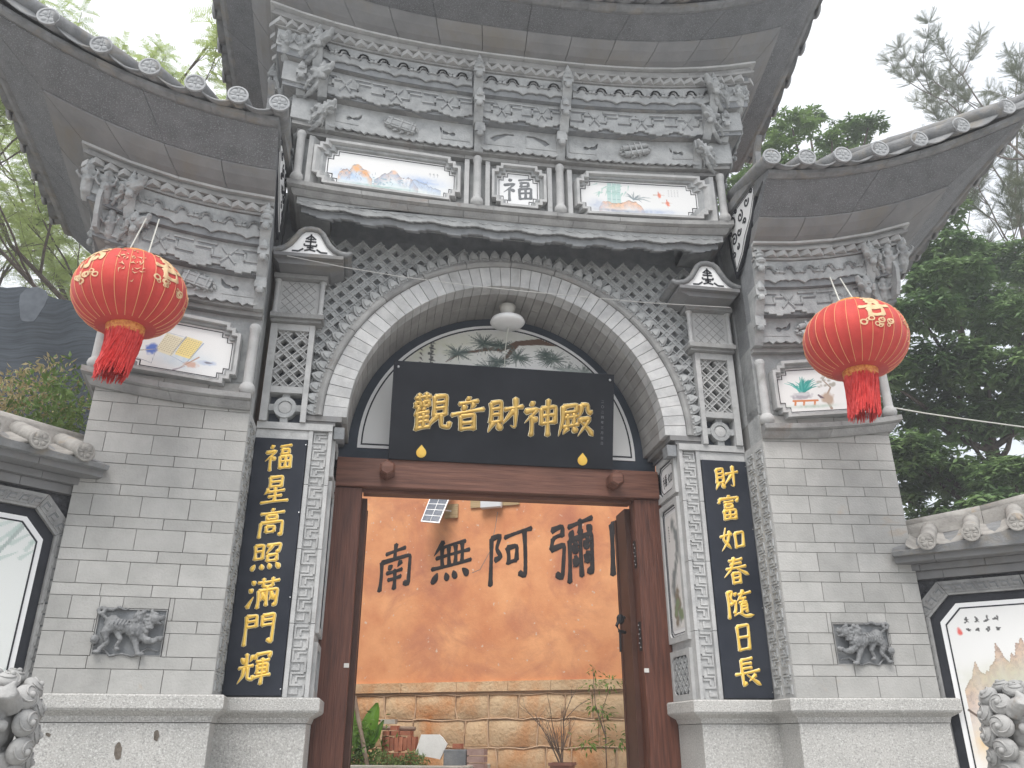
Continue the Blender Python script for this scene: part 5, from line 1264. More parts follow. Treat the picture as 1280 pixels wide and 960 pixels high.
# ============================================================ LANTERNS
GL['恭'] = "2618 7414/3806 4032/6204 6030/0836 9232/3636 1662</6036 8862>/5046 5084 4278/2862 2072./6060 6868./7656 8468."
GL['喜'] = "2412 7610/5004 5022/3024 7022/3230 3442/3230 6828 6640/3442 6640/3846 4052./6244 5852./0858 9256/3066 3290/3066 7064 6888/3288 6888"
mat('lantern_red', (.46, .045, .038), (.58, .065, .052), 6, .6, .15, 40, spec=.2, sheen=.15)
mat('lantern_gold', (.60, .40, .22), (.74, .54, .32), 25, .5, spec=.4)
mat('lantern_line', (.70, .34, .16), None, 5, .5)
mat('collar', (.50, .10, .03), (.78, .38, .10), 45, .5)
mat('tassel', (.58, .04, .04), (.74, .09, .08), 30, .55)
def lantern(c, a_, lab, chars, rot, seed, drift, wind):
    root = thing('lantern', (c[0], c[1], c[2]-.3), lab, 'lantern', 'red lanterns hanging from the side eaves')
    c = Vector(c); b_ = a_*.79; rg = random.Random(seed); NR = 28; tl = Matrix.Rotation(drift, 3, 'Y')
    T_ = lambda v: c+tl@Vector(v)
    def S(lon, lat, off=0.):
        sc_ = 1+.012*math.cos(NR*lon); r = (a_*math.cos(lat)**.86*sc_+off); return T_((r*math.cos(lon), r*math.sin(lon), (b_+off)*math.sin(lat)))
    mb = MB(); nl, nn_ = 22, NR*4; la0 = R(-62); la1 = R(66)
    vs = [S(2*PI*k/nn_, la0+(la1-la0)*j/nl) for j in range(nl+1) for k in range(nn_)]
    fs = [(j*nn_+k, j*nn_+(k+1) % nn_, (j+1)*nn_+(k+1) % nn_, (j+1)*nn_+k) for j in range(nl) for k in range(nn_)]+[tuple(range(nn_)), tuple(range(nl*nn_, (nl+1)*nn_))]
    mb.add(vs, fs); build(mb, 'shade', ['lantern_red'], root, smooth=True)
    mb = MB()
    for k in range(NR): mb.tube([S(2*PI*k/NR, la0+(la1-la0)*j/16, .001) for j in range(17)], .0026, 4)
    build(mb, 'gold_ribs', ['lantern_line'], root, kind='stuff')
    # printed characters and clouds, flat print following the cloth
    for j, ch in enumerate(chars):
        lo = rot+j*PI/2; fnc = lambda u, v, d: S(lo+u/a_, R(26)+v/b_, .004+d*.3)
        put_char(ch, fnc,   .31, ['lantern_gold'], root, W=.14, h=.01, name='printed_character')
        mb = MB()
        for q in range(11):
            u = rg.uniform(-.12, .12); v = -.18+rg.uniform(-.035, .03); r_ = rg.uniform(.014, .034)
            P = [(u+r_*math.cos(t), v+r_*.8*math.sin(t)) for t in [2*PI*k/10 for k in range(10)]]; Pi = [(u+r_*.55*math.cos(t), v+r_*.45*math.sin(t)) for t in [2*PI*k/10 for k in range(10)]]
            mb.ring(P, Pi, .003, .005, fnc)
        build(mb, 'printed_clouds', ['lantern_gold'], root)
        mb = MB(); lo2 = lo+PI/4; f2_ = lambda u, v, d: S(lo2+u/a_, R(12)+v/b_, .004+d)
        for q in range(34):
            u = rg.gauss(0, .05); v = rg.gauss(0, .08); an = rg.random()*6.28; L = rg.uniform(.015, .05); r_ = .004
            P = [(u, v), (u+L*.5*math.cos(an)-r_*math.sin(an), v+L*.5*math.sin(an)+r_*math.cos(an)), (u+L*math.cos(an+.5), v+L*math.sin(an+.5)), (u+L*.5*math.cos(an)+r_*math.sin(an), v+L*.5*math.sin(an)-r_*math.cos(an))]
            mb.prism(P, -.001, .001+.0001*q, f2_)
        build(mb, 'printed_flower', ['lantern_gold'], root, kind='stuff')
    zb = b_*math.sin(la0); rc = a_*.33
    mb = MB(); mb.lathe([(rc, zb+.03), (rc*1.04, zb), (rc*.98, zb-.065), (rc*.93, zb-.07), (rc*.9, zb-.02), (rc*.88, zb+.03)], 36); mb.v = [T_(v) for v in mb.v]; build(mb, 'lower_collar', ['collar'], root, smooth=True)
    mb = MB(); mb.lathe([(rc*1.1, b_*math.sin(la1)-.02), (rc*1.1, b_*math.sin(la1)+.03), (rc, b_*math.sin(la1)+.05)], 36); mb.v = [T_(v) for v in mb.v]; build(mb, 'upper_collar', ['collar'], root, smooth=True)
    mb = MB()
    for k in range(460):
        an = rg.random()*6.28; r0 = rc*rg.uniform(.86, .97); L = rg.uniform(.25, .38)
        x, y = r0*math.cos(an), r0*math.sin(an); z = zb-.05; pts = []; ph = rg.random()*6
        gp = .022*math.sin(3*an+seed)
        for j in range(6):
            t = j/5; pts.append(T_((x*(1-.10*t)+wind[0]*t**1.6+gp*t+.006*math.sin(ph+t*6), y*(1-.10*t)+wind[1]*t**1.6+.006*math.cos(ph+t*5), z-L*t)))
        mb.tube(pts, [.0055, .0055, .005, .0048, .0044, .003], 3)
    build(mb, 'tassel', ['tassel'], root, kind='stuff')
    mb = MB(); zt = b_*math.sin(la1)+.03
    return root, T_, zt
for (c, a_, lab, chars, rot, seed, dr, wind, hook) in (
    ((-3.12, -1.17, 4.66), .40, 'left red lantern with gold characters hanging in front of the book painting', '恭喜', R(-122), 3, R(-3), (-.05, -.02), (-3.13, -1.0, 5.47)),
    ((2.765, -1.32, 4.65), .415, 'right red lantern with gold characters hanging in front of the potted plant painting', '喜恭', R(-96), 5, R(2), (-.02, .0), (2.90, -1.0, 5.47))):
    root, T_, zt = lantern(c, a_, lab, chars, rot, seed, dr, wind)
    for dx in (-.05, .05):
        mb = MB(); mb.tube([T_((dx*1.6, 0, zt)), Vector(hook)+Vector((dx, 0, 0))], .006, 5); build(mb, 'hanging_cord', ['rope'], root)
# ============================================================ CEILING LAMP, WIRES
lp = thing('ceiling_lamp', (0, .3, 5.6), 'round white disc lamp on a flared base under the crown of the arch', 'lamp')
M = Matrix.Translation((.02, .30, 5.53))
mb = MB(); mb.lathe([(.001, .10), (.085, .10), (.075, .05), (.055, .02), (.05, -.03), (.001, -.03)], 24, M); build(mb, 'lamp_base', ['lamp_base'], lp, smooth=True)
mb = MB(); mb.lathe([(.001, -.03), (.12, -.035), (.165, -.055), (.178, -.085), (.160, -.108), (.10, -.122), (.001, -.127)], 32, M); build(mb, 'lamp_disc', ['lamp_white'], lp, smooth=True)
mb = MB(); mb.tube([(.03, .32, 5.40), (.02, .45, 5.2), (.02, .50, 5.0)], .005, 5); build(mb, 'pull_cord', ['rope'], lp)
mb = MB()
P0 = [(-2.10, -.55, 5.50), (-1.6, -.55, 5.43), (-1.1, -.55, 5.38), (-.5, -.55, 5.345), (0, -.55, 5.33), (.6, -.55, 5.32), (1.2, -.55, 5.31), (2.05, -.55, 5.33)]
mb.tube(P0, .0042, 4); o = build(mb, 'thin_wire', ['wire'], label='thin pale wire strung across the front of the arch', cat='wire')
mb = MB(); P0 = [(3.50, -.62, 4.36), (3.8, -.62, 4.325), (4.2, -.62, 4.29), (4.8, -.6, 4.255), (5.6, -.5, 4.24), (8, 0, 4.4), (12, 1, 4.9)]; mb.tube(P0, .007, 5); build(mb, 'white_rope', ['rope'], label='pale rope running from the right corner of the gate past the trees', cat='rope')

# ============================================================ STONE LIONS
mat('lion_stone', (.29, .29, .285), (.42, .415, .405), 6, .8, .5, 50, stain=(.22, .16, .11), stain_pos=(.62, .8), stain_s=6)
def curl_mesh():
    mb = MB(); mb.ball((0, 0, 0), (1, .62, .92), 16); mb.ball((0, .60, 0), (.24, .26, .24), 10)
    for a0 in (0, 2.1, 4.2):
        pts = []
        for k in range(15):
            t = k/14; r_ = .32+.62*t; a = a0+t*2.6; y = .62*math.sqrt(max(0, 1-(r_*.98)**2))+.02; pts.append((r_*math.cos(a), y, r_*.92*math.sin(a)))
        mb.tube(pts, [.03+.05*math.sin(PI*k/14) for k in range(15)], 6)
    return smooth_by_angle(mb.mesh('mane_curl', ['lion_stone']), 60)
CURL = curl_mesh()
def lion(pos, yaw, lab, seed, mir):
    root = thing('stone_lion', (pos[0], pos[1], 0), lab, 'statue', 'stone guardian lions before the gate')
    mb = MB(); rg = random.Random(seed)
    B_ = lambda x, y, z, r: mb.ball((x, y, z), r, 14)
    B_(0, 0, 0, (.19, .155, .165)); B_(.15, 0, -.05, (.13, .12, .085)); B_(.16, 0, -.155, (.11, .095, .035)); B_(.255, 0, -.01, (.045, .07, .04))
    for s in (-1, 1):
        B_(.145, s*.075, .075, (.045, .042, .042)); B_(.185, s*.078, .078, (.022, .022, .022))
        mb.tube([(.20, s*.04, .10), (.13, s*.10, .135), (.02, s*.145, .10), (-.04, s*.17, .045)], [.022, .034, .034, .02], 8)   # brow
        mb.tube([(-.03, s*.155, .06), (.05, s*.19, .115), (.02, s*.20, .15)], [.045, .035, .010], 8)    # ear
        mb.tube([(.06, s*.15, .02), (.14, s*.125, -.06), (.20, s*.10, -.10)], [.028, .03, .02], 8)      # cheek
        B_(.23, s*.03, -.085, (.035, .03, .02)); 
        for k in range(5): B_(.02+.055*k, s*(.165-.012*k), -.005-.03*k, (.022, .018, .022))

    for k in range(4): B_(-.10+.05*k, 0, .165-.006*k, (.03, .03, .03))
    B_(-.02, 0, .165, (.05, .05, .03))
    # body: chest, back, fore legs, haunches
    mb.tube([(-.05, 0, -.10), (-.06, 0, -.28), (-.10, 0, -.46)], [.17, .185, .20], 14); B_(.04, 0, -.30, (.13, .15, .15)); B_(-.25, 0, -.56, (.19, .19, .17))
    for s in (-1, 1):
        mb.tube([(.05, s*.12, -.30), (.10, s*.13, -.50), (.10, s*.13, -.70)], [.075, .06, .055], 10); B_(.15, s*.13, -.72, (.09, .06, .04)); B_(-.18, s*.17, -.60, (.15, .07, .13)); B_(-.02, s*.19, -.73, (.11, .05, .035))
    me = remesh(mb, 'lion_body', ['lion_stone'], .0075, 1, .003, 40)
    M = Matrix.Translation(pos)@Matrix.Rotation(yaw, 4, 'Z')@Matrix.Rotation(R(8), 4, 'Y')@Matrix.Diagonal((1.12, 1.12*mir, 1.12, 1))
    link('lion_body', me, root, M)
    for s in (-1, 1):
        for (x, y, z, r_, az, el) in ((-.065, .175, .085, .052, 0, 20), (-.06, .19, -.005, .055, 0, 0), (-.055, .185, -.10, .055, 0, -10), (-.05, .165, -.19, .052, 0, -20),
                              (-.14, .14, .11, .050, -35, 30), (-.145, .155, .03, .053, -35, 5), (-.14, .155, -.06, .053, -35, -5), (-.13, .145, -.15, .05, -30, -15),
                              (-.04, .115, .150, .045, 0, 60), (-.12, .07, .155, .045, -50, 60), (-.19, .075, .06, .05, -65, 20), (-.19, .08, -.04, .05, -65, 0)):
            Mc = Matrix.Translation((x, s*y, z))@Matrix.Rotation(s*-R(az) if s > 0 else R(az), 4, 'Z')@Matrix.Rotation(R(el)*s, 4, 'X')@Matrix.Diagonal((r_, r_*s, r_, 1))
            link('mane_curl', CURL, root, M@Mc)
    mb = MB(); mb.box(-.3, .3, -.24, .24, 0, .04); q = pos[2]-.90
    c_ = Vector((pos[0], pos[1], 0)); rz = Matrix.Rotation(yaw, 3, 'Z')
    mb = MB()
    loft_rect(mb, lambda a, b, z: tuple(c_+rz@Vector((a-.06, b, z))), -.32, .32, -.24, .24, [(0, .08), (.12, .08), (.14, .03), (.20, .0), (q-.18, 0), (q-.12, .05), (q+.02, .05)])
    build(mb, 'pedestal', ['granite'], root)
lion((-2.77, -3.0, 1.61), R(250), 'stone lion with curled mane in the lower left corner, before the left wing', 2, 1)
lion((2.24, -3.0, 1.60), R(-70), 'stone lion with curled mane in the lower right corner, before the cracked landscape panel', 2, 1)

# ============================================================ SCREEN WALLS
def cv_right():
    c = Canvas(304, 240, (.76, .76, .75)); A = c.asp
    c.mount(0, 0, .35, [(.02, .42), (.10, .30), (.16, .36), (.22, .20), (.27, .30), (.34, .16), (.40, .26), (.46, .12), (.52, .12), (.55, .22), (.62, .08), (.70, .06), (.76, .18), (.9, .14), (1.0, .3), (1.27, .4)], (.42, .30, .24), (.60, .42, .30))
    c.wash(.35, .38, .35, .09, (.50, .50, .36), .9); c.wash(.7, .40, .4, .07, (.62, .68, .70), .9)
    c.mount(0, 0, .30, [(.30, .66), (.42, .56), (.50, .48), (.56, .50), (.62, .40), (.70, .34), (.80, .42), (.9, .38), (1.27, .6)], (.62, .38, .22), (.48, .36, .32))
    c.wash(.6, .64, .6, .08, (.70, .74, .74), .9)
    c.line([(.02, .54), (.09, .60), (.12, .66), (.17, .72), (.20, .80)], .006, (.10, .07, .06), 1, False); c.wash(.10, .72, .10, .12, (.72, .52, .28), .9)
    for k in range(9): c.blob(.3+k*.1, .85+RNG.rand()*.08, .05, .04, (.35, .38, .40), .6)
    for k in range(8):
        x = .105+(k % 4)*.05; y = .065+(k//4)*.055; q_ = .014 if k < 4 else .010
        for j in range(5): a_ = RNG.choice([0.05, 1.5, -.6, .9]); ox, oy = RNG.uniform(-.6, .6, 2)*q_; c.line([(x+ox-q_*.7*math.cos(a_), y+oy-q_*.7*math.sin(a_)), (x+ox+q_*.7*math.cos(a_), y+oy+q_*.7*math.sin(a_))], .0045, (.08, .08, .08))
    c.blob(.055, .125, .016, .028, (.70, .12, .10), .9); return c
def cv_left():
    c = Canvas(150, 150, (.76, .78, .76))
    for k in range(340):
        x, y = RNG.rand()*1.0, RNG.rand()*.9; a = -.9+RNG.uniform(-.35, .35); L = RNG.uniform(.05, .16); t = .5+.5*math.sin(x*9)*math.cos(y*8)
        if t < .45: continue
        c.line([(x, y), (x+L*math.cos(a), y+L*math.sin(a))], .009, (.40, .52, .47) if k % 2 else (.50, .60, .56), .55)
    c.line([(.95, .0), (.8, .3), (.72, .7)], .008, (.35, .42, .40), .8)
    c.blob(.1, .95, .12, .2, (.25, .18, .16), .8); return c
mat('pattern_dark', (.04, .042, .046), (.10, .10, .11), 30, .8, .9, 60)
for s in (-1, 1):
    dz = .46 if s < 0 else 0.
    O = Vector((3.43, -.40)); ang = R(41); dx, dy = math.cos(ang), -math.sin(ang); nx, ny = -math.sin(ang), -math.cos(ang)
    fs_ = lambda a, f, z: (s*(O.x+dx*a+nx*f), O.y+dy*a+ny*f, z+dz)
    root = thing('screen_wall', (s*4.3, -1.1, 0), 'tiled screen wall with green brushwork panel joining the left wing' if s < 0 else 'tiled screen wall with misty mountain panel joining the right wing', 'wall', 'painted screen walls beside the gate')
    LW = 2.7; h = lambda u, v, d: fs_(u, d, v)
    mb = MB(); mb.box(-.03, LW, -.25, 0, 0-dz if s < 0 else .0, 2.98, fs_); build(mb, 'wall_body', ['pattern_dark'], root)
    W_, zt, zb = 2.3, 2.77, .85 if s > 0 else .7
    def octp(g_): return [(.03+g_+.235, zb+g_), (.03+W_-g_-.235, zb+g_), (.03+W_-g_, zb+g_+.20), (.03+W_-g_, zt-g_-.20), (.03+W_-g_-.235, zt-g_), (.03+g_+.235, zt-g_), (.03+g_, zt-g_-.20), (.03+g_, zb+g_+.20)]
    def oc(g_, c_=.22): return [(.03+g_+c_-g_*.41, zb+g_), (.03+W_-g_-c_+g_*.41, zb+g_), (.03+W_-g_, zb+g_+c_-g_*.41), (.03+W_-g_, zt-g_-c_+g_*.41), (.03+W_-g_-c_+g_*.41, zt-g_), (.03+g_+c_-g_*.41, zt-g_), (.03+g_, zt-g_-c_+g_*.41), (.03+g_, zb+g_+c_-g_*.41)]
    mat_f = ['ledge']
    # fret frame: eight mitred bars
    po, pi_ = oc(0), oc(.115)
    for k in range(8):
        j = (k+1) % 8; n_ = max(1, round(math.hypot(po[j][0]-po[k][0], po[j][1]-po[k][1])/.62))
        for q in range(n_):
            t0_, t1_ = q/n_+.002, (q+1)/n_-.002
            L_ = lambda P, t: (P[k][0]+(P[j][0]-P[k][0])*t, P[k][1]+(P[j][1]-P[k][1])*t)
            mb = MB(); mb.prism([L_(po, t0_), L_(po, t1_), L_(pi_, t1_), L_(pi_, t0_)], 0, .05, h); build(mb, 'fret_frame_bar', ['ledge'], root)
    mb = MB(); md = MB()
    for k in range(8):
        j = (k+1) % 8; a, b = Vector(po[k]), Vector(po[j]); c_, d_ = Vector(pi_[k]), Vector(pi_[j]); n_ = max(2, int((b-a).length/.085))
        for q in range(n_):
            t = (q+.5)/n_; p = a.lerp(b, t); r_ = c_.lerp(d_, t); e = (b-a).normalized(); g_ = (r_-p)
            def seg(x0, y0, x1, y1, m=mb, dd=.058):
                A_ = p+e*x0+g_*y0; B2 = p+e*x1+g_*y1; D_ = (B2-A_).normalized()*.0045; Q = Vector((-D_.y, D_.x)); m.prism([tuple(A_+Q-D_), tuple(B2+Q+D_), tuple(B2-Q+D_), tuple(A_-Q-D_)], .049, dd, h)
            seg(-.032, .25, .028, .25); seg(.028, .25, .028, .6); seg(-.005, .6, .028, .6); seg(-.032, .25, -.032, .8); seg(-.032, .8, .034, .8)
            seg(-.02, .36, .018, .36, md, .0515); seg(-.02, .36, -.02, .7, md, .0512)
    build(mb, 'fret_relief', ['ledge'], root, kind='stuff'); build(md, 'fret_dark_strip', ['recess'], root, kind='stuff')
    mb = MB(); mb.ring(oc(.117), oc(.185), 0, .018, h); build(mb, 'black_band', ['black_paint'], root)
    mb = MB(); mb.prism(oc(.186), 0, .030, h); build(mb, 'white_slab', ['white_paint'], root)
    mb = MB(); mb.ring(oc(.222), oc(.232), .030, .035, h); build(mb, 'black_line', ['black_paint'], root)
    cv = cv_right() if s > 0 else cv_left(); u0, u1, v0, v1 = .03+.234, .03+W_-.234, zb+.234, zt-.234
    me = panel_mesh(cv, (lambda u, v: h(u0+(u1-u0)*u, v0+(v1-v0)*v, .0325)) if s > 0 else (lambda u, v: h(u1-(u1-u0)*u, v0+(v1-v0)*v, .0325)))
    cc = .22-.232*.41; bm = bmesh.new(); bm.from_mesh(me); bm.faces.ensure_lookup_table(); kill = []
    for i, f in enumerate(bm.faces):
        r2_, c2_ = divmod(i, cv.w); x = min((c2_+.5)/cv.w, 1-(c2_+.5)/cv.w)*(u1-u0); y = min((r2_+.5)/cv.h, 1-(r2_+.5)/cv.h)*(v1-v0)
        if x+y < cc: kill.append(f)
    bmesh.ops.delete(bm, geom=kill, context='FACES'); bm.to_mesh(me); bm.free(); link('painting', me, root)
    # courses under the roof
    for (f1, z0, z1, bl) in ((.06, 2.80, 2.865, .62), (.11, 2.868, 2.92, .5), (.26, 2.923, 3.01, .8)):
        x = -.02; off = random.uniform(.3, 1)
        while x < LW:
            x2 = min(LW, x+bl*off); off = 1; mb = MB(); mb.box(x+.002, x2-.002, -.28, f1, z0, z1, fs_); build(mb, 'ledge_stone', ['plain_slab'], root); x = x2
    # roof: cover tiles with discs, pans, ridge
    rise = lambda a: .10*max(0, a/1.0)**1.5 if s > 0 else .03*a
    mb = MB(); vs = []
    for k in range(13):
        a = -.02+(LW+.02)*k/12; vs += [fs_(a, .33, 2.97), fs_(a, .345, 3.0+rise(a)), fs_(a, -.12, 3.20+rise(a)), fs_(a, -.27, 2.97)]
    mb.add(vs, [(4*k+q, 4*k+(q+1) % 4, 4*k+4+(q+1) % 4, 4*k+4+q) for k in range(12) for q in range(4)]+[(0, 1, 2, 3), (48, 49, 50, 51)]); build(mb, 'roof_deck', ['tile'], root)
    dm = MB(); dm.lathe([(.001, -.014), (.066, -.014), (.072, -.004), (.070, .012), (.058, .014), (.054, .006), (.001, .006)], 20, Matrix.Rotation(PI/2, 4, 'X'))
    for k in range(8): a = k*PI/4; dm.ball((.034*math.cos(a), -.008, .034*math.sin(a)), (.016*abs(math.cos(a))+.007, .006, .016*abs(math.sin(a))+.007), 6)
    dmesh = smooth_by_angle(dm.mesh('tile_end_disc', ['tile_light']), 35)
    fe = .40; zc_ = 3.035; a = .27 if s > 0 else .20; step = .335 if s > 0 else .32; centres = []
    rz = math.atan2(ny, s*nx)
    while a < LW:
        p = fs_(a, fe, zc_+rise(a)); M = Matrix.Translation(p)@Matrix.Rotation(rz+PI/2, 4, 'Z'); link('tile_end_disc', dmesh, root, M)
        pts = [fs_(a, fe-.005-.50*t, zc_+rise(a)+.20*t) for t in (0, .25, .5, .75, 1)]; mb = MB(); mb.tube(pts, [.064, .066, .066, .066, .066], 12); build(mb, 'cover_tile', ['tile_light'], root, smooth=True); centres.append(a); a += step
    for a0, b0 in zip([centres[0]-step]+centres[:-1], centres):
        a0 = max(a0, .10); mb = MB(); vs = []; q = 8
        for j in range(5):
            f = fe-.06-.11*j
            for t in range(q+1):
                a = a0+(b0-a0)*t/q
                for th in (0, -.022): vs.append(fs_(a, f, zc_-.055*math.sin(PI*t/q)+th+rise(a)+.20*(fe-f)/.5))
        Wd = 2*(q+1); F = []
        for j in range(4):
            for t in range(q): F += [(j*Wd+2*t, j*Wd+2*t+2, (j+1)*Wd+2*t+2, (j+1)*Wd+2*t), (j*Wd+2*t+1, j*Wd+2*t+3, (j+1)*Wd+2*t+3, (j+1)*Wd+2*t+1)]
        for t in range(q): F.append((2*t, 2*t+2, 2*t+3, 2*t+1))
        mb.add(vs, F); build(mb, 'pan_tile', ['tile_light'], root, smooth=True)
    x = -.02
    while x < LW:
        x2 = min(LW, x+.72); mb = MB(); r0, r1 = rise(x), rise(x2)
        for (f0, f1, z0, z1) in ((-.34, -.06, 3.17, 3.21), (-.31, -.10, 3.212, 3.30)):
            mb.add([fs_(x+.002, f0, z0+r0), fs_(x2-.002, f0, z0+r1), fs_(x2-.002, f1, z0+r1), fs_(x+.002, f1, z0+r0), fs_(x+.002, f0, z1+r0), fs_(x2-.002, f0, z1+r1), fs_(x2-.002, f1, z1+r1), fs_(x+.002, f1, z1+r0)], [(0, 1, 2, 3), (4, 5, 6, 7), (0, 1, 5, 4), (1, 2, 6, 5), (2, 3, 7, 6), (3, 0, 4, 7)])
        build(mb, 'ridge_stone', ['tile_light'], root)
        mb = MB(); mb.tube([fs_(x+.002, -.2, 3.32+r0), fs_(x2-.002, -.2, 3.32+r1)], .05, 10); build(mb, 'ridge_cap_tile', ['tile_light'], root, smooth=True); x = x2

# ============================================================ COURTYARD BEHIND THE DOOR
def ray(px, py): return (px-640)/1019.72*_r2-(py-480)/1019.72*_u2+_fw
OA = R(25); OD = Vector((math.cos(OA), -math.sin(OA), 0)); ON = Vector((-math.sin(OA), -math.cos(OA), 0))
def fo_(a, d, z): p = Vector((0, 5.5, 0))+OD*a+ON*d; return (p.x, p.y, z)
def pix(px, py, d=0.):
    """pixel to (a, z) on the plane parallel to the temple wall, d in front of it"""
    r_ = ray(px, py); P = Vector((0, 5.5, 0))+ON*d; k = (P-CAM).dot(ON)/r_.dot(ON); q = CAM+r_*k; return (q-P).dot(OD), q.z
mat('orange_plaster', (.68, .27, .13), (.90, .45, .22), 1.5, .9, .25, 25, detail=9, stain=(.52, .20, .125), stain_pos=(.47, .75), stain_s=1.1, speck=(.74, .56, .44), speck_s=16)
mat('ochre_stone', (.62, .42, .25), (.74, .55, .35), 3, .95, .8, 22, dist=.02, tint=.08, stain=(.60, .26, .10), stain_pos=(.45, .7), stain_s=1.3)
mat('pale_mortar', (.64, .44, .28), (.72, .52, .36), 8, .9, .4, 40)
mat('ink', (.018, .016, .018), (.04, .035, .035), 9, .7)
nt_ = MATS['orange_plaster'].node_tree
for n in nt_.nodes:
    if n.type == 'MAP_RANGE' and abs(n.inputs[1].default_value-.56) < 1e-4: n.inputs[1].default_value = .69; n.inputs[2].default_value = .74
ow = thing('temple_wall', (0, 5.5, .75), 'orange plastered temple wall with black brushed characters over an ochre stone footing', 'wall')
mb = MB(); mb.box(-3.6, 5.2, -.3, 0, 2.30, 7.2, fo_); build(mb, 'plaster_face', ['orange_plaster'], ow)
mb = MB(); mb.box(-3.6, 5.2, -.3, -.03, .75, 2.30, fo_); build(mb, 'footing_core', ['pale_mortar'], ow)
x = -3.6; rs = random.Random(4)
while x < 5.2:
    x2 = x+rs.uniform(.55, .95); mb = MB(); mb.box(x+.003, x2-.003, -.03, .035+rs.uniform(0, .008), 2.165, 2.298, fo_); build(mb, 'ledge_stone', ['ochre_stone'], ow); x = x2
rows = [(1.80, 2.13), (1.44, 1.795), (1.09, 1.435), (.75, 1.085)]; joints = MB()
for z0, z1 in rows:
    x = -3.6+rs.uniform(-.3, 0)
    while x < 5.2:
        x2 = x+rs.uniform(.34, .78); mb = MB(); nx_, nz_ = 6, 4; vs = []
        for j in range(nz_+1):
            for i in range(nx_+1):
                a = x+.008+(x2-x-.016)*i/nx_; z = z0+.008+(z1-z0-.016)*j/nz_; ed = min(i, nx_-i, j, nz_-j) == 0
                vs.append(fo_(a+(.010*noise.noise((a*5, z*5, 1)) if ed else 0), (-.01 if ed else .018+.016*noise.noise((a*7, z*7, 0))), z))
        fs = [(j*(nx_+1)+i, j*(nx_+1)+i+1, (j+1)*(nx_+1)+i+1, (j+1)*(nx_+1)+i) for j in range(nz_) for i in range(nx_)]; mb.add(vs, fs)
        o = build(mb, 'footing_stone', ['ochre_stone'], ow, smooth=True)
        joints.tube([fo_(x+.03*rs.uniform(-1, 1), .002, z0), fo_(x+.012*rs.uniform(-1, 1), .0, z0*.6+z1*.4), fo_(x+.03*rs.uniform(-1, 1), .0, z1)], .009, 6); x = x2
    joints.tube([fo_(-3.6+.12*k, .002, z1+.035*noise.noise((k*.45, z1*3, 0))) for k in range(74)], .0095, 6)
build(joints, 'raised_pointing', ['pale_mortar'], ow, kind='stuff')
for ch, (pl, pr, ptop, pbot) in (('南', (471, 517, 680, 739)), ('無', (540, 588, 674, 731)), ('阿', (612, 664, 662, 730)), ('彌', (688, 742, 650, 728)), ('陀', (763, 826, 643, 716))):
    a0, _ = pix(pl, (ptop+pbot)/2); a1, _ = pix(pr, (ptop+pbot)/2); _, zt_ = pix((pl+pr)/2, ptop); _, zb_ = pix((pl+pr)/2, pbot)
    mb = brush(ch, .105, .004); 
    build_v = [fo_((a0+a1)/2+x*(a1-a0)*1.08, .001+z, (zt_+zb_)/2+y*(zt_-zb_)*1.02) for x, y, z in mb.v]; mb.v = build_v; build(mb, 'brushed_character', ['ink'], ow)
# faint crack
mb = MB(); pts = [pix(x, y) for x, y in ((622, 640), (619, 660), (612, 690), (600, 712), (590, 716))]; mb.tube([fo_(a, .0, z) for a, z in pts], .0045, 4); build(mb, 'hairline_crack', ['mortar'], ow)
# solar panel on a bracket
mat('solar_cell', (.05, .06, .09), (.10, .12, .17), 20, .25, spec=.6); mat('plank', (.42, .30, .16), (.58, .44, .26), 4, .8, .3, 20, streak=(1, 1, 12)); mat('white_plastic', (.72, .74, .76), None, 3, .35); mat('alu', (.70, .71, .72), None, 3, .4, metal=.3)
sp_ = thing('solar_panel', fo_(-.3, .2, 4.7), 'small tilted solar panel fixed high on the orange wall', 'solar panel')
bl, br_, tl_, tr_ = pix(526, 652, .42), pix(549, 654, .42), pix(541, 618, .10), pix(566, 618, .10)
q = [Vector(fo_(bl[0], .42, bl[1])), Vector(fo_(br_[0], .42, br_[1])), Vector(fo_(tr_[0]+.02, .10, tr_[1]+.12)), Vector(fo_(tl_[0]+.02, .10, tl_[1]+.12))]
nn = (q[1]-q[0]).cross(q[3]-q[0]).normalized(); bil = lambda u, v, d: (q[0].lerp(q[1], u)).lerp(q[3].lerp(q[2], u), v)+nn*d
mb = MB(); mb.prism([(0, 0), (1, 0), (1, 1), (0, 1)], -.012, .006, bil); build(mb, 'panel_frame', ['alu'], sp_)
for sd_ in (1,):
    for i in range(2):
        for j in range(6):
            mb = MB(); mb.prism([(.05+i*.46, .03+j*.16), (.485+i*.46, .03+j*.16), (.485+i*.46, .17+j*.16), (.05+i*.46, .17+j*.16)], -.0165, .0105, bil); build(mb, 'solar_cell', ['solar_cell'], sp_)
mb = MB(); a, z = pix(565, 640, .05); mb.box(a-.13, a+.09, 0, .04, z-.09, z+.13, fo_); build(mb, 'backing_board', ['plank'], sp_)
mb = MB(); mb.tube([fo_(a-.02, .03, z+.02), fo_(a-.16, .26, z+.0)], .012, 6); build(mb, 'bracket_arm', ['alu'], sp_)
jb_ = thing('junction_box', fo_(.55, .1, 4.9), 'white plastic lamp box on a plank under the lintel on the orange wall', 'box')
a0, z0 = pix(588, 635, .03); a1, _ = pix(649, 633, .03); mb = MB(); mb.box(a0, a1, 0, .03, z0, z0+.22, fo_); build(mb, 'plank', ['plank'], jb_)
a0, z0 = pix(601, 636, .08); a1, _ = pix(627, 634, .08); mb = MB(); mb.box(a0, a1, .031, .12, z0, z0+.2, fo_); o = build(mb, 'box_shell', ['white_plastic'], jb_); o.modifiers.new('b', 'BEVEL').width = .01
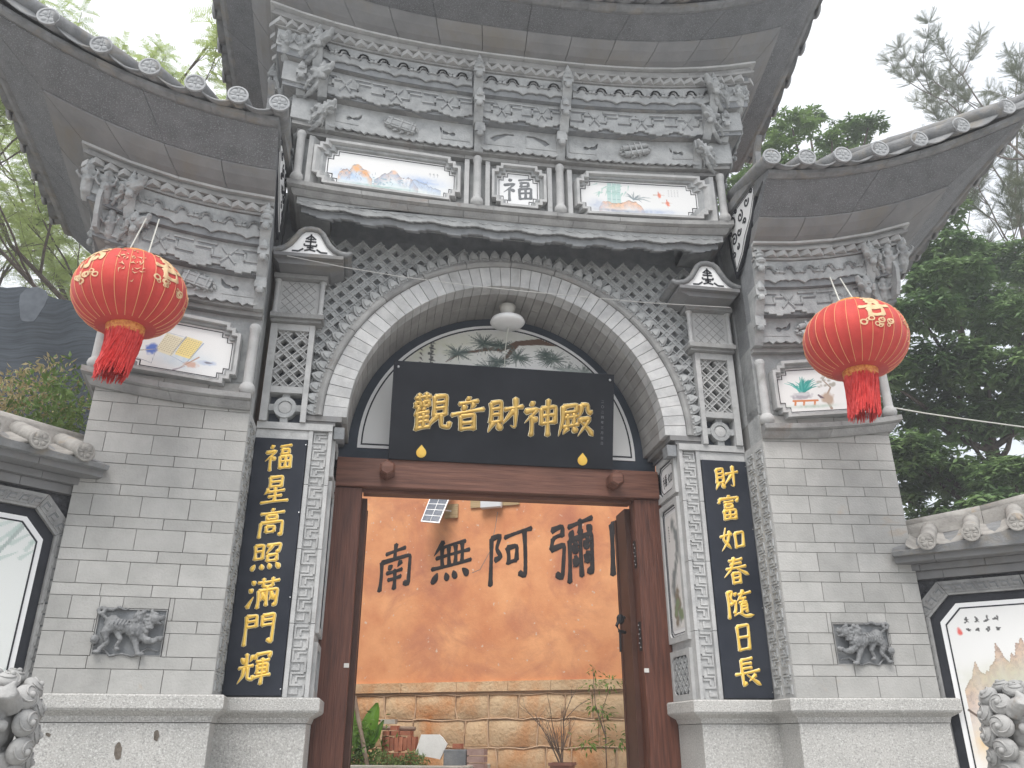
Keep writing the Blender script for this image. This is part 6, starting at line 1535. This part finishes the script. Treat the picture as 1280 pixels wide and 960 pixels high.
# raised bed with kerb
mat('concrete', (.42, .40, .36), (.56, .53, .47), 4, .9, .5, 40, stain=(.30, .25, .18), stain_pos=(.5, .75), stain_s=2)
mb = MB(); mb.box(-3.4, .52, .02, .95, .75, 1.17, fo_); build(mb, 'bed_soil', ['earth'], kind='structure')
kb = thing('planter_kerb', fo_(-.5, 1.0, .75), 'weathered concrete kerb edging the raised bed behind the doorway', 'kerb')
mb = MB(); mb.box(-3.4, .56, .952, 1.06, .752, 1.235, fo_); o = build(mb, 'kerb_face', ['concrete'], kb); o.modifiers.new('b', 'BEVEL').width = .012
mb = MB(); mb.box(.523, .62, .02, .95, .752, 1.235, fo_); o = build(mb, 'kerb_end', ['concrete'], kb); o.modifiers.new('b', 'BEVEL').width = .012
mat('red_brick', (.36, .12, .07), (.50, .20, .12), 9, .9, .6, 60, tint=.16)
def onbed(px, py, d): a, z = pix(px, py, d); return a, z
rb = random.Random(3); D_ = .55; a0, zz0 = pix(478, 941, D_); a1, _ = pix(521, 941, D_); a0 += 0; bw = (a1-a0)/8
bm_ = MB(); bm_.box(-.5, .5, -.5, .5, -.5, .5); bme = bm_.mesh('loose_brick', ['red_brick'])
words = ['first', 'second', 'third', 'fourth', 'fifth', 'sixth', 'seventh', 'eighth']
RZ = Matrix.Rotation(-OA, 4, 'Z')
def lb(a, d, z, sx, sy, sz, rot, lab, group='bricks of the stack in the raised bed'):
    p = fo_(a, d, z); o = link('loose_brick', bme, None, Matrix.Translation(p)@RZ@Matrix.Rotation(rot, 4, 'Y')@Matrix.Diagonal((sx, sy, sz, 1)), lab, 'brick', group)
for k in range(8):
    lb(a0+bw*(k+.5), D_, 1.17+.105, bw*.88, .10, .205, rb.uniform(-.03, .03), words[k]+' upright red brick from the left in the lower row of the stack')
for k in range(8):
    lb(a0+bw*(k+.5), D_+rb.uniform(-.015, .015), 1.385+.10, bw*.88, .10, .20-.02*(k % 3), rb.uniform(-.04, .04), words[k]+' upright red brick from the left in the upper row of the stack')
for k, (da, dzz, ln_) in enumerate(((.02, 0, .10), (.15, 0, .11), (.29, .0, .16), (.13, .066, .10))): lb(a0+.02+da+ln_*.2, D_, 1.62+dzz, ln_, .11, .058, rb.uniform(-.05, .05), ('small pale-ended brick at the left', 'flat brick second from the left', 'longest flat brick at the right', 'topmost flat brick')[k]+' lying on the upright bricks')
mat('old_wood', (.20, .14, .10), (.36, .28, .22), 4, .85, .5, 20, streak=(1, 1, 1)); mat('grey_block', (.20, .215, .23), (.30, .31, .32), 6, .85, .5, 40)
a, z = pix(474, 905, .5); b, _ = pix(519, 909, .5)
mb = MB(); mb.tube([fo_(a, .5, 1.69), fo_(b, .5, 1.675)], .028, 8); build(mb, 'wooden_pole', ['old_wood'], label='weathered round pole lying across the brick stack', cat='pole')
mb = MB(); mb.box(a, a+.22, .38, .46, 1.74, 1.80, fo_); build(mb, 'timber_offcut', ['concrete'], label='short pale offcut resting above the pole at the left of the bricks', cat='offcut')
P = [pix(x, y, .62) for x, y in ((520, 943), (552, 949), (560, 930), (553, 921), (549, 918), (527, 918))]; mb = MB(); mb.prism([(p[0], max(1.175, p[1])) for p in P], 0, .03, lambda u, v, d: fo_(u, .62+d+(1.5-v)*.15, v)); mat('white_slab_m', (.70, .70, .68), (.80, .80, .78), 6, .7, .3, 30); build(mb, 'stone_slab', ['white_slab_m'], label='broken white slab propped beside the red bricks', cat='slab')
a, z = pix(556, 950, .7); b, _ = pix(584, 950, .7)
mb = MB(); mb.box(a, b, .62, .76, 1.175, 1.42, fo_); o = build(mb, 'grey_block', ['grey_block'], label='dark grey concrete block right of the white slab', cat='block'); o.modifiers.new('b', 'BEVEL').width = .01
a, z = pix(586, 950, .7); b, _ = pix(607, 950, .7)
mat('pink_brick', (.34, .22, .19), (.48, .34, .30), 8, .9, .6, 40)
for k in range(3):
    mb = MB(); mb.box(a, b, .62, .78, 1.18+k*.085, 1.255+k*.085, fo_); build(mb, 'worn_brick', ['pink_brick'], label=('lowest', 'middle', 'topmost')[k]+' worn mauve brick at the right end of the raised bed', cat='brick', group='worn mauve bricks')
mb = MB(); a, z = pix(573, 930, .65); mb.box(a-.05, a+.07, .64, .74, 1.43, 1.49, fo_); build(mb, 'brick_fragment', ['red_brick'], label='small orange brick fragment lying on the grey block', cat='brick')
p0, p1 = pix(440, 880, .9), pix(456, 965, 1.0)
mb = MB(); mb.tube([fo_(p0[0], .85, p0[1]+.1), fo_(p1[0], .9, 1.17)], .03, 8); build(mb, 'leaning_pole', ['old_wood'], label='brown pole leaning just inside the left door post', cat='pole')
# pot with bare shrub, tall thin vine
mat('terracotta', (.26, .12, .09), (.34, .17, .12), 6, .7); mat('twig', (.14, .10, .075), (.24, .18, .14), 8, .9)
def leafmat(name, c1, c2, rough=.5, sc_=1.2, trans=.25):
    m = mat(name, c1, c2, sc_, rough, spec=.35, detail=3); m.node_tree.nodes['Principled BSDF'].inputs['Transmission Weight'].default_value = 0
    t = m.node_tree; n = t.nodes; b = n['Principled BSDF']; tr = n.new('ShaderNodeBsdfTranslucent'); mxs = n.new('ShaderNodeMixShader'); mxs.inputs[0].default_value = trans
    src = b.inputs['Base Color'].links[0].from_socket; t.links.new(src, tr.inputs[0]); t.links.new(b.outputs[0], mxs.inputs[1]); t.links.new(tr.outputs[0], mxs.inputs[2]); t.links.new(mxs.outputs[0], n['Material Output'].inputs[0]); return m
leafmat('leaf_fresh', (.10, .20, .03), (.22, .34, .07)); leafmat('leaf_banana', (.09, .22, .02), (.16, .32, .04), .4)
leafmat('leaf_big', (.08, .155, .055), (.21, .31, .12), .35, 1.4, .3); leafmat('leaf_mid', (.09, .16, .04), (.20, .30, .09), .45, 1.0, .35)
leafmat('leaf_feather', (.26, .34, .10), (.46, .54, .22), .6, .5, .55); leafmat('leaf_conifer', (.08, .11, .06), (.17, .18, .10), .7, .7, .3)
leafmat('leaf_dry', (.34, .27, .14), (.54, .46, .27), .8, 1.5, .3); leafmat('leaf_cover', (.12, .20, .05), (.26, .34, .12), .6, 2, .3)
class Leaves:
    """many leaf faces, gathered as arrays"""
    def __init__(s, tmpl, faces): s.t = np.array(tmpl, float); s.f = np.array(faces); s.V = []
    def add(s, pos, dirs, ups, size):
        pos = np.atleast_2d(pos); d = np.atleast_2d(dirs).astype(float); d /= np.linalg.norm(d, axis=1)[:, None]+1e-9; u = np.atleast_2d(ups).astype(float)
        sd_ = np.cross(d, u); sd_ /= np.linalg.norm(sd_, axis=1)[:, None]+1e-9; u = np.cross(sd_, d); size = np.broadcast_to(size, (len(pos),))
        s.V.append(pos[:, None]+size[:, None, None]*(s.t[None, :, 0:1]*d[:, None]+s.t[None, :, 1:2]*sd_[:, None]+s.t[None, :, 2:3]*u[:, None]))
    def mesh(s, name, m):
        V = np.concatenate(s.V); n, k = V.shape[:2]; F = (s.f[None]+(np.arange(n)*k)[:, None, None]).reshape(-1, s.f.shape[1])
        me = bpy.data.meshes.new(name); me.vertices.add(n*k); me.vertices.foreach_set('co', V.reshape(-1)); nf = len(F); q = F.shape[1]
        me.loops.add(nf*q); me.loops.foreach_set('vertex_index', F.ravel().astype(np.int32)); me.polygons.add(nf); me.polygons.foreach_set('loop_start', np.arange(nf, dtype=np.int32)*q); me.polygons.foreach_set('loop_total', np.full(nf, q, dtype=np.int32))
        me.materials.append(MATS[m]); me.update(calc_edges=True); return me
LEAF = ([(0, 0, 0), (.35, .17, .03), (.35, -.17, .03), (.75, .13, -.03), (.75, -.13, -.03), (1, 0, -.14), (.35, 0, -.01), (.75, 0, -.06)], [(0, 6, 1, 1), (0, 2, 6, 6), (6, 7, 3, 1), (6, 2, 4, 7), (7, 5, 3, 3), (7, 4, 5, 5)])
LEAF3 = ([(0, 0, 0), (.4, .18, .04), (.4, -.18, .04), (1, 0, -.1)], [(0, 2, 3), (0, 3, 1)])
rn3 = lambda n: RNG.normal(size=(n, 3))
pt = thing('potted_shrub', fo_(1.6, .5, .75), 'bare twiggy shrub in a terracotta pot before the stone footing', 'plant')
a, z = pix(703, 953, .5); zr = z
mb = MB(); mb.lathe([(.001, zr-.36), (.13, zr-.36), (.19, zr-.04), (.215, zr-.035), (.215, zr), (.19, zr), (.18, zr-.04), (.001, zr-.05)], 4, Matrix.Translation(fo_(a, .5, 0))@Matrix.Rotation(PI/4-OA, 4, 'Z')); build(mb, 'pot', ['terracotta'], pt)
mb = MB(); mb.box(a-.25, a+.25, .3, .7, .75, zr-.361, fo_); build(mb, 'pot_stand', ['concrete'], pt)
mb = MB(); rg = random.Random(9)
def twig(p, d, L, r, lv):
    pts = [Vector(p)]; dd = Vector(d).normalized()
    for k in range(4): dd = (dd+Vector((rg.gauss(0, .12), rg.gauss(0, .12), .06))).normalized(); pts.append(pts[-1]+dd*L/4)
    mb.tube(pts, [r, r*.85, r*.7, r*.55, r*.3], 4)
    if lv:
        for k in range(3): twig(pts[rg.choice((1, 2, 3))], dd+Vector((rg.gauss(0, .6), rg.gauss(0, .4), .25)), L*.55, r*.55, lv-1)
for k in range(5): twig(fo_(a+rg.uniform(-.04, .04), .5, zr-.05), (rg.uniform(-.38, .38), rg.uniform(-.2, .2), 1), rg.uniform(.55, .75), .011, 2)
build(mb, 'twigs', ['twig'], pt)
vn = thing('climbing_plant', fo_(1.9, .4, .75), 'tall thin leafy plant growing against the stone footing right of the pot', 'plant')
mb = MB(); lv = Leaves(*LEAF3); s0 = [pix(x, y, .35) for x, y in ((758, 965), (757, 920), (750, 900), (744, 880), (742, 850), (741, 832))]; P1 = [Vector(fo_(a_, .35, z_)) for a_, z_ in s0]; P1[0].z = .75; mb.tube(P1, [.012, .011, .009, .007, .005, .003], 5)
s1 = [pix(x, y, .35) for x, y in ((757, 915), (752, 890), (758, 872), (763, 858))]; P2 = [Vector(fo_(a_, .35, z_)) for a_, z_ in s1]; mb.tube(P2, [.008, .006, .004, .003], 5); build(mb, 'stem', ['twig'], vn)
for (px_, py_, r_, n_) in ((742, 853, .11, 40), (763, 852, .12, 45), (745, 881, .10, 40), (758, 892, .07, 20), (741, 836, .05, 10), (735, 928, .13, 60), (773, 927, .15, 70), (752, 905, .10, 20)):
    a_, z_ = pix(px_, py_, .35); c_ = np.array(fo_(a_, .35, z_)); off = rn3(n_)*np.array([.7, .4, .35])*r_; lv.add(c_+off, off+rn3(n_)*.03+np.array([0, -.02, -.02]), rn3(n_)*.3+[0, 0, 1], RNG.uniform(.05, .09, n_))
link('leaves', lv.mesh('leaves', 'leaf_fresh'), vn, kind='stuff')
# banana-like plant
bn = thing('broad_leaf_plant', fo_(-1.2, .6, 1.17), 'broad bright green leaf plant beside the brick stack', 'plant')
def bigleaf(p, d, L, wd, droop):
    p = Vector(p); d = Vector(d).normalized(); sd_ = d.cross(Vector((0, 0, 1))).normalized(); pts = []; n = 8; vs = []
    for j in range(n+1):
        t = j/n; c_ = p+d*L*t+Vector((0, 0, -droop*t*t)); w_ = wd*math.sin(PI*min(1, t*.92+.06))**.7
        for q_ in (-1, -.5, 0, .5, 1): vs.append(c_+sd_*w_*q_+Vector((0, 0, .25*w_*abs(q_)))+ON*.02*math.sin(9*t+q_*2))
    return vs, [(j*5+k, j*5+k+1, (j+1)*5+k+1, (j+1)*5+k) for j in range(n) for k in range(4)]
def px3(px_, py_, d): a_, z_ = pix(px_, py_, d); return Vector(fo_(a_, d, z_))
for (p_, q_, wd) in (((455, 940), (468, 878), .13), ((447, 935), (438, 880), .10), ((466, 935), (476, 900), .06)):
    A_, B_ = px3(*p_, .75), px3(*q_, .75); sd_ = OD; n = 8; vs = []
    for j in range(n+1):
        t = j/n; c_ = A_.lerp(B_, t)+ON*(-.12*t*t); w_ = wd*math.sin(PI*min(1, t*.9+.08))**.7
        for k in (-1, -.5, 0, .5, 1): vs.append(c_+OD*w_*k+ON*(.04*abs(k)+.01*math.sin(12*t)))
    mb = MB(); mb.add(vs, [(j*5+k, j*5+k+1, (j+1)*5+k+1, (j+1)*5+k) for j in range(n) for k in range(4)]); me = mb.mesh('broad_leaf', ['leaf_banana'], True, norm=False); link('broad_leaf', me, bn)
lv = Leaves(*LEAF3); n = 2600; c_ = np.zeros((n, 3))
for i in range(n):
    a_ = RNG.uniform(-2.2, -.05); d_ = RNG.uniform(.62, .93); hh = 1.18+RNG.rand()**1.5*(.12+.10*math.sin(a_*7)**2)+(.12 if a_ < -.9 else 0)*RNG.rand(); c_[i] = fo_(a_, d_, hh)
lv.add(c_, rn3(n)+[0, 0, .7], rn3(n), RNG.uniform(.04, .075, n)); link('ground_cover', lv.mesh('ground_cover', 'leaf_cover'), None, kind='stuff', label='low green ground cover filling the raised bed', cat='ground cover')
lv = Leaves(*LEAF3); n = 700; base = px3(452, 935, .8)
off = rn3(n)*[.16, .08, .16]; lv.add(np.array(base)+off+[0, 0, -.02], rn3(n)+[0, 0, .4], rn3(n), RNG.uniform(.05, .10, n)); link('small_leaves', lv.mesh('small_leaves', 'leaf_fresh'), bn, kind='stuff')

# ============================================================ BANK, NETTING AND HEDGE (left)
mb = MB(); mb.box(-16, -4.25, .95, 14, .004, 4.0); build(mb, 'raised_bank', ['earth'], kind='structure')
mat('hedge_stone', (.34, .33, .31), (.46, .45, .42), 5, .9, .4, 40)
lv = Leaves(*LEAF3); n = 15000; X_ = RNG.uniform(-8, -4.15, n); Y_ = RNG.uniform(.65, 1.6, n); Hh = 4.98+.16*np.sin(X_*3.1)+.10*np.sin(X_*7.3+Y_*3); Z_ = 3.7+(Hh-3.7)*RNG.rand(n)**.6
dry = (np.sin(X_*2.3+1)+np.sin(Z_*5+X_)*.4+RNG.normal(size=n)*.4) > -.15
hd_ = thing('dry_hedge', (-5.5, 1.1, 4.45), 'dry brown and green hedge on the bank below the dark netting', 'hedge')
for nm, mk, mm, sz in (('dry_foliage', dry, 'leaf_dry', .055), ('green_foliage', ~dry, 'leaf_mid', .075)):
    L2 = Leaves(*LEAF3); P_ = np.stack([X_, Y_, Z_], 1)[mk]; k = len(P_); L2.add(P_, rn3(k)+[0, -.3, .5], rn3(k), RNG.uniform(sz*.7, sz*1.4, k)); link(nm, L2.mesh(nm, mm), hd_, kind='stuff')
nf = thing('netting_fence', (-6, 3, 4.45), 'dark sagging shade netting stretched above the hedge at the left', 'fence')
mb = MB(); nx_, nz_ = 60, 14; vs = []
for j in range(nz_+1):
    for i in range(nx_+1):
        x = -11+7.1*i/nx_; t = j/nz_; top = 6.62+.30*max(0, (-4.9-x))**.8*.9+.05*math.sin(x*4); z = 4.4+(top-4.4)*t
        y = 3+.16*math.sin(x*2.1+t*2)+.05*math.sin(x*9+t*7)+.18*abs(math.sin((x+5.55)*1.1))*(1-t); vs.append((x, y, z))
mb.add(vs, [(j*(nx_+1)+i, j*(nx_+1)+i+1, (j+1)*(nx_+1)+i+1, (j+1)*(nx_+1)+i) for j in range(nz_) for i in range(nx_)]); me = mb.mesh('net_cloth', ['net'], True, norm=False); link('net_cloth', me, nf)
for x in (-9, -7.4, -5.6, -4.2):
    mb = MB(); mb.tube([(x, 3.3, 4.4), (x, 3.3, 6.5)], .04, 6); build(mb, 'fence_post', ['iron'], nf)
mb = MB(); P = [(-5.57+.15*math.cos(t)*(1+.2*math.sin(3*t)), 6.50+.28*math.sin(t)*(1+.12*math.cos(2*t))) for t in [2*PI*k/16 for k in range(16)]]; mb.prism(P, 0, .01, lambda u, v, d: (u, 2.72-d+.0*v, v)); mat('net_patch', (.06, .07, .085), (.10, .115, .135), 9, .6); build(mb, 'pale_patch', ['net_patch'], nf)

# ============================================================ TREES
mat('bark', (.07, .055, .045), (.15, .12, .10), 9, .95, .8, 30)
def branch(mb, p, d, L, r, lv_, tips, rg, spread=.55, up=.10, minr=.006, n=5):
    pts = [Vector(p)]; dd = Vector(d).normalized()
    for k in range(n): dd = (dd+Vector((rg.gauss(0, .13), rg.gauss(0, .13), rg.gauss(0, .08)+up*.4))).normalized(); pts.append(pts[-1]+dd*L/n)
    mb.tube(pts, [max(minr*.6, r*(1-.5*k/n)) for k in range(n+1)], 6)
    if lv_ == 0: tips += [(pts[k], dd) for k in range(2, n+1)]; return
    for k in range(2 if lv_ > 1 else 3):
        q = pts[rg.randint(2, n)]; ax = Vector((rg.gauss(0, 1), rg.gauss(0, 1), rg.gauss(0, .5))).normalized(); branch(mb, q, (dd+ax*spread*1.4), L*rg.uniform(.55, .78), r*.5, lv_-1, tips, rg, spread, up, minr, n)
    branch(mb, pts[-1], dd, L*.7, r*.55, lv_-1, tips, rg, spread, up, minr, n)
def big_tree(base, hgt, pads, lab, leaf, lsize, nros, seed, group=None, leafmat_='leaf_big'):
    rg = random.Random(seed); root = thing('tree', base, lab, 'tree', group); mb = MB(); b = Vector(base)
    top = b+Vector((0, 0, hgt)); mb.tube([b, b.lerp(top, .35)+Vector((.1, 0, 0)), b.lerp(top, .7), top], [.26, .2, .14, .05], 10)
    lv = Leaves(*LEAF3)
    for (cx, cy, cz, rx, rz) in pads:
        s_ = b.lerp(top, max(.15, min(.9, (cz-rz-b.z)/hgt-.05))); c_ = Vector((cx, cy, cz)); mid = s_.lerp(c_, .5)+Vector((0, 0, -.15)); mb.tube([s_, mid, c_], [.07, .05, .02], 6)
        n = int(nros*rx*rx); th = RNG.uniform(0, 2*PI, n); rr = np.sqrt(RNG.rand(n)); hh = RNG.rand(n)**.6
        P_ = np.stack([cx+rx*rr*np.cos(th), cy+rx*.9*rr*np.sin(th), cz+rz*(hh*1.6-.8)*np.sqrt(np.clip(1-rr**2*.85, .05, 1))], 1)+rn3(n)*.05
        out = P_-np.array([cx, cy, cz-rz*.4]); out /= np.linalg.norm(out, axis=1)[:, None]+1e-6
        for k in range(7):
            a_ = 2*PI*k/7+RNG.rand(n)*1.2; tang = np.stack([np.cos(a_), np.sin(a_), RNG.uniform(-.75, -.1, n)], 1)
            lv.add(P_+rn3(n)*.02, tang+out*.6, out+np.array([0, 0, .9]), RNG.uniform(.75, 1.25, n)*lsize)
    build(mb, 'trunk', ['bark'], root); link('crown', lv.mesh('crown', leafmat_), root, kind='stuff')
pads = []
rg = random.Random(12)
# pads of the big dark tree right of the gate
for (px_, py_, r_) in ((1175, 320, 1.0), (1240, 330, 1.0), (1215, 385, 1.1), (1150, 395, .9), (1290, 400, 1.2), (1170, 455, 1.2), (1235, 470, 1.2), (1140, 510, .9), (1200, 530, 1.2), (1270, 520, 1.1), (1150, 585, 1.0), (1215, 600, 1.2), (1270, 600, 1.0), (1130, 560, .7), (1340, 470, 1.3), (1340, 580, 1.2), (1185, 350, .9), (1120, 620, .6), (1250, 640, .9), (1180, 650, .8), (1310, 340, .8), (1100, 470, .8), (1090, 570, .9)):
    y = 6+rg.uniform(-.8, 1.6); r0 = ray(px_, py_); q = CAM+r0*((y-CAM.y)/r0.y); pads.append((q.x, q.y, q.z, r_*.85, r_*.38))
big_tree((11.2, 7.2, 0), 10.0, pads, 'large dark broad-leaved tree rising behind the right wing and screen wall', LEAF3, .17, 460, 5)
pads = []
for (px_, py_, r_) in ((990, 160, .7), (965, 190, .6), (1010, 150, .5), (1060, 170, .7), (1085, 160, .5), (1030, 200, .6), (940, 215, .5), (920, 235, .5), (1075, 205, .7), (980, 215, .7), (905, 250, .4), (1000, 250, .9), (1060, 260, .8), (1120, 250, .8), (1160, 215, .5), (1040, 175, .4), (1120, 310, 1.0), (1170, 270, .9), (1060, 340, 1.0), (1190, 330, 1.0), (1010, 320, .9), (1100, 400, 1.0)):
    y = 8+rg.uniform(-.5, .9); r0 = ray(px_, py_); q = CAM+r0*((y-CAM.y)/r0.y); pads.append((q.x, q.y, q.z, r_*.8, r_*.6))
big_tree((9.5, 9.0, 0), 13.6, pads, 'bright green leafy tree showing between the top roof and right roof', LEAF3, .16, 420, 6, leafmat_='leaf_mid')
def feather_tree(base, d0, L0, lab, seed, mname, fr_len, nfr, lsz, spread, cat='tree', cons=False, lvls=4, up=.12):
    rg = random.Random(seed); root = thing('tree', base, lab, cat); mb = MB(); tips = []
    for d_, L_, r_ in d0: branch(mb, base, d_, L_, r_, lvls, tips, rg, spread, up)
    build(mb, 'branches', ['bark'], root); lv = Leaves([(0, .10, 0), (0, -.10, 0), (1, -.08, 0), (1, .08, 0)] if not cons else [(0, .05, 0), (0, -.05, 0), (1, -.03, 0), (1, .03, 0)], [(0, 1, 2, 3)])
    for (p, d) in tips:
        for k in range(nfr):
            a = Vector((rg.gauss(0, 1), rg.gauss(0, 1), rg.gauss(0, .5))).normalized(); f = (a+d*(.4 if not cons else .9)).normalized(); n = 13
            t = np.linspace(.1, 1, n)[:, None]; c_ = np.array(p)+np.array(f)*fr_len*t+np.array([0, 0, -1])*(fr_len*.35*t**2 if not cons else -.1*t**2*fr_len)
            side = f.cross(Vector((rg.gauss(0, .4), rg.gauss(0, .4), 1))).normalized(); 
            for sg in (-1, 1):
                dirs = np.array(side)*sg+np.array(f)*(.45 if not cons else 1.2)+rn3(n)*.12; lv.add(c_, dirs, np.tile([0, 0, 1.], (n, 1))+rn3(n)*.2, lsz)
    link('crown', lv.mesh('crown', mname), root, kind='stuff')
def frond_tpl(w_): return None
feather_tree((-8.6, 9.5, 4.0), [((.10, -.15, 1), 4.6, .15), ((.55, -.2, .9), 4.4, .12), ((.75, .1, .6), 4.0, .10), ((-.2, -.3, 1), 4, .12)], 0, 'airy feathery tree with pale green fronds in the upper left', 21, 'leaf_feather', .34, 6, .055, .55)
feather_tree((-5.6, 10.0, 4.0), [((.0, -.1, 1), 5.2, .10), ((.22, 0, 1), 5.0, .11), ((-.3, -.2, .9), 4.6, .10)], 0, 'slender feathery tree behind the left wing, between the two roofs', 33, 'leaf_feather', .34, 6, .055, .5)
feather_tree((19.2, 5.5, 0), [((-.16, -.05, 1), 8.5, .2), ((-.27, -.1, 1), 7.0, .16)], 0, 'tall dark conifer with loose sprays at the upper right edge', 40, 'leaf_conifer', .36, 15, .085, .60, cons=True, lvls=4, up=.25)

# ============================================================ ADDED VOLUME: IMITATES LENS GLARE, LIFTS DARK TONES
hz = MB(); hz.box(-62, 62, -42, 82, -1.5, 21.5)
hm = bpy.data.materials.new('lens_veil'); hm.use_nodes = True; hn = hm.node_tree; hn.nodes.remove(hn.nodes['Principled BSDF'])
pv = hn.nodes.new('ShaderNodeVolumePrincipled'); pv.inputs['Color'].default_value = (.93, .95, 1, 1); pv.inputs['Density'].default_value = VEIL_DENSITY; pv.inputs['Anisotropy'].default_value = .2
hn.links.new(pv.outputs[0], hn.nodes['Material Output'].inputs['Volume']); MATS['lens_veil'] = hm
build(hz, 'lens_veil', ['lens_veil'], kind='stuff')
bpy.data.scenes.remove(_TS)
